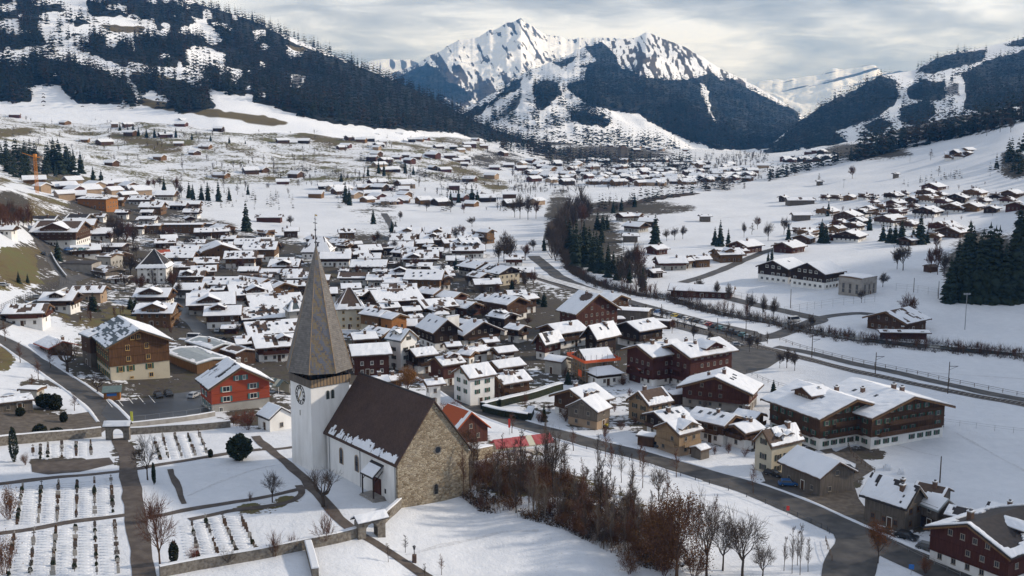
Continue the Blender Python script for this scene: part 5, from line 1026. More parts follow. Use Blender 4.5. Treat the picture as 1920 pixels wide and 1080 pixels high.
DEF += [  # right: school road, school quarter and the chalets of the right cluster
 (1398,455,60,40,1.,RD,dict(eave=5.)), (1480,457,56,42,1.,RD,dict(eave=4.6)), (1363,471,58,14,1.,HO,dict(eave=5.4,dorm=((-.1,5,.7),))), (1392,468,24,30,1.,HO,dict(eave=4)), (1311,482,44,20,1.,HO,dict(eave=5.4)), (1285,486,32,30,1.,HO,{}),
 (1257,487,58,6,1.1,RD,dict(eave=5)), (1232,463,42,38,1.,RD,dict(eave=4)), (1228,507,36,30,1.,DK,dict(eave=3.6)), (1182,440,30,0,1.3,GY,BARN), (1193,420,46,-40,1.,DK,{}), (1172,402,36,30,1.,BR,{}), (1192,402,28,-30,1.,BR,{}), (1215,412,34,-20,1.,DK,{}),
 (1316,540,106,-16,2.4,RD,dict(eave=4,hb=0,balc=False,label='long low dark red shed beside the station road')), (1682,588,104,40,.9,T('brown'),dict(eave=5.4,hb=0,over=1.5,balc=False,chim=0,label='brick brown clubhouse with big low snowy roof by the sports field')), (1694,621,84,-4,3.2,T('maroon'),dict(eave=3.,hb=0,pitch=10,balc=False,detail=0,label='long low dark shed with snowy roof by the river bank')),
 (1502,401,36,4,1.5,GY,{**BARN,'name':'barn','cat':'barn'}), (1500,373,50,2,2.,GY,{**BARN,'name':'barn','cat':'barn'}), (1322,404,24,6,1.3,GY,{**BARN,'name':'barn','cat':'barn','label':'lone small grey hay barn in the snowy field'}), (505,405,46,2,1.8,RD,{**BARN,'eave':4.5,'name':'barn','cat':'barn','label':'long red brown barn alone in the snowy field'}), (1469,368,20,40,1.,DK,{}), (1537,339,15,5,1.2,GY,{**BARN,'name':'hay_hut','cat':'hut'}), (1680,325,15,20,1.2,GY,{**BARN,'name':'hay_hut','cat':'hut'}),
]
RC = [(1751,346,42),(1737,357,36),(1828,357,42),(1899,359,40),(1676,363,36),(1697,361,18),(1712,371,30),(1742,368,42),(1765,363,24),(1795,366,42),(1768,374,32),(1845,374,28),(1825,383,40),(1787,384,48),(1740,391,52),(1680,377,36),(1675,385,28),(1652,386,26),(1630,388,32),(1620,394,38),(1683,393,36),(1590,399,50),(1552,392,42),(1670,407,56),(1612,410,40),(1575,414,32),(1602,419,38),(1570,425,32),(1548,424,28),(1594,436,56),(1564,440,30),(1498,431,26),(1515,433,40),(1508,442,42),(1480,456,56),(1772,419,56),(1788,428,62),(1752,440,30),(1705,416,36),(1705,446,38),(1550,368,24),(1569,368,26),(1594,367,26),(1623,366,28),(1640,369,16),(1907,381,38),(1800,290,22),(1782,293,22),(1815,285,18),(1868,366,26),(1890,372,30),(1725,440,28),(1648,398,26),(1712,384,24),(1860,388,30),(1640,377,20)]
for i, (x, y, w) in enumerate(RC):
    DEF.append((x, y, w, (42, 55, 48, 36)[i % 4], 1., (RD, BR, BR, DK, T('honey'))[(i * 7) % 5], dict(eave=4.2 if w > 30 else 3.4, hb=1.6 if i % 3 else 0, over=1.2, wrow=2)))
for (x, y, w, r, q, st, ex) in DEF:
    kw = {**st, **ex}; kw['eave'] = kw.get('eave', 5.2) * .8; hv = (x * 7 + y * 13) % 20 / 20.
    if 'base' not in kw and 'hb' not in kw:
        if hv < .5: kw['hb'] = 0
        elif hv < .7: kw['base'] = 'plaster_grey'
    if 'snow' not in kw and (x * 3 + y * 11) % 10 < 7: kw['snow'] = .76 + .18 * ((x * 5 + y) % 7) / 7
    kw.setdefault('snow_t', .17)
    house(x, y, w * 1.04, r, q, **kw)

ri = random.Random(77); INF = [(200, 440), (420, 438), (700, 445), (960, 440), (1000, 520), (1000, 640), (960, 660), (840, 640), (700, 640), (560, 680), (430, 660), (330, 590), (190, 580), (130, 500)]
LANES = [(128, 525), (180, 512), (240, 505), (300, 515), (340, 545), (350, 590), (370, 612), (400, 650), (395, 690), (735, 672), (760, 655), (748, 640), (835, 722), (1000, 480), (1030, 505), (1060, 525), (720, 400), (735, 425), (735, 445), (700, 452)]
nin = 0
for _ in range(6000):
    if nin >= 46: break
    x, y = ri.uniform(130, 1000), ri.uniform(440, 680)
    if not inpoly(np.array([x]), np.array([y]), INF)[0] or 545 < x < 668 and y > 470 or 235 < x < 335 and 475 < y < 560: continue
    if min((x - a) ** 2 + 4 * (y - b) ** 2 for a, b in LANES) < 24 ** 2: continue
    p = ground_at(x, y); w = ri.uniform(6.5, 9.5); l = w * ri.uniform(.9, 1.3)
    if any((p.x - h['p'].x) ** 2 + (p.y - h['p'].y) ** 2 < (.5 * (w + max(h['w'], h['l'])) + 1.0) ** 2 for h in HOUSES): continue
    st = ri.choice([BR, DK, BR, T('honey'), RD, GY]); nin += 1
    house(x, y - 14, w * ppm(p.y), ri.choice([4, 12, 22, -38, 2]), 1., **{**st, 'ground': (p.x, p.y), 'size': (l, w), 'eave': ri.uniform(2.8, 4.4), 'hb': ri.choice([0, 0, 1.6]), 'over': 1.2, 'snow': ri.choice([1, .86, .92]), 'chim': ri.choice([0, 1, 1]), 'sky': ri.choice([0, 0, 2]), 'snow_t': .17, 'balc': ri.random() < .4, 'wrow': 1})
# ---------------------------------------------------------------- roads, paths, walls, fences, railway
from mathutils import geometry as mgeo
def spline(P, step=2.5):
    P = [Vector((p[0], p[1], 0)) for p in P]; o = []
    Q = [P[0] * 2 - P[1]] + P + [P[-1] * 2 - P[-2]]
    for i in range(1, len(Q) - 2):
        n_ = max(2, int((Q[i + 1] - Q[i]).length / step))
        for j in range(n_):
            t = j / n_; a, b, c, d = Q[i - 1], Q[i], Q[i + 1], Q[i + 2]
            o.append(.5 * ((2 * b) + (c - a) * t + (2 * a - 5 * b + 4 * c - d) * t * t + (3 * b - 3 * c + d - a) * t ** 3))
    o.append(P[-1]); return o
def wpts(px): return [P2(*p[:2]) for p in px]
def strip_mesh(name, C, width, m, lift, nx=4, wob=.25, seed=1, prof=None, off=0.):
    V = []; n_ = len(C)
    for i, c in enumerate(C):
        d = (C[min(i + 1, n_ - 1)] - C[max(i - 1, 0)]).normalized(); q = Vector((-d.y, d.x, 0)); w = width[i] if hasattr(width, '__len__') else width
        for j in range(nx + 1):
            s = j / nx - .5
            k_ = w * s + off + ((vnoise(i * .35 + j * 7, 0., seed) - .5) * wob * 2 if j in (0, nx) else 0)
            p = c + q * float(k_); V.append((p.x, p.y, 0))
    V = np.array(V); z = H(V[:, 0], V[:, 1]) + lift
    if prof is not None: z = z + np.tile(prof, n_) * (.6 + .8 * vnoise(V[:, 0] / 1.7, V[:, 1] / 1.7, seed + 5))
    V[:, 2] = z; idx = np.arange(len(V)).reshape(n_, nx + 1)
    F = np.stack([idx[:-1, :-1], idx[:-1, 1:], idx[1:, 1:], idx[1:, :-1]], -1).reshape(-1, 4)
    me = mesh_np(name, V, F, [m], smooth_=True)
    if len(me.polygons) and me.polygons[0].normal.z < 0: me.flip_normals()
    return me
def way(name, px, width, m='asphalt', lift=.06, label=None, wob=.25, nx=4, step=2.5, bank=0):
    C = spline(wpts(px), step); W_ = [p[2] if len(p) > 2 else width for p in px]
    wd = np.interp(np.linspace(0, len(px) - 1, len(C)), range(len(px)), W_)
    o = link(name, strip_mesh(name, C, wd, m, lift, nx, wob), kind='structure', label=label)
    if bank:
        for s in (-1, 1):
            pr = np.array([-.06, .22, .34, .2, -.06]) * bank; nc = len(C) if s > 0 or name != 'main_road' else int(len(C) * .70)
            link('snow_bank', strip_mesh('snow_bank', C[:nc], np.full(nc, 1.3), 'snow', .0, 4, .35, 5 + s, pr, s * (float(np.mean(wd)) / 2 + .5)), kind='stuff', label='low bank of cleared snow along the ' + name.replace('_', ' '))
    return C
def area(name, px, m, lift=.05, cell=4., label=None, kind='structure', world=None, **k_):
    B = world or [P2(*p) for p in px]; P = []
    for i, p in enumerate(B):
        q = B[(i + 1) % len(B)]; n_ = max(1, int((Vector(q[:2]) - Vector(p[:2])).length / cell))
        for j in range(n_): P.append(Vector((p[0] + (q[0] - p[0]) * j / n_, p[1] + (q[1] - p[1]) * j / n_)))
    nb = len(P); xs = [p.x for p in P]; ys = [p.y for p in P]; poly = [(p.x, p.y) for p in P]
    gx, gy = np.meshgrid(np.arange(min(xs), max(xs), cell), np.arange(min(ys), max(ys), cell)); ins = inpoly(gx.ravel(), gy.ravel(), poly)
    P += [Vector((float(a), float(b))) for a, b in zip(gx.ravel()[ins], gy.ravel()[ins])]
    vo, _, fo, _, _, _ = mgeo.delaunay_2d_cdt(P, [], [list(range(nb))], 1, 1e-4)
    V = np.array([(v.x, v.y, 0) for v in vo]); V[:, 2] = H(V[:, 0], V[:, 1]) + lift
    me = bpy.data.meshes.new(name); me.from_pydata(V.tolist(), [], [list(f) for f in fo]); me.materials.append(MAT[m])
    if len(me.polygons) and me.polygons[0].normal.z < 0: me.flip_normals()
    me.update(); return link(name, me, kind=kind, label=label, **k_)
MAINROAD = [(690, 640), (735, 672), (775, 690), (835, 722), (905, 768), (965, 792), (1040, 812), (1110, 832), (1190, 852), (1260, 872), (1340, 896), (1420, 920), (1500, 952), (1570, 984), (1640, 1016), (1740, 1062), (1830, 1105), (1950, 1165)]
way('main_road', [(x, y, 6.5 if x < 900 else (8. if x < 1300 else 8.6)) for x, y in MAINROAD], 9, 'asphalt', .07, 'grey asphalt main road curving past the church knoll', bank=.9)
way('side_road', [(1622, 1008), (1604, 1036), (1592, 1066), (1584, 1100), (1580, 1150)], 8.5, 'asphalt', .074, 'side road leaving the main road at the lower right', wob=.4)
area('road_junction', [(1556, 988), (1610, 990), (1700, 1036), (1650, 1036), (1624, 1046), (1612, 1072), (1590, 1100), (1546, 1090), (1560, 1045), (1567, 1012)], 'asphalt', .078, 3., 'widened asphalt at the road junction')
area('yard', [(1425, 880), (1470, 890), (1530, 915), (1600, 900), (1605, 870), (1560, 850), (1590, 838), (1640, 880), (1600, 905), (1610, 935), (1650, 990), (1590, 975), (1500, 940), (1440, 915)], 'gravel', .05, 2.5, 'brown trodden yard between barn and farmhouse')
way('lower_street', [(1500, 952), (1470, 925), (1425, 905)], 7, 'asphalt', .066, 'small asphalt apron by the parked cars')
way('village_street', [(735, 672), (760, 655), (748, 640), (742, 625)], 5, 'asphalt', .064, 'narrow village street')
way('left_road', [(-60, 608), (10, 640), (60, 672), (110, 705), (150, 732), (190, 762), (215, 790)], 6.5, 'asphalt', .07, 'asphalt lane running down past the brown guest house', bank=.8)
area('car_park', [(190, 775), (205, 752), (235, 752), (330, 738), (400, 728), (408, 760), (402, 777), (330, 786), (245, 797), (210, 800)], 'asphalt_wet', .08, 3., 'dark wet car park in front of the guest house')
area('forecourt', [(-60, 770), (60, 775), (120, 780), (185, 770), (215, 795), (190, 812), (60, 822), (-60, 830)], 'gravel', .06, 3., 'brown gravel forecourt above the cemetery wall')
way('upper_road', [(45, 425), (75, 452), (92, 480), (110, 505), (128, 525), (118, 548), (70, 572), (0, 605), (-80, 640)], 6, 'asphalt', .08, 'lane winding up the left slope', wob=.2)
way('town_lane', [(128, 525), (180, 512), (240, 505), (300, 515), (340, 545)], 5, 'asphalt', .07, 'lane between the bare trees and the pyramid roofed house')
way('west_street', [(340, 545), (350, 590), (370, 612), (400, 650), (395, 690)], 6, 'asphalt_wet', .075, 'wet side street left of the spire')
way('field_road', [(720, 400), (735, 425), (735, 445), (700, 452), (640, 462), (560, 470)], 5, 'asphalt', .08, 'lane entering the village from the snowy field')
way('station_road', [(1000, 480), (1030, 505), (1060, 525), (1130, 552), (1200, 572), (1290, 597), (1380, 618), (1440, 632), (1500, 612), (1535, 600), (1500, 590), (1400, 568), (1300, 542)], 7, 'asphalt', .09, 'station road beside the river trees')
area('station_parking', [(1185, 570), (1300, 596), (1420, 622), (1440, 640), (1400, 645), (1290, 622), (1180, 592)], 'asphalt', .085, 4., 'asphalt strip of the station car park')
area('open_car_park', [(1345, 655), (1375, 648), (1440, 655), (1475, 668), (1440, 690), (1385, 705), (1340, 690)], 'asphalt', .07, 3., 'empty grey car park beside the maroon block')
way('school_road', [(1500, 612), (1540, 596), (1600, 588), (1640, 590)], 5, 'asphalt', .085, 'short road over the bridge to the sports ground')
way('chalet_road', [(1280, 530), (1330, 515), (1390, 490), (1440, 470), (1490, 455)], 6, 'asphalt', .09, 'lane leading up to the chalets behind the school')
way('yard_path', [(1560, 850), (1545, 838), (1580, 820), (1640, 812), (1700, 795), (1750, 772)], 3.5, 'gravel', .055, 'gravel drive in front of the joined chalets')
RAIL = [(985, 512), (1020, 526), (1080, 546), (1160, 574), (1240, 598), (1320, 622), (1400, 645), (1470, 662), (1540, 680), (1620, 700), (1700, 717), (1780, 733), (1860, 748), (1960, 768), (2100, 800)]
way('track_bed', RAIL, 4.6, 'ballast', .10, 'ballast bed of the railway')
way('field_lane', [(1455, 650), (1510, 660), (1600, 682), (1700, 703), (1800, 726), (1880, 743), (2000, 768)], 4.5, 'asphalt', .12, 'narrow lane beside the railway line', wob=.15)
rc = spline(wpts(RAIL), 3.); tr = empty('railway_track', (0, 0, 0), 0, 'single railway track curving through the snowy field', 'railway track')
for s in (-.5, .5):
    mb = MB()
    for i in range(len(rc) - 1):
        d = (rc[i + 1] - rc[i]).normalized(); q = Vector((-d.y, d.x, 0)); a = rc[i] + q * s; b = rc[i + 1] + q * s
        za, zb = hz(a.x, a.y) + .26, hz(b.x, b.y) + .26; w = q * .05
        mb.hexa([(a - w).to_tuple()[:2] + (za - .14,), (b - w).to_tuple()[:2] + (zb - .14,), (b + w).to_tuple()[:2] + (zb - .14,), (a + w).to_tuple()[:2] + (za - .14,), (a - w).to_tuple()[:2] + (za,), (b - w).to_tuple()[:2] + (zb,), (b + w).to_tuple()[:2] + (zb,), (a + w).to_tuple()[:2] + (za,)], 'rail_steel')
    mb.obj('rail', tr)
sl = MB().box(-1.2, 1.2, -.13, .13, 0, .14, 'concrete').mesh('sleeper'); cnt = 0
for i in range(len(rc) - 1):
    for f in (0, .5):
        if cnt >= 290: break
        p = rc[i].lerp(rc[i + 1], f); d = rc[i + 1] - rc[i]; link('sleeper', sl, tr, (p.x, p.y, hz(p.x, p.y) + .1), math.atan2(d.y, d.x) + math.pi / 2); cnt += 1
area('platform', [(995, 518), (1002, 513), (1100, 540), (1180, 562), (1178, 568), (1090, 546)], 'platform', .5, 3., 'pale snowy station platform beside the track')
area('platform', [(1205, 580), (1330, 615), (1326, 620), (1200, 586)], 'platform', .5, 3., 'second snowy platform beside the red hotel')
# the river: a dark channel with water and brushy banks
RIV = [(1048, 430), (1055, 455), (1062, 480), (1075, 505), (1110, 528), (1180, 548), (1260, 562), (1340, 585), (1430, 600), (1500, 618), (1580, 632), (1680, 645), (1800, 656), (1960, 672)]
way('river_bank', RIV, 6.6, 'bramble', .10, 'dark brushy banks of the river', wob=1.5, nx=4); way('river', RIV, 4.6, 'water', .16, 'narrow dark river lined with brush', wob=.5)
way('far_river_bank', [(1048, 430), (1060, 412), (1100, 398), (1160, 386), (1230, 372), (1300, 362)], 16, 'bramble', .2, 'dark wooded strip along the upper river', wob=2)
for px_, w_ in (([(760, 1040), (840, 1020), (930, 1000), (1010, 995)], .7), ([(1480, 722), (1520, 712), (1545, 722), (1520, 735), (1480, 738), (1450, 728)], .8), ([(1790, 810), (1840, 838), (1900, 872), (1960, 900)], .7), ([(1640, 822), (1720, 846), (1760, 855)], .5), ([(1130, 862), (1200, 900), (1330, 940), (1450, 985)], .6), ([(350, 930), (420, 900), (480, 880), (530, 870)], .6), ([(1540, 660), (1640, 690), (1800, 702), (1940, 712)], .8), ([(640, 440), (560, 432), (480, 425), (420, 428)], 1.2), ([(1480, 400), (1400, 405), (1300, 415), (1220, 440)], 1.4)):
    way('trodden_track', px_, w_, 'snow_trodden', .03, 'faint trodden track across the snow', wob=.3, nx=2, step=1.5)
# cemetery paths
PATH = [([(222, 822), (238, 850), (240, 880), (246, 915), (252, 960), (262, 1010), (268, 1060), (272, 1110)], 3.5), ([(-40, 912), (60, 900), (130, 893), (240, 882), (300, 871), (360, 862), (430, 850), (490, 843)], 1.9), ([(-30, 1004), (60, 992), (120, 981), (180, 973), (250, 964)], 1.8),
 ([(262, 975), (345, 957), (420, 945), (480, 935), (530, 925), (585, 912)], 1.7), ([(355, 975), (430, 958), (500, 950), (545, 940), (566, 925), (560, 910)], 1.6), ([(478, 818), (500, 838), (530, 862), (562, 890), (600, 932), (640, 975), (672, 1000), (704, 1018), (745, 1045), (800, 1082), (850, 1115)], 2.1), ([(490, 843), (520, 842), (552, 838)], 1.8), ([(318, 880), (330, 905), (345, 945)], 1.2)]
for p, w in PATH: way('cemetery_path', p, w, 'path_dirt', .06, 'cleared brown path between the cemetery plots', wob=.22, nx=3, step=1.5)
area('bare_patch', [(58, 868), (130, 864), (205, 858), (214, 870), (150, 885), (90, 890), (60, 885)], 'path_dirt', .045, 2., 'bare brown earth beside the upper left grave plot')
for a, b in (((199, 750), (211, 764)), ((219, 748), (231, 762)), ((240, 746), (252, 760)), ((260, 744), (272, 758)), ((279, 742), (291, 756))):
    way('parking_line', [a, b], .16, 'paint_line', .09, 'white painted parking bay line', wob=0, nx=1, step=1.)
# ---- walls with a snowy coping
def wall_on(C, h, t, m, z_extra=1.):
    mb = MB(); ms = MB(); n_ = len(C)
    for i in range(n_ - 1):
        a, b = C[i], C[i + 1]; d = (b - a).normalized(); q = Vector((-d.y, d.x, 0)) * t / 2; za, zb = hz(a.x, a.y), hz(b.x, b.y)
        def ring(e, w=1.): return [(a.x - q.x * w, a.y - q.y * w, za + e), (b.x - q.x * w, b.y - q.y * w, zb + e), (b.x + q.x * w, b.y + q.y * w, zb + e), (a.x + q.x * w, a.y + q.y * w, za + e)]
        mb.hexa(ring(-z_extra) + ring(h), m)
        k_ = .12 + .12 * float(vnoise(i * .8, 1., 3)); ms.hexa(ring(h + .002, 1.25) + ring(h + k_, .95), 'snow')
    return mb, ms
def wall(name, px, h, t, m, label, cat='wall', step=2.):
    C = spline(wpts(px), step); o = empty(name, tuple(C[0]), 0, label, cat); o.location.z = hz(C[0].x, C[0].y)
    mb, ms = wall_on(C, h, t, m); z = o.location
    for mm_, nm in ((mb, 'wall_body'), (ms, 'snow_cap')):
        mm_.v = [(p[0] - z[0], p[1] - z[1], p[2] - z[2]) for p in mm_.v]; mm_.obj(nm, o)
wall('cemetery_wall', [(-60, 845), (0, 836), (60, 830), (120, 825), (190, 818)], 2.1, .5, 'stone_wall', 'snow capped stone cemetery wall left of the arched gate')
wall('cemetery_wall', [(240, 815), (300, 811), (370, 807), (432, 801)], 1.6, .5, 'stone_wall', 'lower stone cemetery wall right of the arched gate')
wall('car_park_wall', [(242, 801), (300, 795), (350, 789), (403, 780)], 1.1, .4, 'concrete', 'low concrete wall with railing along the car park')
wall('churchyard_wall', [(300, 1082), (370, 1068), (440, 1056), (510, 1043), (570, 1030), (630, 1018), (668, 1008)], 1.8, .6, 'stone_wall', 'long snow capped wall along the lower edge of the cemetery')
wall('churchyard_wall', [(712, 990), (725, 975), (740, 962), (752, 950)], 1.8, .6, 'stone_wall', 'short churchyard wall rising to the stone gable')
wall('buttress_wall', [(578, 1032), (583, 1050), (592, 1085)], 1.7, 1.0, 'stone_wall', 'thick snow capped wall end running down from the churchyard wall')
wall('annex_wall', [(862, 866), (890, 862), (918, 856)], 2.6, 1.6, 'rubble', 'stone lean to with snowy top at the foot of the gable')
wall('garden_hedge', [(908, 772), (950, 782), (990, 788)], 1.9, 1.6, 'hedge', 'clipped dark hedge with snow on top beside the main road', 'hedge'); wall('garden_hedge', [(990, 788), (996, 775)], 1.9, 1.6, 'hedge', 'short return of the clipped hedge at its right corner', 'hedge')
wall('garden_hedge', [(935, 762), (985, 750), (1040, 733), (1052, 730)], 2.0, 1.8, 'hedge', 'long clipped hedge with snow on top behind the garden', 'hedge'); wall('garden_hedge', [(905, 768), (935, 760)], 1.9, 1.5, 'hedge', 'short clipped hedge at the left of the garden', 'hedge')
wall('retaining_wall', [(0, 598), (40, 580), (85, 562), (125, 545)], 1.2, .6, 'concrete', 'pale retaining wall along the upper lane at left', 'wall')
wall('road_wall', [(96, 478), (108, 500), (125, 522)], 1.2, .4, 'concrete', 'low wall along the steep lane below the dark conifer', 'wall')
# gates
def gate(px, w, h, t, rot, label, ow, oh, roofw):
    p = P2(*px); g = empty('gate_arch', p, R(rot), label, 'gate'); P = arch_poly(ow, oh, 9)
    prof = [(-w / 2, -1), (-ow / 2 - 1e-3, -1)] ; mb = MB()
    mb.box(-w / 2, -ow / 2, -t / 2, t / 2, -1, h, 'stone_wall'); mb.box(ow / 2, w / 2, -t / 2, t / 2, -1, h, 'stone_wall')
    A = [(x, z) for x, z in arch_poly(ow, oh, 11)[1:]]; n_ = len(A)
    for i in range(n_ - 1):
        (x0, z0), (x1, z1) = A[i], A[i + 1]; mb.hexa([(x0, -t / 2, z0), (x1, -t / 2, z1), (x1, t / 2, z1), (x0, t / 2, z0), (x0, -t / 2, h), (x1, -t / 2, h), (x1, t / 2, h), (x0, t / 2, h)], 'stone_wall')
    mb.obj('arch', g)
    mb = MB(); ms = MB()
    for s in (-1, 1):
        mb.slab((-w / 2 - .4, 0, h + .9), (w / 2 + .4, 0, h + .9), (w / 2 + .4, s * roofw, h - .05), (-w / 2 - .4, s * roofw, h - .05), .12, 'roof_dark')
        snow_patch(ms, [(-w / 2 - .35, s * (roofw - .05), h + .1), (w / 2 + .35, s * (roofw - .05), h + .1), (w / 2 + .35, 0, h + 1.03), (-w / 2 - .35, 0, h + 1.03)], .24, 'snow', 3, (9, 4))
    for s in (-1, 1): mb.prism([(-t / 2, h), (t / 2, h), (0, h + .85)], s * w / 2 - .2 * s, s * w / 2, 'stone_wall')
    r = mb.obj('gate_roof', g); ms.obj('roof_snow', r)
gate((222, 824), 5.2, 3.2, 1.1, 4, 'stone gate arch with snowy roof at the head of the cemetery', 2.5, 2.6, 1.2)
gate((694, 1005), 5.2, 3.1, 1.5, 34, 'snow roofed stone gate arch below the church where the path leaves', 2.2, 2.5, 1.5)
# ---- fences: every post a part
def fence(px, sp, h, label, m='wood_fence', r=.09, rails=(.5, .95), name='fence', mesh_=False, rail_m=None):
    C = spline(wpts(px), sp); o = empty(name, tuple(C[0]), 0, label, 'fence'); z = hz(C[0].x, C[0].y); o.location.z = z
    pm = MB().tube((0, 0, -.4), (0, 0, h), r, r * .85, 5, m).mesh('post'); L_ = [Vector((c.x - C[0].x, c.y - C[0].y, hz(c.x, c.y) - z)) for c in C]
    for p in L_[:290]: link('post', pm, o, p)
    for rz in rails:
        mb = MB()
        for a, b in zip(L_[:-1], L_[1:]): mb.tube(a + Vector((0, 0, rz * h)), b + Vector((0, 0, rz * h)), r * .6, r * .6, 4, rail_m or m, False)
        mb.obj('rail', o)
fence([(1100, 842), (1180, 864), (1250, 885), (1330, 908), (1400, 932), (1470, 958), (1540, 990), (1555, 1000)], 3.4, 1.0, 'line of short dark posts along the near edge of the main road', 'metal_dark', .09, (.85,), 'road_fence')
fence([(1462, 638), (1500, 652), (1560, 668), (1640, 686), (1720, 702), (1800, 720), (1880, 736), (1960, 752)], 3.6, 1.2, 'long timber rail fence along the railway lane', 'wood_fence', .10)
fence([(1590, 838), (1600, 858), (1622, 876), (1640, 886)], 2.4, 1.2, 'curving timber fence beside the yard behind the barn'); fence([(1530, 838), (1600, 818), (1660, 808), (1720, 790), (1760, 768)], 2.6, 1.2, 'timber fence below the joined chalets')
fence([(1770, 795), (1830, 803), (1900, 812), (1960, 818)], 4., 1.5, 'thin wire fence across the snowy field at right', 'metal_grey', .05, (.6, .95))
fence([(1400, 700), (1440, 718), (1475, 728), (1490, 735)], 3., 1.2, 'thin fence beside the ring marked snow field', 'metal_dark', .06)
fence([(0, 590), (40, 570), (85, 552), (128, 532)], 2.6, 3.0, 'tall wire fence on the bank above the upper lane', 'metal_dark', .07, (.2, .4, .6, .8, .98))
fence([(1470, 590), (1540, 578), (1600, 570), (1640, 566)], 4.2, 3.2, 'high ball fence in front of the school field', 'metal_grey', .06, (.4, .75, .99)); fence([(1680, 545), (1740, 552), (1790, 560)], 4.2, 3.2, 'high ball fence below the wooded knoll', 'metal_grey', .06, (.4, .75, .99))
fence([(1450, 588), (1420, 570), (1330, 548)], 4.2, 3.0, 'high ball fence at the left of the school field', 'metal_grey', .06, (.5, .99))
fence([(245, 796), (300, 790), (350, 784), (403, 775)], 3., 2.0, 'thin railing on the car park wall', 'metal_grey', .05, (.98,))
fence([(1560, 1052), (1552, 1030), (1548, 1015)], 2.2, 1.1, 'short snowy fence at the edge of the lower lawn', 'wood_fence', .08)
fence([(1640, 1000), (1680, 1022), (1730, 1048), (1800, 1082)], 2.4, 1.0, 'low railing before the dark red house', 'metal_grey', .05)
fence([(1170, 570), (1300, 604), (1420, 632)], 5., .9, 'row of low posts beside the station parking', 'wood_fence', .08, ())
# ---- catenary poles, light masts, telegraph pole
def pole(px, top, label, kind='railway_pole', arm=1):
    p = P2(*px); h = (px[1] - top) / ppm(p.y); o = empty(kind, p, 0, label, 'pole')
    MB().tube((0, 0, -.5), (0, 0, h), .16, .11, 6, 'pole_wood' if arm < 2 else 'metal_grey').obj('shaft', o)
    if arm == 1: MB().box(-.1, 2.6, -.05, .05, h - 1.4, h - 1.25, 'metal_dark').tube((0, 0, h - 2.4), (2.4, 0, h - 1.35), .05, .05, 4, 'metal_dark').obj('bracket', o)
    if arm == 2:
        MB().box(-1.2, 1.2, -.08, .08, h - .1, h + .05, 'metal_grey').obj('crossbar', o)
        lm = MB().box(-.3, .3, -.25, .2, h + .05, h + .5, 'metal_grey').mesh('floodlight')
        for x in (-.9, 0, .9): link('floodlight', lm, o, (x, 0, 0))
pole((1522, 670), 628, 'dark railway pole left of the bridge', arm=1); pole((1641, 702), 660, 'middle railway pole along the field track'); pole((1777, 738), 677, 'tall railway pole near the right edge of the field')
pole((1762, 905), 853, 'lone wooden telegraph pole behind the grey farmhouse', 'telegraph_pole', 0)
pole((1809, 618), 552, 'tall floodlight mast in front of the sports field', 'light_mast', 2); pole((1789, 552), 516, 'floodlight mast before the dark spruces', 'light_mast', 2); pole((1713, 548), 521, 'thin mast below the wooded knoll', 'light_mast', 0); pole((1759, 560), 527, 'thin mast between the two floodlights', 'light_mast', 0); pole((1482, 578), 542, 'thin mast on the school field', 'light_mast', 0)
for x, y, t, l_ in ((1240, 598, 570, 'slender lamp post by the station parking, leftmost'), (1345, 625, 596, 'slender lamp post in the middle of the station parking'), (1398, 640, 604, 'slender lamp post at the right end of the station parking')): pole((x, y), t, l_, 'street_lamp', 0)
# ---- graves
def stone(kind, m):
    mb = MB()
    if kind == 0: mb.prism([(-.32, 0), (.32, 0), (.32, .85), (.2, 1.0), (-.2, 1.0), (-.32, .85)], -.09, .09, m, 'y')
    elif kind == 1: mb.box(-.07, .07, -.06, .06, 0, 1.25, m).box(-.34, .34, -.055, .055, .8, .93, m)
    elif kind == 2: mb.prism([(-.4, 0), (.4, 0), (.4, .6), (-.4, .7)], -.1, .1, m, 'y')
    elif kind == 3: mb.prism([(-.22, 0), (.22, 0), (.24, .8), (0, 1.15), (-.24, .8)], -.1, .1, m, 'y')
    else:
        rg = random.Random(4)
        for i in range(9): x, y, z, r = rg.uniform(-.2, .2), rg.uniform(-.2, .2), rg.uniform(.2, .6), rg.uniform(.18, .3); mb.tube((x, y, z - r), (x, y, z + r), r, r * .4, 5, m)
    return mb.mesh('gravestone')
STONES = [stone(k_, m) for k_ in range(4) for m in ('gravestone', 'grave_wood', 'concrete')] 
gbush = stone(4, 'hedge')
PLOTS = [
 ('upper front left plot', [((43, 913), (32, 983)), ((78, 910), (72, 980)), ((110, 907), (107, 978)), ((145, 905), (143, 970)), ((177, 902), (178, 967)), ((208, 897), (212, 960))]),
 ('lower front left plot', [((27, 1003), (17, 1078)), ((65, 998), (57, 1078)), ((105, 995), (99, 1078)), ((142, 990), (140, 1078)), ((178, 987), (182, 1078)), ((215, 982), (222, 1074))]),
 ('small plot below the left wall', [((62, 838), (62, 858)), ((76, 837), (76, 860)), ((90, 836), (90, 859)), ((116, 834), (116, 857)), ((143, 832), (143, 855)), ((170, 830), (171, 853))]),
 ('plot right of the arched gate', [((290, 828), (301, 862)), ((305, 820), (316, 860)), ((328, 818), (341, 858)), ((352, 816), (366, 854)), ((372, 813), (388, 849))]),
 ('lower middle plot', [((360, 985), (372, 1045)), ((385, 975), (411, 1047)), ((417, 972), (446, 1042)), ((452, 973), (481, 1035))])]
rgs = random.Random(5); total = 0
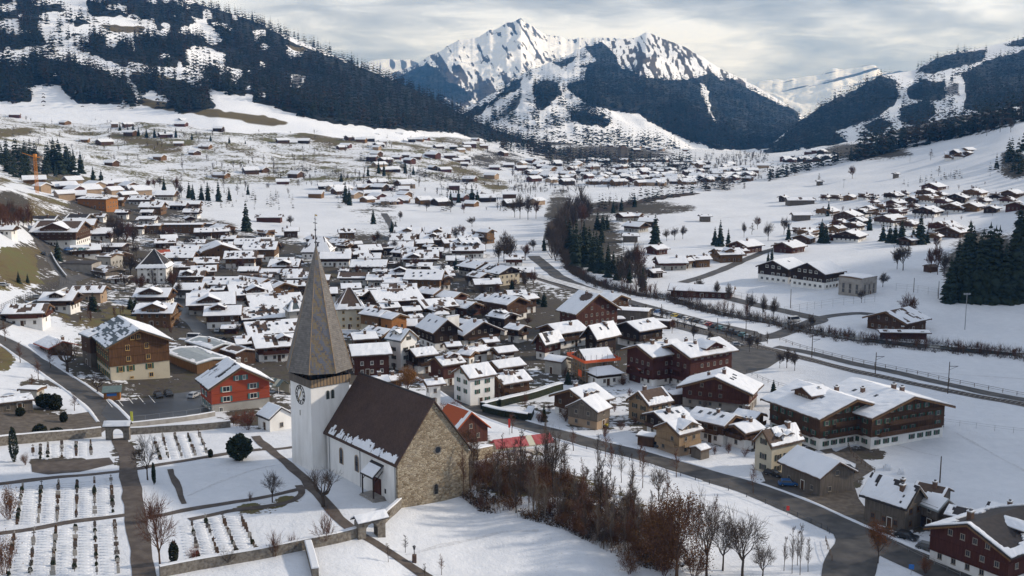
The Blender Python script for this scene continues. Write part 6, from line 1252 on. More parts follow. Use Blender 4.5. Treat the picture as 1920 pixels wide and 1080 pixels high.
for nm, rows in PLOTS:
    ms = MB()
    for (a, b) in rows:
        A, B_ = P2(*a), P2(*b); d = B_ - A; d.z = 0; n_ = max(2, int(d.length / 1.25)); ang = math.atan2(d.y, d.x); q = Vector((-math.sin(ang), math.cos(ang), 0)); q = q if q.x > 0 else -q
        for i in range(n_ + 1):
            p = A + d * ((i + rgs.uniform(-.12, .12)) / n_); z = hz(p.x, p.y)
            if rgs.random() < .93:
                bush = rgs.random() < .13; o = link('gravestone' if not bush else 'grave_shrub', gbush if bush else rgs.choice(STONES), None, (p.x, p.y, z + .02), ang + R(90) + rgs.uniform(-.1, .1), ('small evergreen shrub between the graves of the ' if bush else 'small dark gravestone standing in a row of the ') + nm, 'shrub' if bush else 'gravestone', ('grave shrubs in the ' if bush else 'gravestones in the ') + nm, scale=rgs.uniform(.7, 1.1) if bush else rgs.uniform(.6, 1.05)); total += 0 if bush else 1
            for s in (1, -1):
                if nm.startswith('small') and s < 0 or s > 0 and (a, b) == rows[-1]: continue
                c = p + q * s * 1.35; L_, w_ = 1.0, .30
                V = []
                for e, (f, zz) in enumerate(((1., -.1), (.75, .12), (.35, .19))):
                    for t in np.linspace(0, 2 * math.pi, 8, endpoint=False):
                        v = c + q * (math.cos(t) * L_ * f) + d.normalized() * (math.sin(t) * w_ * f); V.append((v.x, v.y, hz(v.x, v.y) + zz * rgs.uniform(.85, 1.15)))
                F = [(i0 + e * 8, (i0 + 1) % 8 + e * 8, (i0 + 1) % 8 + (e + 1) * 8, i0 + (e + 1) * 8) for e in range(2) for i0 in range(8)] + [tuple(range(16, 24))]
                ms.add(V, F, 'snow')
    ms.obj('grave_snow', kind='stuff', label='snow lying in ridges over the graves of the ' + nm)
# ---------------------------------------------------------------- trees
class Br:
    def __init__(s): s.V = []; s.F3 = []; s.F4 = []; s.tips = []
    def seg(s, P, Rr, n_):
        """tapered tube along points P"""
        o = len(s.V); x = None
        for i, p in enumerate(P):
            d = (P[min(i + 1, len(P) - 1)] - P[max(i - 1, 0)]).normalized()
            if x is None: x = d.orthogonal().normalized()
            else: x = (x - d * x.dot(d)).normalized()
            y = d.cross(x)
            for k_ in range(n_): t = 2 * math.pi * k_ / n_; s.V.append(p + (x * math.cos(t) + y * math.sin(t)) * Rr[i])
        for i in range(len(P) - 1):
            for k_ in range(n_): a = o + i * n_ + k_; b = o + i * n_ + (k_ + 1) % n_; s.F4.append((a, b, b + n_, a + n_))
def grow(rg, thick, fine, leaf, p, d, ln, r, lvl, mx, spread, up, kids, wig=.18):
    n_ = 4 if lvl < 2 else 2; P = [p]; dd = d.copy(); Rr = [r]
    for i in range(1, n_ + 1):
        dd = (dd + Vector((rg.gauss(0, wig), rg.gauss(0, wig), rg.gauss(0, wig) + up * .12))).normalized(); P.append(P[-1] + dd * ln / n_); Rr.append(r * (1 - .62 * i / n_))
    (thick if lvl < 2 else fine).seg(P, Rr, 6 if lvl == 0 else (5 if lvl == 1 else 3))
    if lvl >= mx: leaf.append(P[-1]); return
    nk = kids[min(lvl, len(kids) - 1)]
    for k_ in range(nk):
        t = rg.uniform(.35 if lvl == 0 else .2, 1.0) if k_ else 1.; i = min(n_ - 1, int(t * n_)); q = P[i].lerp(P[i + 1], t * n_ - i)
        ax = dd.orthogonal().normalized(); ax = Matrix.Rotation(rg.uniform(0, 2 * math.pi), 3, dd) @ ax; nd = (dd * math.cos(spread) + ax * math.sin(spread) * rg.uniform(.7, 1.25)).normalized()
        grow(rg, thick, fine, leaf, q, nd, ln * rg.uniform(.55, .8), max(Rr[min(i + 1, n_)] * rg.uniform(.55, .75), TWIG), lvl + 1, mx, spread, up, kids, wig)
TWIG = .03
def tree_mesh(kind, seed):
    global TWIG
    TWIG = .075 if kind.endswith('far') else .034; kind = kind.replace('far', '')
    rg = random.Random(seed); A, B_, tips = Br(), Br(), []
    if kind == 'broad':       # unit: metres, 12 m high
        P = [Vector((0, 0, -.5)), Vector((.1, 0, 1.6)), Vector((.05, .1, 3.2))]; A.seg(P, [.34, .27, .23], 7)
        for k_ in range(7):
            a = k_ * 2.4 + rg.uniform(-.3, .3); e = rg.uniform(.35, .75) if k_ < 5 else .12
            grow(rg, A, B_, tips, P[-1] + Vector((0, 0, rg.uniform(-.6, .2))), Vector((math.cos(a) * math.sin(e), math.sin(a) * math.sin(e), math.cos(e))), rg.uniform(3.4, 4.6), .15, 1, 4, .55, .5, (0, 6, 5, 4))
    elif kind == 'slim':
        P = [Vector((rg.gauss(0, .05) * i, rg.gauss(0, .05) * i, 12 * i / 8 - .4)) for i in range(9)]; A.seg(P, [.16 * (1 - i / 9.5) + .02 for i in range(9)], 5)
        for k_ in range(34):
            t = rg.uniform(.25, .98); i = int(t * 8); q = P[i].lerp(P[min(i + 1, 8)], t * 8 - i); a = rg.uniform(0, 6.28); e = rg.uniform(.45, .8)
            grow(rg, B_, B_, tips, q, Vector((math.cos(a) * math.sin(e), math.sin(a) * math.sin(e), math.cos(e))), rg.uniform(1.2, 2.6) * (1.25 - t), .04, 2, 4, .5, .6, (0, 0, 4, 3))
    elif kind == 'pollard':
        P = [Vector((0, 0, -.4)), Vector((.15, 0, 1.4)), Vector((0, .1, 2.8))]; A.seg(P, [.5, .42, .40], 8)
        for k_ in range(8):
            a = k_ * .785 + rg.uniform(-.2, .2); e = rg.uniform(.7, 1.25); d = Vector((math.cos(a) * math.sin(e), math.sin(a) * math.sin(e), math.cos(e)))
            q = P[-1] + d * 1.9; r_ = q + (d + Vector((0, 0, .9))).normalized() * 1.5; A.seg([P[-1], q, r_], [.24, .18, .15], 6)
            for j in range(7): 
                aa = rg.uniform(0, 6.28); ee = rg.uniform(.1, .8); grow(rg, B_, B_, tips, r_, Vector((math.cos(aa) * math.sin(ee), math.sin(aa) * math.sin(ee), math.cos(ee))), rg.uniform(1.2, 2.4), .06, 2, 4, .45, .4, (0, 0, 4, 3))
    elif kind == 'shrub':
        for k_ in range(16):
            a = rg.uniform(0, 6.28); e = rg.uniform(.05, .75); grow(rg, A if k_ < 5 else B_, B_, tips, Vector((math.cos(a) * .3, math.sin(a) * .3, -.2)), Vector((math.cos(a) * math.sin(e), math.sin(a) * math.sin(e), math.cos(e))), rg.uniform(2.2, 3.6), .055, 2, 4, .42, .4, (0, 0, 5, 4))
    return A, B_, tips
TREES = {}
LEAFQ = np.array([(-.5, 0, 0), (0, -.32, .1), (.5, 0, 0), (0, .32, .1)])
def leaf_cloud(tips, seed, n_per, size, spread):
    rg = np.random.default_rng(seed); T_ = np.array([tuple(t) for t in tips]); n_ = len(T_) * n_per
    c = np.repeat(T_, n_per, 0) + rg.normal(0, spread, (n_, 3)); A = rg.normal(size=(n_, 3)); A /= np.linalg.norm(A, axis=1)[:, None]; B_ = rg.normal(size=(n_, 3)); B_ -= (A * B_).sum(1)[:, None] * A; B_ /= np.linalg.norm(B_, axis=1)[:, None]; C_ = np.cross(A, B_)
    s = size * rg.uniform(.6, 1.3, (n_, 1))
    V = np.stack([c + (A * q[0] + B_ * q[1] + C_ * q[2]) * s for q in LEAFQ], 1).reshape(-1, 3); return V, np.arange(n_ * 4).reshape(-1, 4)
def model(key):
    """(height, [(part name, mesh)]) for a kind such as 'broad', 'broad:leaf_rust'"""
    if key in TREES: return TREES[key]
    kind, sd_, bark, twig, leaf = (key.split(':') + ['', '', '', ''])[:5]
    A, B_, tips = tree_mesh(kind, int(sd_ or 1)); parts = []
    if A.V: parts.append(('trunk', mesh_np('trunk', A.V, A.F4, [bark or 'bark'], smooth_=True)))
    if B_.V: parts.append(('crown', mesh_np('crown', B_.V, B_.F4, [twig or 'twig'])))
    if leaf:
        dens = 6 if kind == 'broad' else 4; V, F = leaf_cloud(tips, int(sd_ or 1), dens, .30, .4); parts.append(('foliage', mesh_np('foliage', V, F, [leaf])))
    hgt = max(v.z for v in B_.V); wid = max(max(abs(v.x), abs(v.y)) for v in B_.V) * 2
    TREES[key] = (hgt, wid, parts); return TREES[key]
PROTO = {}
TREEREG = []
def plant(key, px, py, top=None, h=None, wide=None, name='bare_tree', label=None, cat='tree', group=None, rot=None, dist=None, kindtxt='bare tree', at=None):
    p = at if at is not None else P2(px, py); rg = random.Random(int(px * 31 + py * 17))
    hgt, wid, parts = model(key); hh = h or (py - top) / ppm(p.y) * 1.02; s = hh / hgt; sx = s if wide is None else (wide / ppm(p.y)) / wid
    rot = rg.uniform(0, 6.28) if rot is None else rot
    if key in PROTO: o = copy_tree(PROTO[key], p, rot, (sx, sx, s)); o['label'] = label or ''; o.name = name
    else:
        o = empty(name, p, rot, label or '', cat); o.scale = (sx, sx, s); PROTO[key] = o
        for nm, me in parts: link(nm, me, o)
    o['category'] = cat
    if group: o['group'] = group
    if not label: TREEREG.append((o, px, py, kindtxt))
    return o
# ---- conifers
def conifer(seed, whorls, per, detail=1, mats=('needles', 'bark'), slim=.2):
    rg = random.Random(seed); V = []; F = []
    for w in range(whorls):
        t = (w + rg.uniform(-.3, .3)) / whorls; z = .06 + .92 * t; r = slim * (1 - t) ** .85 * rg.uniform(.8, 1.15) + .012; n_ = max(4, int(per * (1 - .55 * t)))
        a0 = rg.uniform(0, 6.28)
        for k_ in range(n_):
            a = a0 + 2 * math.pi * k_ / n_ + rg.uniform(-.2, .2); rr = r * rg.uniform(.7, 1.2); dz = -rr * rg.uniform(.35, .75); wd = r * rg.uniform(.30, .5)
            ca, sa = math.cos(a), math.sin(a); o = len(V)
            V += [(0, 0, z + .012), (ca * rr * .55 - sa * wd, sa * rr * .55 + ca * wd, z + dz * .45), (ca * rr, sa * rr, z + dz), (ca * rr * .55 + sa * wd, sa * rr * .55 - ca * wd, z + dz * .45), (ca * rr * .5, sa * rr * .5, z + dz * .1), (ca * rr * .5, sa * rr * .5, z + dz - .02)]
            F += [(o, o + 1, o + 4), (o + 1, o + 2, o + 4), (o + 2, o + 3, o + 4), (o + 3, o, o + 4)]
            if detail: F += [(o, o + 5, o + 1), (o + 1, o + 5, o + 2), (o + 2, o + 5, o + 3), (o + 3, o + 5, o)]
    o = len(V); V += [(0, 0, 1.), (.012, 0, .93), (-.006, .01, .93), (-.006, -.01, .93)]; F += [(o, o + 1, o + 2), (o, o + 2, o + 3), (o, o + 3, o + 1)]
    return np.array(V), np.array(F)
CON = [mesh_np('crown', *conifer(s, 17, 11), ['needles']) for s in (1, 2, 3, 4)]
CONF = [conifer(s, 5, 5, 0, slim=.19) for s in range(6)]
CONL = [mesh_np('spruce_tree', *conifer(s + 20, 10, 7), ['needles']) for s in range(4)]
CTR = MB().tube((0, 0, -.03), (0, 0, .5), .016, .008, 6, 'bark').mesh('trunk')
def spruce(px, py, top, label=None, wide=1., group=None, parts=True, at=None, h=None, kindtxt='dark spruce', name='spruce_tree'):
    p = at if at is not None else P2(px, py); hh = h or (py - top) / ppm(p.y) * 1.02; rg = random.Random(int(px * 13 + py * 29)); sx = hh * wide * rg.uniform(.85, 1.1)
    if parts:
        o = empty(name, p, rg.uniform(0, 6), label or '', 'tree', group); o.scale = (sx, sx, hh); link('crown', rg.choice(CON), o); link('trunk', CTR, o)
    else: o = link(name, rg.choice(CONL), None, p, rg.uniform(0, 6), label or '', 'tree', group, scale=(sx, sx, hh))
    if not label: TREEREG.append((o, px, py, kindtxt))
    return o
def evergreen(px, py, w, h, label, m='hedge', seed=1, name='evergreen_bush', cat='bush', column=False):
    """a clipped or rounded evergreen of many small leaf faces round a short trunk"""
    p = P2(px, py); sc = ppm(p.y); W_, H_ = w / sc, h / sc; rg = np.random.default_rng(seed); n_ = 1500
    d = rg.normal(size=(n_, 3)); d /= np.linalg.norm(d, axis=1)[:, None]; r = rg.uniform(.55, 1., n_) ** .5
    lump = 1 + .28 * (fbm(d[:, 0] * 2 + 5, d[:, 1] * 2 + d[:, 2] * 2, seed, 3) - .5) * 2
    c = d * (r * lump)[:, None] * np.array([W_ / 2, W_ / 2, H_ / 2]) + np.array([0, 0, H_ * .52])
    if column: c[:, :2] *= (1 - .35 * (c[:, 2:] / H_))
    o = empty(name, p, 0, label, cat)
    A = rg.normal(size=(n_, 3)); A /= np.linalg.norm(A, axis=1)[:, None]; B_ = np.cross(A, rg.normal(size=(n_, 3))); B_ /= np.linalg.norm(B_, axis=1)[:, None]
    s = max(.16, W_ * .075)
    V = np.stack([c - A * s, c + B_ * s * .7, c + A * s, c - B_ * s * .7], 1).reshape(-1, 3); link('foliage', mesh_np('foliage', V, np.arange(n_ * 4).reshape(-1, 4), [m]), o)
    MB().tube((0, 0, -.3), (0, 0, H_ * .5), .12, .08, 5, 'bark').obj('trunk', o); return o
# ---- foreground trees
BRD = ['broad:1:bark:twig', 'broad:2:bark:twig', 'broad:3:bark_brown:twig_red']; SLM = ['slim:1:bark:twig', 'slim:2:bark:twig', 'slim:3:bark_brown:twig_red']; SHR = ['shrub:1:bark_brown:twig_red', 'shrub:2:bark:twig', 'shrub:3:bark_brown:twig_red']
plant(BRD[2], 301, 1073, 905, wide=125, label='large bare reddish tree beside the wide cemetery path at the bottom', name='bare_tree'); plant(BRD[1], 277, 900, 806, wide=70, label='bare tree right of the cemetery path below the arched gate')
evergreen(27, 866, 20, 68, 'dark green columnar cypress by the left cemetery wall', 'needles', 2, 'cypress', 'tree', True); evergreen(289, 908, 8, 42, 'thin dark cypress beside the cemetery path', 'needles', 3, 'cypress', 'tree', True); evergreen(326, 1056, 22, 44, 'dark evergreen beside the large bare reddish tree', 'hedge', 4, 'cypress', 'tree', True); evergreen(324, 1072, 26, 20, 'low green bush at the foot of the large bare tree', 'hedge', 5)
evergreen(450, 862, 46, 48, 'round dark yew on the lawn left of the church tower', 'needles', 6, 'yew_tree', 'tree'); evergreen(395, 858, 9, 16, 'tiny clipped conifer left of the round yew', 'hedge', 16)
evergreen(85, 765, 34, 26, 'dark bush on the snowy bank left of the lane', 'hedge', 7); evergreen(105, 768, 26, 30, 'taller dark bush beside the lane at left', 'hedge', 8); evergreen(120, 792, 14, 20, 'small dark bush at the tip of the snowy bank', 'hedge', 9); evergreen(75, 822, 26, 26, 'dark bush against the cemetery wall by the cypress', 'hedge', 10); evergreen(105, 820, 26, 18, 'low bush against the cemetery wall with blue boxes', 'hedge', 11); evergreen(38, 780, 18, 16, 'dark bush before the flat roofed shelter', 'hedge', 12)
plant(BRD[0], 511, 942, 872, wide=66, label='round bare tree on the lawn left of the church path'); plant('pollard:1:bark:twig', 606, 950, 868, wide=82, label='gnarled pollard tree beside the path in front of the tower', name='pollard_tree'); plant(SHR[0], 612, 1020, 948, wide=70, label='wide reddish shrub by the lower churchyard wall', name='bare_shrub', cat='shrub')
plant(SHR[2], 515, 1044, 984, wide=56, label='reddish shrub left of the wide one along the lower wall', name='bare_shrub', cat='shrub'); plant(SHR[0], 548, 1034, 992, wide=34, label='small shrub between the two reddish shrubs', name='bare_shrub', cat='shrub'); plant(SHR[1], 428, 1058, 1016, wide=44, label='small bare shrub among the lower middle graves', name='bare_shrub', cat='shrub'); plant(SHR[1], 723, 974, 944, wide=30, label='small bare shrub inside the churchyard corner', name='bare_shrub', cat='shrub'); plant(SHR[2], 470, 940, 918, wide=20, label='thin shrub beside the lawn path', name='bare_shrub', cat='shrub')
for i, (x, y, t, w, lb, lf) in enumerate([(18, 975, 905, 60, 'brown leaved bush at the left edge beside the graves', 'leaf_brown'), (8, 1078, 985, 60, 'brown leaved bush at the lower left corner', 'leaf_brown'), (363, 1064, 1018, 40, 'red leaved bush by the large bare reddish tree', 'leaf_redbush'), (465, 806, 765, 50, 'reddish bush in front of the bright red house', 'leaf_redbush'), (48, 872, 845, 20, 'brown bush beside the cypress', 'leaf_brown'), (285, 978, 940, 44, 'reddish bush between paths in the middle of the cemetery', 'leaf_brown'), (440, 798, 772, 40, 'brown bush below the bright red house', 'leaf_brown'), (835, 775, 750, 60, 'red brown hedge beside the street right of the church roof', 'leaf_redbush'), (1735, 1075, 1040, 44, 'small rusty bush beside the road at lower right', 'leaf_rust'), (870, 835, 800, 46, 'brown leaved bush behind the stone gable', 'leaf_brown'), (1060, 790, 755, 40, 'dark reddish bush before the round dormer chalet', 'leaf_brown')]):
    plant('shrub:%d:bark_brown:twig_red:%s' % (i % 3 + 1, lf), x, y, t, wide=w, label=lb, name='leafy_bush', cat='bush')
plant('pollard:2:bark:twig', 126, 698, 634, wide=62, label='dark old pollard tree between barn and brown guest house', name='pollard_tree'); plant('pollard:1:bark:twig', 183, 736, 700, wide=44, label='small pollard tree at the corner of the brown guest house', name='pollard_tree')
plant(BRD[0], 1037, 926, 780, wide=105, label='tall dark bare tree on top of the church knoll')
plant('broad:4:bark_brown:twig_red:leaf_brown', 1268, 1085, 900, wide=150, label='big tree with brown autumn leaves at the bottom of the knoll', name='autumn_tree'); plant('broad:5:bark_brown:twig_red:leaf_brown', 1225, 1045, 935, wide=90, label='smaller brown leaved tree left of the big autumn tree', name='autumn_tree')
plant('broad:6:bark:twig:leaf_rust', 1646, 1056, 970, wide=72, label='round rust coloured tree on the road island', name='autumn_tree'); plant('broad:7:bark_brown:twig_red:leaf_larch', 765, 748, 684, wide=70, label='orange autumn tree rising behind the church roof', name='autumn_tree')
for x, y, t, w, lb in ((1325, 1085, 895, 80, 'tall bare tree right of the big brown leaved tree'), (1392, 1085, 930, 90, 'dark bare tree leaning over the lower lawn'), (1355, 1070, 945, 60, 'thin bare tree between two taller ones at the bottom'), (1235, 940, 860, 40, 'thin bare tree near the middle of the knoll slope'), (1430, 1090, 1000, 50, 'bare tree at the bottom right of the knoll')): plant('broad:12:bark:twig', x, y, t, wide=w * 1.45, label=lb)
for i, (x, y, t) in enumerate(((1485, 1075, 980), (1500, 1078, 975), (1470, 1070, 1000), (1515, 1072, 1005), (1495, 1060, 990))): plant(SLM[i % 2], x, y, t, wide=26, kindtxt='slender bare sapling', name='sapling')
for i, (x, y, t, lb) in enumerate(((760, 1036, 1000, 'young tree in the middle of the lawn above the lamp pillar'), (728, 1054, 1014, 'young tree beside the lower path'), (828, 1078, 1036, 'young tree at the bottom of the lawn'), (797, 1082, 1055, 'smallest young tree by the lower path'))): plant(SLM[i % 3], x, y, t, wide=20, label=lb, name='young_tree')
rk = random.Random(11)
KNOLL = [(862, 895), (930, 870), (1010, 880), (1100, 915), (1190, 950), (1260, 990), (1300, 1060), (1230, 1075), (1150, 1040), (1070, 1000), (990, 975), (900, 960), (850, 925)]
n_ = 0
while n_ < 150:
    x, y = rk.uniform(845, 1300), rk.uniform(870, 1075)
    if not inpoly(np.array([x]), np.array([y]), KNOLL)[0]: continue
    n_ += 1; k_ = rk.random()
    if k_ < .62: plant(SLM[rk.randrange(3)] if rk.random() < .6 else 'slim:6:bark_pale:twig_pale', x, y, y - rk.uniform(50, 112), wide=rk.uniform(26, 48), kindtxt='thin bare sapling', name='sapling')
    elif k_ < .8: plant(SHR[rk.randrange(3)], x, y, y - rk.uniform(22, 50), wide=rk.uniform(30, 60), kindtxt='bare bramble shrub', name='bare_shrub', cat='shrub')
    else: plant('shrub:2:bark_brown:twig_red:leaf_brown', x, y, y - rk.uniform(22, 46), wide=rk.uniform(30, 54), kindtxt='brown leaved shrub', name='leafy_bush', cat='bush')
for x, y in ((895, 885), (925, 872), (960, 868), (985, 885), (1010, 900), (905, 905), (940, 895), (1060, 915), (1090, 930)): plant('shrub:2:bark_brown:twig_red:leaf_brown', x, y, y - rk.uniform(26, 44), wide=rk.uniform(50, 75), kindtxt='dense brown leaved shrub', name='leafy_bush', cat='bush')
for x, y in ((1120, 890), (1165, 905), (1205, 915), (1145, 900), (1185, 925), (1250, 955), (1290, 985), (1340, 1000), (1310, 1000)): plant(SLM[x % 3], x, y, y - rk.uniform(50, 85), wide=26, kindtxt='thin bare sapling', name='sapling')
# undergrowth on the knoll: bramble leaves and dead stems, one mass
PB = [ground_at(*p) for p in KNOLL]; poly = [(p.x, p.y) for p in PB]; rg = np.random.default_rng(3)
xs = rg.uniform(min(p[0] for p in poly), max(p[0] for p in poly), 90000); ys = rg.uniform(min(p[1] for p in poly), max(p[1] for p in poly), 90000)
keep = inpoly(xs, ys, poly) & (fbm(xs / 2.6, ys / 2.6, 3, 4) > .49); xs, ys = xs[keep][:15000], ys[keep][:15000]; n_ = len(xs)
c = np.stack([xs, ys, H(xs, ys) + rg.uniform(0, 1., n_) ** 1.6 * .9], 1); A = rg.normal(size=(n_, 3)) * [1, 1, .8]; A /= np.linalg.norm(A, axis=1)[:, None]; B_ = np.cross(A, rg.normal(size=(n_, 3))); B_ /= np.linalg.norm(B_, axis=1)[:, None]; s = rg.uniform(.12, .34, (n_, 1))
link('undergrowth', mesh_np('undergrowth', np.stack([c - A * s, c + B_ * s * .5, c + A * s, c - B_ * s * .5], 1).reshape(-1, 3), np.arange(n_ * 4).reshape(-1, 4), ['bramble']), kind='stuff', label='dark bramble undergrowth with snow showing through on the knoll')
n_ = 6200; xs = rg.uniform(min(p[0] for p in poly), max(p[0] for p in poly), n_ * 5); ys = rg.uniform(min(p[1] for p in poly), max(p[1] for p in poly), n_ * 5); keep = inpoly(xs, ys, poly) & (fbm(xs / 3.4, ys / 3.4, 8, 3) > .38); xs, ys = xs[keep][:n_], ys[keep][:n_]
def twigs(name, c, lo, hi, m, label, seed, lean=.28, r=.035):
    g = np.random.default_rng(seed); n_ = len(c); d = g.normal(size=(n_, 3)) * [lean, lean, .1] + [0, 0, 1]; d /= np.linalg.norm(d, axis=1)[:, None]; ln = g.uniform(lo, hi, (n_, 1)); q = np.cross(d, g.normal(size=(n_, 3))); q /= np.linalg.norm(q, axis=1)[:, None]; k_ = np.cross(d, q)
    V = [c - q * r, c + q * r, c + k_ * r * 1.5, c + d * ln]
    for f in (.45, .65, .8):      # side shoots
        b = c + d * ln * f; e = (d * .8 + g.normal(size=(n_, 3)) * .45); V += [b, b + d * r * 2, b + e * ln * g.uniform(.15, .3, (n_, 1))]
    V = np.stack(V, 1).reshape(-1, 3); b = (np.arange(n_) * 13)[:, None, None]; F = (np.array([[0, 1, 3], [1, 2, 3], [2, 0, 3], [4, 5, 6], [7, 8, 9], [10, 11, 12]])[None] + b).reshape(-1, 3)
    link(name, mesh_np(name, V, F, [m]), kind='stuff', label=label)
tz = np.stack([xs, ys, H(xs, ys)], 1); twigs('thicket', tz[::3], 1.0, 3.2, 'twig_pale', 'pale bare stems of the thicket on the church knoll', 4); twigs('thicket', np.concatenate([tz[1::3], tz[2::3]]), .7, 2.5, 'twig_rust', 'rusty brown brushwood of the thicket on the church knoll', 5)
for x, y, t, w in ((1160, 1020, 965, 70), (1200, 1050, 985, 70), (1245, 1078, 1000, 80), (1300, 1085, 1010, 80), (1120, 995, 950, 60), (1180, 1075, 1030, 60)): plant('shrub:4:bark_brown:twig_red:leaf_brown', x, y, t, wide=w, kindtxt='dense brown leaved shrub', name='leafy_bush', cat='bush')
for i, (x, y) in enumerate(((1135, 818), (1165, 806), (1190, 796), (1275, 842), (1302, 852), (1340, 852), (1366, 850), (1396, 856), (1152, 772), (1012, 795), (1078, 793), (1180, 742), (1168, 722), (1290, 748), (1426, 828), (1442, 856), (1532, 834), (1200, 775), (1255, 750), (1320, 765), (1030, 770), (985, 760), (1060, 705), (930, 755), (1450, 760), (1480, 845), (1380, 760), (1590, 832))): plant('shrub:%d:bark_brown:twig_red%s' % (i % 3 + 1, ':leaf_brown' if i % 3 == 0 else ''), x, y, y - rk.uniform(14, 26), wide=rk.uniform(20, 34), kindtxt='small garden shrub', name='garden_shrub', cat='shrub')
# roadside trees
for x, y, t in ((1135, 857, 800), (1200, 875, 822), (1268, 895, 838), (1412, 925, 865), (1075, 845, 800), (960, 812, 770)): plant('slim:4:bark_brown:twig_red', x, y, t, wide=34, kindtxt='thin roadside tree', name='roadside_tree')
for x, y, t in ((38, 680, 640), (72, 712, 670), (140, 770, 735), (10, 640, 600), (60, 735, 700), (95, 690, 655)): plant('slim:3:bark_brown:twig_red', x, y, t, wide=24, kindtxt='thin young tree', name='young_tree')
# ---- village and valley trees: (x, y, top, width)
BT = [(222, 468, 402, 44), (236, 470, 410, 44), (250, 468, 415, 40), (212, 450, 400, 36), (245, 520, 470, 44), (262, 548, 515, 36), (235, 545, 512, 36), (325, 545, 505, 34), (335, 560, 525, 28), (20, 420, 372, 44), (8, 415, 378, 40), (34, 424, 385, 36), (44, 428, 392, 30), (0, 430, 380, 40), (300, 450, 425, 30), (318, 452, 425, 30), (352, 465, 445, 26), (545, 424, 403, 24),
 (945, 492, 432, 48), (958, 490, 440, 36), (935, 496, 450, 34), (985, 488, 455, 30), (1000, 470, 448, 26), (870, 590, 565, 50), (885, 598, 570, 40), (905, 600, 575, 36), (905, 562, 530, 26), (750, 415, 395, 18), (885, 425, 405, 24), (990, 412, 365, 30), (975, 410, 362, 30), (965, 408, 370, 26), (1005, 410, 372, 24), (845, 398, 372, 24), (800, 396, 375, 18), (870, 400, 380, 18), (1040, 482, 418, 36), (1030, 470, 420, 34), (1055, 470, 405, 36), (1062, 450, 392, 36), (1045, 450, 398, 32), (1075, 440, 385, 36), (1090, 430, 380, 34), (1065, 420, 370, 36), (1190, 520, 448, 40), (1200, 525, 455, 36), (1180, 515, 460, 30), (1205, 560, 505, 18),
 (1693, 507, 452, 48), (1682, 505, 465, 30), (1758, 515, 455, 36), (1770, 520, 470, 34), (1745, 512, 462, 30), (1655, 538, 510, 32), (1703, 606, 548, 48), (1615, 568, 540, 22), (1405, 590, 545, 30), (1430, 600, 550, 26), (1450, 600, 555, 28), (1365, 570, 530, 26), (1345, 560, 525, 24), (1310, 545, 520, 22), (1520, 620, 585, 20), (1475, 690, 650, 34), (1490, 695, 655, 30), (1462, 690, 655, 24), (1405, 660, 625, 24), (1420, 655, 628, 18), (1300, 640, 605, 26), (1260, 625, 595, 22), (1330, 650, 618, 22), (1395, 445, 415, 18), (1440, 452, 415, 26), (1470, 440, 405, 26), (1265, 450, 425, 22), (1280, 448, 422, 22), (1250, 452, 428, 20), (1598, 335, 310, 22), (1745, 300, 280, 14), (1760, 330, 312, 14), (1895, 248, 222, 20), (1875, 248, 220, 16), (1850, 255, 235, 16), (1535, 345, 325, 10), (342, 322, 290, 10), (340, 345, 325, 12), (80, 215, 200, 12), (84, 252, 234, 10), (420, 360, 330, 14), (445, 365, 345, 16), (300, 350, 332, 20), (330, 365, 330, 24), (280, 355, 335, 20), (495, 310, 290, 10), (510, 308, 292, 9), (552, 308, 292, 10), (570, 310, 290, 12), (290, 352, 335, 18), (340, 370, 345, 20), (1560, 408, 390, 16), (1420, 430, 405, 20), (1410, 440, 418, 16), (1000, 540, 505, 24), (985, 545, 512, 24), (740, 360, 345, 16), (770, 342, 320, 10), (1755, 470, 440, 20)]
rb = random.Random(3)
for _ in range(75):      # garden trees among the houses
    x, y = rb.uniform(190, 1010), rb.uniform(445, 640)
    if inpoly(np.array([x]), np.array([y]), [(200, 445), (420, 440), (900, 440), (1010, 540), (1000, 640), (690, 640), (420, 660), (330, 600), (200, 560)])[0] and not 560 < x < 660: BT.append((x, y, y - rb.uniform(18, 30), rb.uniform(16, 26)))
for x, y, t, w in BT: plant(rb.choice(['broadfar:9:bark:twig', 'broadfar:10:bark_brown:twig_red', 'broadfar:11:bark:twig']) if w > 17 else 'slim:5:bark:twig', x, y, t, wide=w, kindtxt='bare tree')
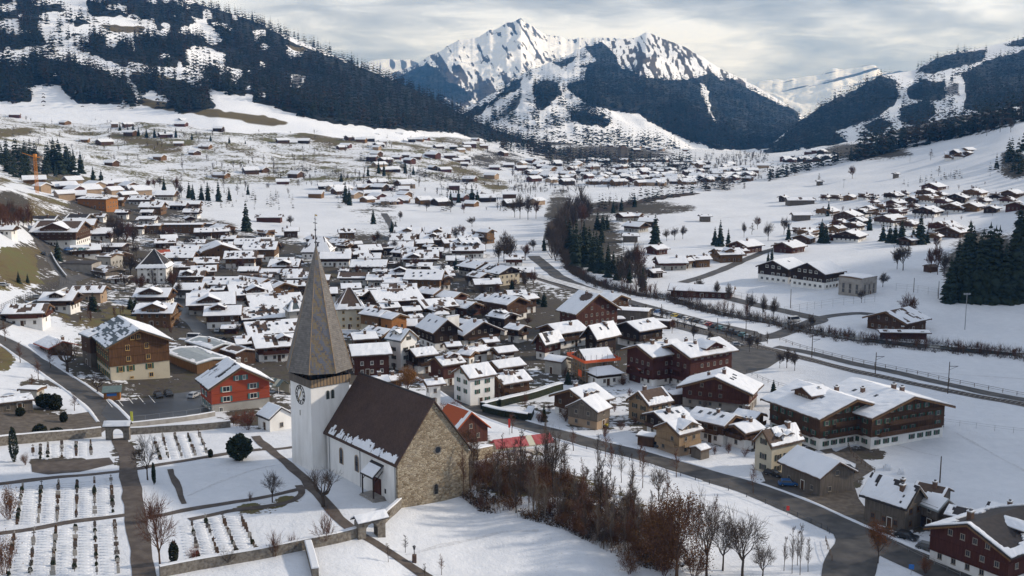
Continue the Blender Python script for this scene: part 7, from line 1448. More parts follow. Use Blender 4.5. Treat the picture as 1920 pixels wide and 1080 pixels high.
CTR_ = [(109, 488, 448, 1.3), (462, 433, 376, 1.1), (1080, 502, 410, .9), (1112, 508, 432, 1), (1098, 500, 425, 1), (1125, 512, 440, 1), (1150, 512, 470, 1), (1165, 516, 475, .9), (1140, 505, 455, 1), (1228, 457, 402, 1.4), (1350, 462, 412, 1.), (1365, 465, 428, 1), (1340, 460, 425, 1), (1478, 450, 418, 1.), (1540, 455, 410, 1.2), (1548, 456, 420, 1.2), (1690, 458, 412, 1.2), (1678, 456, 418, 1.2), (1668, 455, 420, 1.3), (1655, 452, 418, 1.2), (1725, 458, 400, 1.2), (1738, 456, 430, 1.3), (1712, 452, 425, 1.2), (1630, 432, 400, 1.2), (1553, 405, 378, 1.1), (1450, 735, 710, 1.2), (1447, 490, 465, 1.1), (1440, 492, 470, 1), (1756, 800, 756, 1.5), (855, 505, 480, 1.3), (1068, 470, 410, 1), (1075, 485, 425, 1), (1060, 455, 405, 1), (1088, 490, 430, 1.1), (1105, 470, 425, 1.1), (1118, 480, 432, 1), (1140, 520, 470, 1), (1158, 525, 480, 1), (1095, 450, 412, 1), (1180, 530, 490, 1), (1205, 545, 500, 1), (1128, 455, 420, 1.1), (1150, 400, 375, 1.2), (1165, 395, 370, 1.2), (1190, 388, 365, 1.2), (1020, 470, 440, 1), (255, 592, 555, 1.6), (175, 582, 548, 2.0), (245, 580, 555, 1.8), (960, 545, 522, 1.5), (1020, 575, 545, 1.4), (1010, 570, 548, 1.4), (1065, 720, 690, 1.5), (1020, 790, 755, 1.2), (35, 530, 508, 1.2), (52, 530, 512, 1.0), (410, 378, 338, .9), (390, 376, 340, .9), (378, 375, 345, 1), (430, 376, 350, .9), (355, 372, 340, 1), (362, 375, 345, .9), (308, 362, 330, 1), (175, 340, 312, 1.2), (190, 345, 318, 1.2), (152, 325, 284, 1.2), (112, 325, 262, 1.1), (102, 320, 260, 1.1), (125, 325, 270, 1.1), (92, 318, 268, 1.2), (128, 318, 275, 1.1), (465, 365, 345, 1), (700, 420, 390, 1.2), (742, 440, 415, 1.4), (735, 435, 412, 1.4), (860, 380, 352, 1), (845, 382, 355, 1), (885, 378, 350, 1.4), (895, 380, 356, 1.2), (1120, 430, 398, 1.4), (1130, 432, 400, 1.4), (1138, 430, 402, 1.3), (640, 345, 322, 1), (648, 380, 340, .9), (655, 385, 350, .9), (690, 330, 310, 1), (710, 325, 300, 1), (720, 330, 305, 1), (760, 325, 300, 1), (775, 328, 310, 1), (250, 250, 232, 1.2), (260, 255, 238, 1.2), (275, 258, 240, 1.2), (290, 258, 240, 1.2), (225, 245, 232, 1.2), (330, 258, 240, 1.2), (240, 252, 236, 1.2), (310, 258, 242, 1.2), (430, 268, 255, 1), (460, 270, 262, 1), (395, 265, 252, 1.2), (360, 262, 248, 1.1)]
for x, y, t, w in CTR_: spruce(x, y, t, wide=w)
rs = random.Random(21)       # the dark stand of tall spruces on the right
STAND = [(1785, 552), (1830, 545), (1890, 560), (1915, 566), (1905, 575), (1850, 572), (1795, 565)]
for i in range(30):
    f = i / 29; x = 1785 + 128 * f + rs.uniform(-8, 8); row = i % 3; y = 566 - row * 9 + rs.uniform(-3, 3); t = 408 + 26 * abs(f - .45) * 2 + rs.uniform(-8, 38) + (28 if f < .12 or f > .9 else 0)
    spruce(x, y, t, wide=rs.uniform(.95, 1.25), label='tall dark spruce in the dense stand at the right above the sports field', group='tall spruces of the dense stand on the right')
for i in range(16): spruce(1915 + rs.uniform(-15, 90), 470 + rs.uniform(-20, 40), 395 + rs.uniform(-12, 25), label='dark spruce behind the dense stand at the right edge', group='dark spruces behind the dense stand', wide=1.2)
def scatter(poly, n_, hpx, wide, seed, label, group, parts=False, name='spruce_tree'):
    rg = random.Random(seed); x0, x1 = min(p[0] for p in poly), max(p[0] for p in poly); y0, y1 = min(p[1] for p in poly), max(p[1] for p in poly); k_ = 0; tr_ = 0
    while k_ < n_ and tr_ < 5000:
        tr_ += 1; x, y = rg.uniform(x0, x1), rg.uniform(y0, y1)
        if inpoly(np.array([x]), np.array([y]), poly)[0]: spruce(x, y, y - rg.uniform(*hpx), label=label, group=group, wide=rg.uniform(.9, 1.3) * wide, parts=parts); k_ += 1
scatter([(0, 290), (60, 285), (140, 300), (140, 330), (60, 335), (0, 330)], 34, (24, 44), 1.1, 5, 'dark spruce in the grove above the yellow crane', 'spruces of the grove above the crane')
scatter([(1880, 290), (1920, 270), (1960, 260), (1990, 330), (1900, 335), (1860, 330)], 22, (28, 44), 1.1, 7, 'dark spruce at the right edge of the ski slope', 'spruces at the right edge of the ski slope')
# ---------------------------------------------------------------- school, extra buildings
house_r((1487, 482), (1448, 488.5), (1480, 506), 10.5, 7.0, over=1.0, wall='timber_dark', base='plaster_white', hb=3.4, chim=0, balc=False, sky=1, win='frame_white', wsize=(1.5, 1.3), name='school', cat='school', label='left gabled wing of the dark timber and white school')
house_r((1554, 487), (1513, 493), (1550, 515), 11.5, 7.2, over=1.0, wall='timber_dark', base='plaster_white', hb=3.4, chim=0, balc=False, win='frame_white', wsize=(1.5, 1.3), name='school', cat='school', label='wider middle gabled wing of the dark timber and white school')
house(1609, 518, 60, 40, 1., wall='concrete', base='concrete', hb=0, eave=7.5, pitch=2, over=.1, chim=0, balc=False, win='frame_dim', wsize=(1.3, 4.2), wrow=1, name='school_hall', cat='school', label='flat roofed concrete hall with tall windows at the right end of the school')
house(1238, 601, 40, -16, 2.4, wall='timber_dark', hb=0, eave=2.8, pitch=3, over=.5, chim=0, balc=False, detail=0, name='platform_shelter', cat='shelter', label='small platform shelter with flat snowy roof beside the tracks')
house(1745, 498, 26, 20, 1.1, wall='timber_brown', hb=0, eave=2.6, over=.5, chim=0, balc=False, detail=0, snow=0, roof='roof_brown', name='hut', cat='hut', label='small brown hut on the wooded knoll')
p = ground_at(849, 640); MB().box(-2.6, 2.6, -.5, .5, -1, 9.0, 'plaster_white').box(-2.7, 2.7, -.6, .6, 9.002, 9.25, 'snow').obj('white_wall', None, loc=p, rotz=R(42), label='tall blank white wall strip between two dark gabled houses', cat='wall')
# scaffolding round the timber house: poles, decks and the orange net at the eaves
def scaffold():
    h = next(h for h in HOUSES if h['kind'] == 'scaffolded_house'); o = h['o']; w, l, e = h['w'] / 2 + 1.0, h['l'] / 2 + 1.0, h['eave']; sc = empty('scaffolding', tuple(o.location), o.rotation_euler.z, 'scaffold poles and decks with an orange safety net round the timber house', 'scaffolding')
    pm = MB().tube((0, 0, -1), (0, 0, e + 2.), .07, .07, 5, 'metal_grey').mesh('pole')
    for i in range(7):
        for s in (-1, 1): link('pole', pm, sc, (-l + 2 * l * i / 6, s * w, 0)); link('pole', pm, sc, (s * l, -w + 2 * w * i / 6, 0)) if 0 < i < 6 else None
    for z in (1.9, 3.9, e - .4):
        for s in (-1, 1):
            MB().box(-l - .4, l + .4, s * w - .4, s * w + .4, z, z + .08, 'timber_pale').obj('deck', sc); MB().box(s * l - .4, s * l + .4, -w + .41, w - .41, z, z + .08, 'timber_pale').obj('deck', sc)
    for s in (-1, 1):
        MB().box(-l - .5, l + .5, s * (w + .45), s * (w + .5), e - .2, e + .65, 'net_orange').obj('safety_net', sc); MB().box(s * (l + .45), s * (l + .5), -w - .44, w + .44, e - .2, e + .65, 'net_orange').obj('safety_net', sc)
    MB().box(-l - .56, -l - .51, -w * .75, -w * .35, 1.6, 3.6, 'net_orange').obj('safety_net', sc)
scaffold()
# kiosk with blue banner, market tents, marquee
p = P2(211, 748); k_ = empty('kiosk', p, R(14), 'small orange timber kiosk with blue banner in front of the brown guest house', 'kiosk')
MB().box(-2., 2., -1.3, 1.3, 0, 2.1, 'timber_orange').obj('wall', k_); MB().slab((-2.4, -1.9, 2.1), (2.4, -1.9, 2.1), (2.4, 1.6, 3.0), (-2.4, 1.6, 3.0), .14, 'roof_green').obj('roof', k_); MB().box(-1.2, 1.2, -1.36, -1.305, 1.1, 1.8, 'sign_blue').obj('banner', k_)
def tent(px, w, l, h, rot, cols, label, name='marquee', cat='tent'):
    p = P2(*px); t = empty(name, p, R(rot), label, cat); n_ = 6
    for s in (-1, 1):
        for i in range(n_):
            x0, x1 = -l / 2 + l * i / n_, -l / 2 + l * (i + 1) / n_ - .06; MB().slab((x0, s * w / 2, h), (x1, s * w / 2, h), (x1, 0, h + 1.5), (x0, 0, h + 1.5), .06, cols[i % len(cols)]).obj('roof_panel', t)
    for x in (-l / 2 + .1, 0, l / 2 - .1):
        for y in (-w / 2 + .1, w / 2 - .1): MB().tube((x, y, -.3), (x, y, h), .06, .06, 5, 'metal_white').obj('leg', t)
    MB().box(-l / 2 + .1, l / 2 - .1, w / 2 - .12, w / 2 - .08, .1, h, 'tarp_cream').obj('side_wall', t)
tent((996, 845), 5.6, 9.5, 2.2, 22, ['red_cloth', 'red_cloth', 'tarp_cream', 'red_cloth'], 'red marquee with pale panels behind the knoll shrubs by the road'); tent((948, 852), 4.6, 6., 2.2, 22, ['red_cloth'], 'smaller plain red marquee left of the striped one')
tent((516, 735), 4., 8., 2.4, -40, ['tarp_cream', 'roof_green'], 'green and white market tent between bright red house and tower', 'market_tent'); tent((372, 655), 3.6, 6, 2.0, -30, ['tarp_teal'], 'low teal tarpaulin shelter by the cream lorry', 'tarpaulin')
# crane
p = P2(70, 362); c_ = empty('tower_crane', p, 0, 'yellow tower crane at the building site on the left slope', 'crane'); hc = 66 / ppm(p.y)
mb = MB()
for x in (-.7, .7):
    for y in (-.7, .7): mb.box(x - .1, x + .1, y - .1, y + .1, -1, hc, 'crane_yellow')
for i in range(12):
    z0, z1 = hc * i / 12, hc * (i + 1) / 12
    for y in (-.7, .7): mb.tube((-.7, y, z0), (.7, y, z1), .06, .06, 4, 'crane_yellow')
mb.obj('mast', c_); MB().tube((0, 0, hc - .3), (-7, -2, hc + 2.4), .32, .2, 4, 'crane_yellow').obj('jib', c_); MB().tube((0, 0, hc - .2), (4, 1, hc - .6), .4, .5, 4, 'crane_yellow').box(3, 4.6, .2, 1.8, hc - 2, hc - .4, 'concrete').obj('counter_jib', c_); MB().box(-.9, .9, -.9, .9, hc - .1, hc + 1.6, 'crane_yellow').obj('cab', c_)
# lamp pillar on the lawn, signs
p = P2(777, 1054); o = empty('lamp_pillar', p, 0, 'short dark pillar lamp beside the lower path on the lawn', 'lamp'); MB().box(-.35, .35, -.35, .35, -.3, 1.3, 'brick').obj('pillar', o); MB().tube((0, 0, 1.3), (0, 0, 2.2), .08, .08, 6, 'metal_dark').obj('shaft', o); MB().tube((0, 0, 2.2), (0, 0, 2.75), .14, .28, 6, 'glass').tube((0, 0, 2.76), (0, 0, 3.0), .34, .05, 6, 'metal_dark').obj('lantern', o)
def sign(px, m, label, w=.9, h=.9, ph=2.0):
    p = P2(*px); o = empty('road_sign', p, R(-15), label, 'sign'); MB().tube((0, 0, -.3), (0, 0, ph), .05, .05, 5, 'metal_grey').obj('post', o); MB().box(-w / 2, w / 2, -.09, -.05, ph - h, ph, m).obj('plate', o)
sign((1708, 1078), 'sign_blue', 'blue road sign beside the road in front of the dark red house'); sign((1477, 966), 'sign_red', 'red and white marker sign at the edge of the snowy lawn', .6, 1.0); sign((248, 796), 'banner_yellow', 'narrow yellow banner at the car park entrance', .7, 2.6, 3.2); sign((205, 800), 'net_orange', 'orange barrier at the bend into the car park', 1.6, 1.0, 1.1); sign((955, 815), 'sign_red', 'red banner pole by the roadside before the marquee', .5, 2.2, 4.)
# snow heaps by the drive, benches of snow
for x, y, w, lb in ((1664, 880, 15, 'heap of shovelled snow on the field behind the farmhouse'), (1690, 888, 13, 'smaller heap of shovelled snow right of the first')):
    p = P2(x, y); mb = MB(); V = []; r = w / ppm(p.y) / 2 * 1.3
    for e, (f, z) in enumerate(((1, -.1), (.8, .7), (.45, 1.2))):
        for i in range(10): t = .628 * i; q = rs.uniform(.75, 1.2); V.append((math.cos(t) * r * f * q, math.sin(t) * r * f * q, z * q))
    mb.add(V, [(i + e * 10, (i + 1) % 10 + e * 10, (i + 1) % 10 + e * 10 + 10, i + e * 10 + 10) for e in range(2) for i in range(10)] + [tuple(range(20, 30))], 'snow').obj('snow_heap', None, loc=p, label=lb, cat='snow heap')
# ---------------------------------------------------------------- vehicles
def car_meshes(m, van=False):
    mb = MB(); L_, w, hb_, ht = (4.3, .86, .82, 1.42) if not van else (5.4, .98, 1.1, 2.3)
    P = [(-L_ / 2, .32), (L_ / 2, .32), (L_ / 2, .62), (L_ / 2 - .25, .76), (L_ / 4, hb_), (-L_ / 2 + .15, hb_ + .03), (-L_ / 2, .6)]
    mb.prism([(x, z) for x, z in P], -w, w, m, 'y')
    f0, f1, r1, r0 = (L_ / 4 - .05, L_ / 4 - .75, -L_ / 2 + .75, -L_ / 2 + .2) if not van else (L_ / 2 - .5, L_ / 2 - 1.2, -L_ / 2 + .15, -L_ / 2 + .1)
    mb.hexa([(r0, -w * .95, hb_), (f0, -w * .95, hb_), (f0, w * .95, hb_), (r0, w * .95, hb_), (r1, -w * .78, ht), (f1, -w * .78, ht), (f1, w * .78, ht), (r1, w * .78, ht)], m); body = mb.mesh('body')
    g = MB()
    for s in (-1, 1): g.hexa([(r0 + .3, s * w * .955, hb_ + .05), (f0 - .2, s * w * .955, hb_ + .05), (f0 - .2, s * w * .965, hb_ + .06), (r0 + .3, s * w * .965, hb_ + .06), (r1 + .1, s * w * .81, ht - .1), (f1 - .02, s * w * .81, ht - .1), (f1 - .02, s * w * .82, ht - .1), (r1 + .1, s * w * .82, ht - .1)], 'glass')
    g.hexa([(f0 + .0, -w * .85, hb_ + .04), (f0 + .02, -w * .85, hb_ + .04), (f0 + .02, w * .85, hb_ + .04), (f0, w * .85, hb_ + .04), (f1 + .06, -w * .7, ht - .08), (f1 + .09, -w * .7, ht - .08), (f1 + .09, w * .7, ht - .08), (f1 + .06, w * .7, ht - .08)], 'glass')
    g.hexa([(r0 - .02, -w * .8, hb_ + .06), (r0, -w * .8, hb_ + .06), (r0, w * .8, hb_ + .06), (r0 - .02, w * .8, hb_ + .06), (r1 - .08, -w * .7, ht - .1), (r1 - .05, -w * .7, ht - .1), (r1 - .05, w * .7, ht - .1), (r1 - .08, w * .7, ht - .1)], 'glass'); return body, g.mesh('window')
wheel = MB().tube((0, -.1, 0), (0, .1, 0), .32, .32, 10, 'tyre').tube((0, -.11, 0), (0, .11, 0), .18, .18, 8, 'metal_grey').mesh('wheel'); CARM = {}
def car(px, col, rot, label, van=False):
    p = P2(*px); k_ = (col, van)
    if k_ not in CARM: CARM[k_] = car_meshes('car_' + col, van)
    o = empty('parked_van' if van else 'parked_car', p + Vector((0, 0, .11)), R(rot), label, 'van' if van else 'car'); b, g = CARM[k_]; link('body', b, o); link('window', g, o)
    for x in (-1.35, 1.35):
        for y in (-.8, .8): link('wheel', wheel, o, (x, y, .32))
    return o
car((1450, 892), 'black', -42, 'black estate car parked beside the grey barn'); car((1478, 911), 'blue', -6, 'bright blue car parked in front of the grey barn'); car((1590, 884), 'black', -30, 'dark car in the yard behind the small slatted shed'); car((1700, 1010), 'black', -38, 'black car parked under the rust coloured tree by the farm wing'); car((1740, 1032), 'grey', -38, 'grey car parked beside the dark red house'); car((297, 745), 'black', -60, 'black car at the right corner of the guest house'); car((316, 742), 'black', -60, 'second black car close to the guest house, right one'); car((364, 745), 'silver', 75, 'silver car in the shade at the back of the car park')
car((1489, 604), 'white', 28, 'white van driving over the bridge', True); car((366, 638), 'white', -8, 'cream lorry like van in the side street', True); car((1382, 649), 'silver', 10, 'silver car at the top of the open car park'); car((1256, 838), 'grey', 30, 'grey car parked beside the pale timber house'); car((1240, 838), 'black', 40, 'dark car in the shade left of the grey one'); car((1125, 800), 'yellow', -10, 'yellow car at the roadside below the narrow grey brown house'); car((416, 640), 'black', 80, 'dark car in the wet side street'); car((410, 622), 'silver', 85, 'silver car further up the wet side street'); car((82, 478), 'black', -60, 'dark car on the steep lane'); car((70, 560), 'silver', 20, 'silver car parked above the dark chalet'); car((8, 537), 'white', 10, 'white car at the left edge above the wire fence'); car((1085, 505), 'black', -40, 'dark car beside the river trees')
cols = ['black', 'grey', 'silver', 'black', 'blue', 'black', 'grey', 'yellow', 'black', 'white', 'grey', 'black', 'silver', 'red', 'black', 'teal', 'grey', 'black', 'black', 'teal', 'silver', 'black']
ORD = ['first', 'second', 'third', 'fourth', 'fifth', 'sixth', 'seventh', 'eighth', 'ninth', 'tenth', 'eleventh', 'twelfth', 'thirteenth', 'fourteenth', 'fifteenth', 'sixteenth', 'seventeenth', 'eighteenth', 'nineteenth', 'twentieth', 'twenty first', 'twenty second', 'twenty third', 'twenty fourth', 'twenty fifth', 'twenty sixth']
for i, c in enumerate(cols): f = i / 21; car((1192 + 222 * f, 578 + 60 * f - 4 * math.sin(f * 3)), c, 52, '%s car of the long row in the station car park, %s from the left' % (c, ORD[i]))['group'] = 'cars in the station car park'
for i, c in enumerate(('blue', 'grey', 'teal', 'silver', 'black')):
    q = ground_at(128 + 12 * i, 470, 3.7); 
    if q: o = car((128 + 12 * i, 470), c, 70, '%s car on the parking deck, %s from the left' % (c, ORD[i])); o.location = (q.x, q.y, q.z + 3.85); o['group'] = 'cars on the parking deck'
# ---------------------------------------------------------------- woods too large to count
def woods(name, P, hts, label, far=0, brown=.2, seed=1, wide=1.):
    rg = np.random.default_rng(seed); n_ = len(P); P = np.asarray(P); hts = np.asarray(hts); src = CONF if not far else CONFAR
    Vs, Fs, Ms = [], [], []; o = 0; var = rg.integers(0, len(src), n_)
    for k_, (V, F) in enumerate(src):
        i = np.where(var == k_)[0]
        if not len(i): continue
        a = rg.uniform(0, 6.28, len(i)); c, s = np.cos(a), np.sin(a); h = hts[i]; w = h * rg.uniform(.85, 1.3, len(i)) * wide
        X = (V[None, :, 0] * c[:, None] - V[None, :, 1] * s[:, None]) * w[:, None] + P[i, 0:1]; Y = (V[None, :, 0] * s[:, None] + V[None, :, 1] * c[:, None]) * w[:, None] + P[i, 1:2]; Z = V[None, :, 2] * h[:, None] + P[i, 2:3] - 1.
        Vs.append(np.stack([X, Y, Z], -1).reshape(-1, 3)); Fs.append((F[None] + (np.arange(len(i)) * len(V))[:, None, None]).reshape(-1, 3) + o); o += len(i) * len(V)
        Ms.append(np.repeat((rg.random(len(i)) < brown).astype(np.int32), len(F)))
    link(name, mesh_np(name, np.concatenate(Vs), np.concatenate(Fs), ['needles_far', 'needles_brown'], np.concatenate(Ms)), kind='stuff', label=label)
CONFAR = [conifer(s + 40, 4, 4, 0, slim=.2) for s in range(5)]
def sample(polys, clear, n_, seed):
    """pixels inside the forest outlines, outside the clearings, edges roughened"""
    rg = np.random.default_rng(seed); o = []
    for poly, s in polys:
        x0, x1 = min(p[0] for p in poly), max(p[0] for p in poly); y0, y1 = min(p[1] for p in poly), max(p[1] for p in poly); x0, x1, y0, y1 = max(x0, -90), min(x1, 2000), max(y0, -60), y1
        if x1 <= x0 or y1 <= y0: continue
        m_ = int((x1 - x0) * (y1 - y0) * n_); px = rg.uniform(x0, x1, m_); py = rg.uniform(y0, y1, m_)
        jx = (fbm(px / 14, py / 14, seed, 3) - .5) * 16; jy = (fbm(px / 14 + 9, py / 14, seed + 4, 3) - .5) * 14
        k_ = inpoly(px + jx, py + jy, poly) & (rg.random(m_) < s * (.45 + .9 * fbm(px / 20, py / 12, seed + 8, 3)))
        if seed == 61: k_ &= ~(open_slope(px + jx * .4, py + jy * .4) & (rg.random(m_) > .03))
        for c, cs in clear: k_ &= ~(inpoly(px + jx * .6, py + jy * .6, c) & (rg.random(m_) > cs))
        o.append(np.stack([px[k_], py[k_]], 1))
    return np.concatenate(o)
def hill_woods(layer, name, masks, clears, dens, hr, label, far, brown, seed, extra=None):
    q = sample([(p, s) for k_, p, s in masks if k_ == 'forest'], [(p, s) for k_, p, s in clears if k_ == 'forest'], dens, seed)
    if extra is not None: q = np.concatenate([q, extra])
    P = cast(layer, q[:, 0], q[:, 1]); P = P[~np.isnan(P[:, 0])]; rg = np.random.default_rng(seed); woods(name, P, rg.uniform(hr[0], hr[1], len(P)) * (.75 + .5 * fbm(P[:, 0] / 60, P[:, 1] / 60, seed, 3)), label, far, brown, seed); return len(P)
ex = np.random.default_rng(5).uniform((0, 0), (520, 205), (2600, 2)); ex = ex[fbm(ex[:, 0] / 22, ex[:, 1] / 14, 77, 4) > .64]
n1 = hill_woods('forested_hillside', 'hillside_forest', LH_F, LH_C, .05, (22, 33), 'dense dark spruce forest covering the left hillside between snowy clearings', 0, .22, 61, ex)
ex = np.random.default_rng(6).uniform((920, 95), (1130, 235), (1400, 2)); ex = ex[fbm(ex[:, 0] / 16, ex[:, 1] / 12, 78, 4) > .57]
n2 = hill_woods('wooded_ski_mountain', 'mountain_forest', SM_F, SM_C, .085, (26, 40), 'dark forest covering the wooded ski mountain in the centre', 1, .1, 62, ex)
ex = np.random.default_rng(7).uniform((1600, 110), (1920, 270), (1300, 2)); ex = ex[fbm(ex[:, 0] / 18, ex[:, 1] / 12, 79, 4) > .57]
n3 = hill_woods('wooded_right_mountain', 'slope_forest', RM_F, [], .07, (24, 36), 'dark blue forest on the mountain flank at the right', 1, .08, 63, ex)
n4 = hill_woods('snowy_peak', 'far_forest', MP_F, [], .10, (34, 48), 'dark forest at the foot of the snowy peak', 1, .05, 64)
# ridge line trees standing against the sky on the left hillside
rr = np.random.default_rng(9)
ur, Yl, Zl, Tl = LAYERS['forested_hillside']; ci = rr.integers(60, len(ur) - 12, 420); j1 = np.argmax(Tl[:, 0] >= .985) if Tl.ndim == 2 and Tl.shape[0] > Tl.shape[1] else None
jj = np.argmin(np.abs(np.linspace(-.12, 1, 150) - .99)); P = np.stack([ur[ci] * Yl[ci, jj], Yl[ci, jj], Zl[ci, jj]], 1); pxs, _ = proj(P[:, 0], P[:, 1], P[:, 2]); k_ = (pxs > 380); woods('ridge_trees', P[k_], rr.uniform(17, 32, k_.sum()), 'spruces along the crest of the left hillside against the sky', 0, .15, 71)
# belts of wood standing on the valley ground and on the crest of the right slope
def belt(name, line, depth, n_, h, label, seed, brown=.15, wide=1., far=0, gap=0.):
    rg = np.random.default_rng(seed); xs = np.array([p[0] for p in line], float); ys = np.array([p[1] for p in line], float); px = rg.uniform(xs[0], xs[-1], n_); py = np.interp(px, xs, ys) + rg.uniform(-1, 1, n_) * depth
    P = []; Hh = []
    for x, y in zip(px, py):
        if gap and vnoise(np.array([x / 14.]), np.array([seed * 1.]), seed)[0] < gap: continue
        g = ground_at(x, y)
        if g is not None and g.y < 3300: P.append(g); Hh.append(rg.uniform(*h) / ppm(g.y))
    woods(name, P, Hh, label, far, brown, seed, wide)
belt('crest_wood', [(1440, 336), (1500, 322), (1560, 306), (1610, 294)], 5, 130, (18, 34), 'belt of dark spruces along the foot of the ski slope', 81, .15); belt('crest_wood', [(1605, 296), (1680, 275), (1740, 262), (1800, 250), (1860, 238), (1900, 226), (1960, 210), (2040, 190)], 8, 460, (34, 60), 'belt of tall dark spruces along the crest of the right slope', 82, .3)
belt('slope_thicket', [(1690, 345), (1780, 335), (1900, 318), (1960, 320)], 6, 40, (10, 22), 'low dark thicket below the right slope wood', 86, .5)
belt('valley_wood', [(940, 275), (1000, 285), (1060, 297), (1130, 303), (1200, 308), (1260, 312), (1300, 308)], 11, 420, (14, 30), 'dark wooded knoll band in front of the far town', 83, .5); belt('valley_wood', [(870, 252), (920, 262), (980, 274), (1040, 288)], 6, 220, (14, 26), 'tail of the forested ridge reaching the valley', 84, .3)
def bare_wood(name, line, depth, n_, h, label, seed, m='twig_red', gap=0.):
    g = np.random.default_rng(seed); xs = np.array([p[0] for p in line], float); ys = np.array([p[1] for p in line], float); P = []
    al = np.concatenate([[0], np.cumsum(np.hypot(np.diff(xs), np.diff(ys)))])
    for _ in range(n_):
        t = g.uniform(0, al[-1]); x = np.interp(t, al, xs) + g.uniform(-1, 1) * depth * .6; y = np.interp(t, al, ys) + g.uniform(-1, 1) * depth
        if gap and vnoise(np.array([t / 16.]), np.array([seed * 1.]), seed)[0] < gap: continue
        q = ground_at(x, y)
        if q is None or q.y > 3000: continue
        hh = g.uniform(*h) / ppm(q.y); k_ = 26; a = g.uniform(0, 6.28, k_); f = g.uniform(.0, .75, k_)
        for i in range(k_): P.append((q.x, q.y, q.z + hh * f[i] * .75, a[i], hh * (1.05 - f[i]), hh))
    P = np.array(P); n_ = len(P); e = g.uniform(.1, .62, n_); e[::26] = .03; d = np.stack([np.cos(P[:, 3]) * np.sin(e), np.sin(P[:, 3]) * np.sin(e), np.cos(e)], 1); c = P[:, :3].copy(); q = np.cross(d, g.normal(size=(n_, 3))); q /= np.linalg.norm(q, axis=1)[:, None]; ln = (P[:, 4] * g.uniform(.4, .75, n_))[:, None]; r = (P[:, 5] * .011)[:, None]; V = [c - q * r, c + q * r, c + d * ln]
    for f in (.4, .6, .8):
        b = c + d * ln * f; e_ = d * .7 + g.normal(size=(n_, 3)) * .5; V += [b - q * r * .6, b + q * r * .6, b + e_ * ln * .42]
    V = np.stack(V, 1).reshape(-1, 3); link(name, mesh_np(name, V, np.arange(len(V)).reshape(-1, 3), [m]), kind='stuff', label=label)
bare_wood('river_wood', [(1042, 485), (1050, 460), (1058, 430), (1075, 410), (1110, 398)], 14, 60, (36, 66), 'tall bare riverside trees right of the village', 101, 'twig'); bare_wood('river_wood', [(1160, 530), (1185, 522), (1210, 535)], 12, 26, (40, 62), 'brown bare trees beside the dark river conifers', 102, 'twig')
bare_wood('river_wood', [(1085, 520), (1160, 545), (1260, 560), (1340, 582), (1440, 600)], 5, 60, (16, 34), 'bare trees along the near river bank', 103, gap=.3); bare_wood('river_wood', [(1540, 628), (1640, 642), (1760, 655), (1940, 672)], 5, 70, (14, 30), 'bare bushes along the river below the sports ground', 104, gap=.25)
bare_wood('valley_scrub', [(960, 340), (1080, 338), (1200, 330), (1320, 325), (1440, 312)], 24, 520, (7, 16), 'bare garden trees among the houses of the far town', 105, 'twig', .15); bare_wood('valley_scrub', [(380, 330), (520, 340), (700, 350), (860, 360), (1000, 380)], 26, 190, (8, 20), 'bare trees among the houses beyond the village field', 106, 'twig', .35); bare_wood('valley_scrub', [(20, 240), (160, 262), (330, 285), (500, 290), (700, 290), (930, 310)], 40, 300, (6, 14), 'bare trees dotted over the left meadows', 107, 'twig', .4)
bare_wood('valley_scrub', [(1560, 430), (1650, 425), (1750, 400), (1860, 380)], 40, 90, (9, 18), 'bare garden trees among the chalets on the right', 108, 'twig_red', .3); bare_wood('village_scrub', [(195, 470), (250, 520), (330, 520)], 26, 46, (20, 36), 'grey brown bare trees between the left houses', 109, 'twig'); bare_wood('village_scrub', [(150, 590), (240, 600), (330, 620)], 14, 22, (14, 26), 'brown garden shrubs above the brown guest house', 110, 'twig_red')
bare_wood('roadside_scrub', [(1180, 590), (1300, 620), (1400, 640), (1480, 665)], 8, 34, (18, 34), 'bare trees along the station parking', 111, 'twig', .3); bare_wood('left_scrub', [(0, 428), (30, 424), (60, 420)], 8, 30, (30, 48), 'reddish bare wood at the left edge above the lane', 112)
belt('river_wood', [(1048, 425), (1070, 412), (1100, 400), (1150, 388), (1220, 374), (1300, 358), (1400, 345)], 8, 130, (14, 32), 'wooded strip along the upper river', 85, .7, 1.3)
belt('far_trees', [(960, 340), (1100, 328), (1250, 322), (1440, 312)], 26, 620, (6, 16), 'scattered trees among the houses of the far town', 88, .5, 1.2); belt('slope_trees', [(0, 255), (150, 262), (300, 285), (450, 300), (600, 300), (760, 300), (960, 310)], 46, 330, (5, 14), 'scattered trees and hedges over the left meadows', 89, .5, 1.2, 0, .5); belt('field_trees', [(150, 362), (330, 372), (520, 378), (700, 372), (900, 385), (1030, 392)], 16, 330, (8, 22), 'row of mixed trees along the far edge of the village field', 90, .7, 1.2, 0, .38)
belt('hedgerow', [(670, 300), (740, 312), (800, 330), (880, 345)], 4, 120, (9, 18), 'dark hedgerow running down the meadow in the middle distance', 91, .8, 1.5); belt('hedgerow', [(560, 318), (640, 330), (720, 345), (760, 350)], 3, 80, (8, 16), 'hedgerow of bare trees on the left meadows', 92, .8, 1.4)
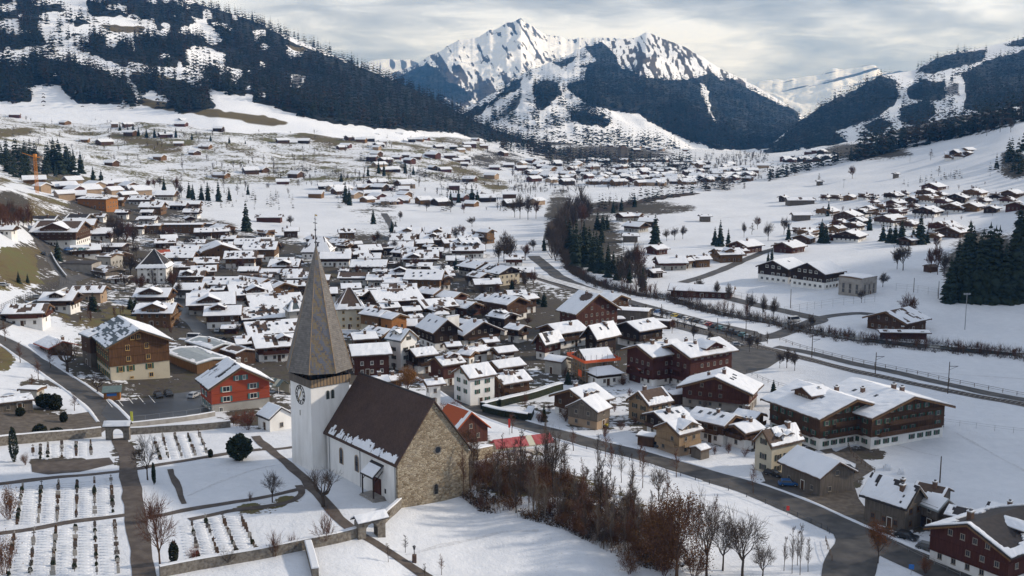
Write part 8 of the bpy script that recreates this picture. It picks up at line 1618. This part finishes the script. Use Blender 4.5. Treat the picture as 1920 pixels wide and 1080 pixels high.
# brushy river banks
rg = np.random.default_rng(33); C = spline(wpts(RIV), 1.5); P = []
for c in C:
    for s in (-1, 1):
        for _ in range(3): P.append((c.x + rg.normal(0, 2), c.y + s * rg.uniform(3.4, 8), 0))
P = np.array(P); P[:, 2] = H(P[:, 0], P[:, 1]); tips = [tuple(p + [0, 0, .2]) for p in P]; n_ = len(P)
c = np.repeat(P, 14, 0); d = rg.normal(size=(len(c), 3)) * [.5, .5, .35] + [0, 0, 1]; d /= np.linalg.norm(d, axis=1)[:, None]; ln = rg.uniform(1.2, 3.6, (len(c), 1)); q = np.cross(d, rg.normal(size=d.shape)); q /= np.linalg.norm(q, axis=1)[:, None]; b0 = c + rg.normal(0, .5, c.shape) * [1, 1, 0]
link('river_brush', mesh_np('river_brush', np.stack([b0 - q * .05, b0 + q * .05, b0 + d * ln], 1).reshape(-1, 3), np.arange(len(c) * 3).reshape(-1, 3), ['twig']), kind='stuff', label='bare brown brush along both river banks')
# ---------------------------------------------------------------- small far houses
def tiny(mb, loc, w, l, h, rot, wm):
    c, s = math.cos(rot), math.sin(rot); tr = lambda p: (loc[0] + p[0] * c - p[1] * s, loc[1] + p[0] * s + p[1] * c, loc[2] + p[2])
    t = MB(); t.prism([(-w / 2, -2), (w / 2, -2), (w / 2, h), (0, h + w * .2), (-w / 2, h)], -l / 2, l / 2, wm)
    for sg in (-1, 1): t.slab((-l / 2 - 1, 0, h + w * .2), (l / 2 + 1, 0, h + w * .2), (l / 2 + 1, sg * (w / 2 + 1), h - .4), (-l / 2 - 1, sg * (w / 2 + 1), h - .4), .5, 'roof_snow')
    for f, m in zip(t.f, t.mi): pass
    o = len(mb.v); mb.v += [tr(p) for p in t.v]
    for f, m in zip(t.f, t.mi): mb.f.append([i + o for i in f]); mb.mi.append(mb._m(t.m[m]))
FARH = [(85, 222), (105, 226), (122, 233), (160, 266), (196, 271), (170, 214), (28, 220), (215, 238), (240, 237), (415, 234), (345, 229), (340, 236), (380, 228), (410, 246), (300, 299), (210, 311), (385, 278), (335, 273), (365, 290), (310, 257), (245, 254), (470, 325), (415, 332), (555, 333), (530, 345), (490, 322), (530, 268), (570, 268), (720, 322), (735, 321), (755, 296), (780, 298), (710, 275), (880, 275), (850, 280), (690, 265), (640, 280), (655, 262), (1800, 292), (1785, 296), (1815, 286)]
rf = random.Random(8)
for x, y in FARH:
    p = P2(x, y); mb = MB(); w = rf.uniform(8, 13); l = w * rf.uniform(.9, 1.5); tiny(mb, (0, 0, 0), w, l, rf.uniform(2.6, 4.4), 0, rf.choice(['timber_brown', 'timber_red', 'timber_dark', 'timber_honey', 'timber_brown'])); o = mb.obj('farmhouse', None, loc=p, rotz=rf.uniform(-.7, .9), cat='house'); HOUSES.append(dict(o=o, px=x, py=y, wall='timber_brown', wpx=18, named=False, kind='far', snow=1, dorm=0, sky=0, chim=0))
mb = MB(); cnt = 0
for poly, n_ in (([(960, 305), (1300, 302), (1440, 312), (1400, 342), (1200, 350), (1000, 345)], 190), ([(620, 250), (900, 262), (960, 300), (940, 345), (760, 330), (660, 300)], 34), ([(1000, 240), (1080, 235), (1260, 262), (1300, 290), (1160, 285)], 40), ([(580, 348), (720, 345), (980, 362), (1040, 385), (800, 392), (580, 380)], 34), ([(0, 335), (130, 335), (230, 350), (330, 362), (330, 372), (100, 378), (20, 350)], 18), ([(1460, 290), (1540, 285), (1560, 300), (1480, 312)], 14)):
    k_ = 0
    while k_ < n_:
        x, y = rf.uniform(min(p[0] for p in poly), max(p[0] for p in poly)), rf.uniform(min(p[1] for p in poly), max(p[1] for p in poly))
        if not inpoly(np.array([x]), np.array([y]), poly)[0]: continue
        k_ += 1; p = ground_at(x, y)
        if p is None: continue
        w = rf.uniform(7.5, 12); tiny(mb, p, w, w * rf.uniform(.9, 1.5), rf.uniform(2.6, 4.6), rf.uniform(-.8, 1.), rf.choice(['timber_brown', 'timber_red', 'timber_dark', 'timber_honey', 'plaster_tan']))
mb.obj('distant_town', kind='stuff', label='many small snow roofed houses of the far valley town')
p = P2(1167, 302); t = empty('castle_tower', p, R(20), 'square pale stone tower far away in front of the ski mountain', 'tower'); MB().box(-6, 6, -6, 6, -2, 20, 'stone_wall').obj('wall', t); MB().hexa([(-6.4, -6.4, 20), (6.4, -6.4, 20), (6.4, 6.4, 20), (-6.4, 6.4, 20), (-3, -3, 25), (3, -3, 25), (3, 3, 25), (-3, 3, 25)], 'roof_brown').obj('roof', t)
for x, y, tp, lb in ((1582, 352, 338, 'ski lift pylon low on the right slope'), (1706, 305, 288, 'ski lift pylon halfway up the right slope'), (1916, 228, 205, 'ski lift pylon near the top of the right slope')): pole((x, y), tp, lb, 'lift_pylon', 2)
# ---------------------------------------------------------------- air
hb_ = MB().box(-12200, 12200, -400, 14800, -101.5, 950, 'snow'); me = hb_.mesh('haze'); m = bpy.data.materials.new('haze'); m.use_nodes = True; n, l = nodes_of(m); n.remove(n['Principled BSDF'])
pv = n.new('ShaderNodeVolumePrincipled'); pv.inputs['Color'].default_value = (.12, .42, 1., 1); pv.inputs['Absorption Color'].default_value = (1, 1, 1, 1); pv.inputs['Density'].default_value = 5.2e-5; pv.inputs['Anisotropy'].default_value = .1; l.new(pv.outputs['Volume'], n['Material Output'].inputs['Volume'])
me.materials.clear(); me.materials.append(m); link('haze', me, kind='stuff', label='thin blue haze filling the valley')
# ---------------------------------------------------------------- labels: what each look-alike is and where it stands
MARKS = [('the church spire', 597, 600), ('the church knoll', 1040, 950), ('the red hotel', 1088, 570), ('the pyramid roofed house', 290, 490), ('the school', 1510, 510), ('the sports clubhouse', 1685, 592), ('the scaffolded house', 1113, 670), ('the bright red house', 450, 730), ('the brown guest house', 250, 660), ('the orange ended block', 195, 373),
 ('the white shuttered house', 890, 705), ('the tall spruce stand', 1850, 490), ('the lone field spruce', 462, 410), ('the red field barn', 505, 405), ('the orange house', 738, 600), ('the dormered chalet', 877, 464), ('the yellow crane', 65, 330), ('the slate roofed white house', 753, 630), ('the joined apartment chalets', 1600, 760), ('the grey farmhouse', 1660, 910),
 ('the parking deck', 152, 485), ('the river conifers', 1110, 480), ('the lone hay barn', 1322, 404), ('the long honey timber building', 337, 425), ('the stepped grove on the left meadow', 110, 300), ('the big autumn tree', 1265, 990), ('the wooded knoll', 1693, 490), ('the white bridge van', 1489, 604), ('the tower crane meadow', 380, 290), ('the rust coloured island tree', 1646, 1020), ('the cream hipped house', 655, 580), ('the stone gable', 810, 850), ('the ski slope huts', 1800, 290), ('the brown left chalet', 115, 430), ('the station platform', 1090, 545), ('the far stone tower', 1167, 295), ('the snowy allotment', 760, 320), ('the chalet road bend', 1440, 470)]
MARKS = [m_ for m_ in MARKS if m_[0] not in ('the tower crane meadow', 'the stepped grove on the left meadow', 'the snowy allotment', 'the ski slope huts', 'the chalet road bend', 'the brown left chalet', 'the station platform')]
WALLTXT = {'timber_brown': 'brown', 'timber_dark': 'dark', 'timber_red': 'red brown', 'timber_orange': 'orange', 'timber_honey': 'tan', 'timber_grey': 'grey', 'timber_pale': 'pale timber', 'timber_maroon': 'maroon', 'plaster_white': 'white', 'plaster_cream': 'cream', 'plaster_grey': 'grey stone', 'plaster_tan': 'tan', 'paint_red': 'red', 'concrete': 'concrete'}
def relate(px, py, skip=None):
    best = min((m_ for m_ in MARKS if m_[0] != skip), key=lambda m_: (px - m_[1]) ** 2 + 2.2 * (py - m_[2]) ** 2); dx, dy = px - best[1], (py - best[2]) * 1.5
    rel = ('left of' if dx < 0 else 'right of') if abs(dx) > abs(dy) else ('beyond' if dy < 0 else 'in front of'); return best[0], rel, math.hypot(dx, dy)
def name_all(items):
    """items: (object, px, py, noun phrase); the nth nearest of its kind on that side of a landmark"""
    cls = {}
    for o, px, py, t in items:
        m_, rel, d = relate(px, py); cls.setdefault((t, rel, m_), []).append((d, o))
    for (t, rel, m_), L_ in cls.items():
        L_.sort(key=lambda q: q[0])
        for i, (d, o) in enumerate(L_): o['label'] = ('%s %s %s' % (t, rel, m_)) if len(L_) == 1 else ('%s %s %s, %s nearest' % (t, rel, m_, ORD[i])) if i else ('%s %s %s, the nearest' % (t, rel, m_))
it = []
for h in HOUSES:
    if h['named']: continue
    k_ = h['kind']; wt = WALLTXT.get(h['wall'], 'brown')
    if k_ == 'far': t = 'small distant farmhouse'
    elif k_ in ('barn', 'hay_hut'): t = 'grey timber ' + k_.replace('_', ' ')
    else:
        sz = 'small' if h['wpx'] < 34 else ('large' if h['wpx'] > 75 else 'medium')
        ft = 'chalet with %s' % ('a snowy dormer' if h['dorm'] == 1 else 'several dormers') if h['dorm'] else ('chalet with roof windows' if h['sky'] else ('house with bare roof' if h['snow'] < .5 else 'snow roofed chalet'))
        t = '%s %s %s' % (sz, wt, ft)
    it.append((h['o'], h['px'], h['py'], t)); h['o']['group'] = h['o'].get('group') or ('far farmhouses on the meadows' if k_ == 'far' else 'chalets and houses of the village')
name_all(it); name_all(TREEREG)
for o, px, py, t in TREEREG: o['group'] = o.get('group') or {'dark spruce': 'single spruces in the valley', 'bare tree': 'bare trees in the village and valley'}.get(t, t + 's on and around the church knoll' if 'roadside' not in t and 'young' not in t else t + 's')
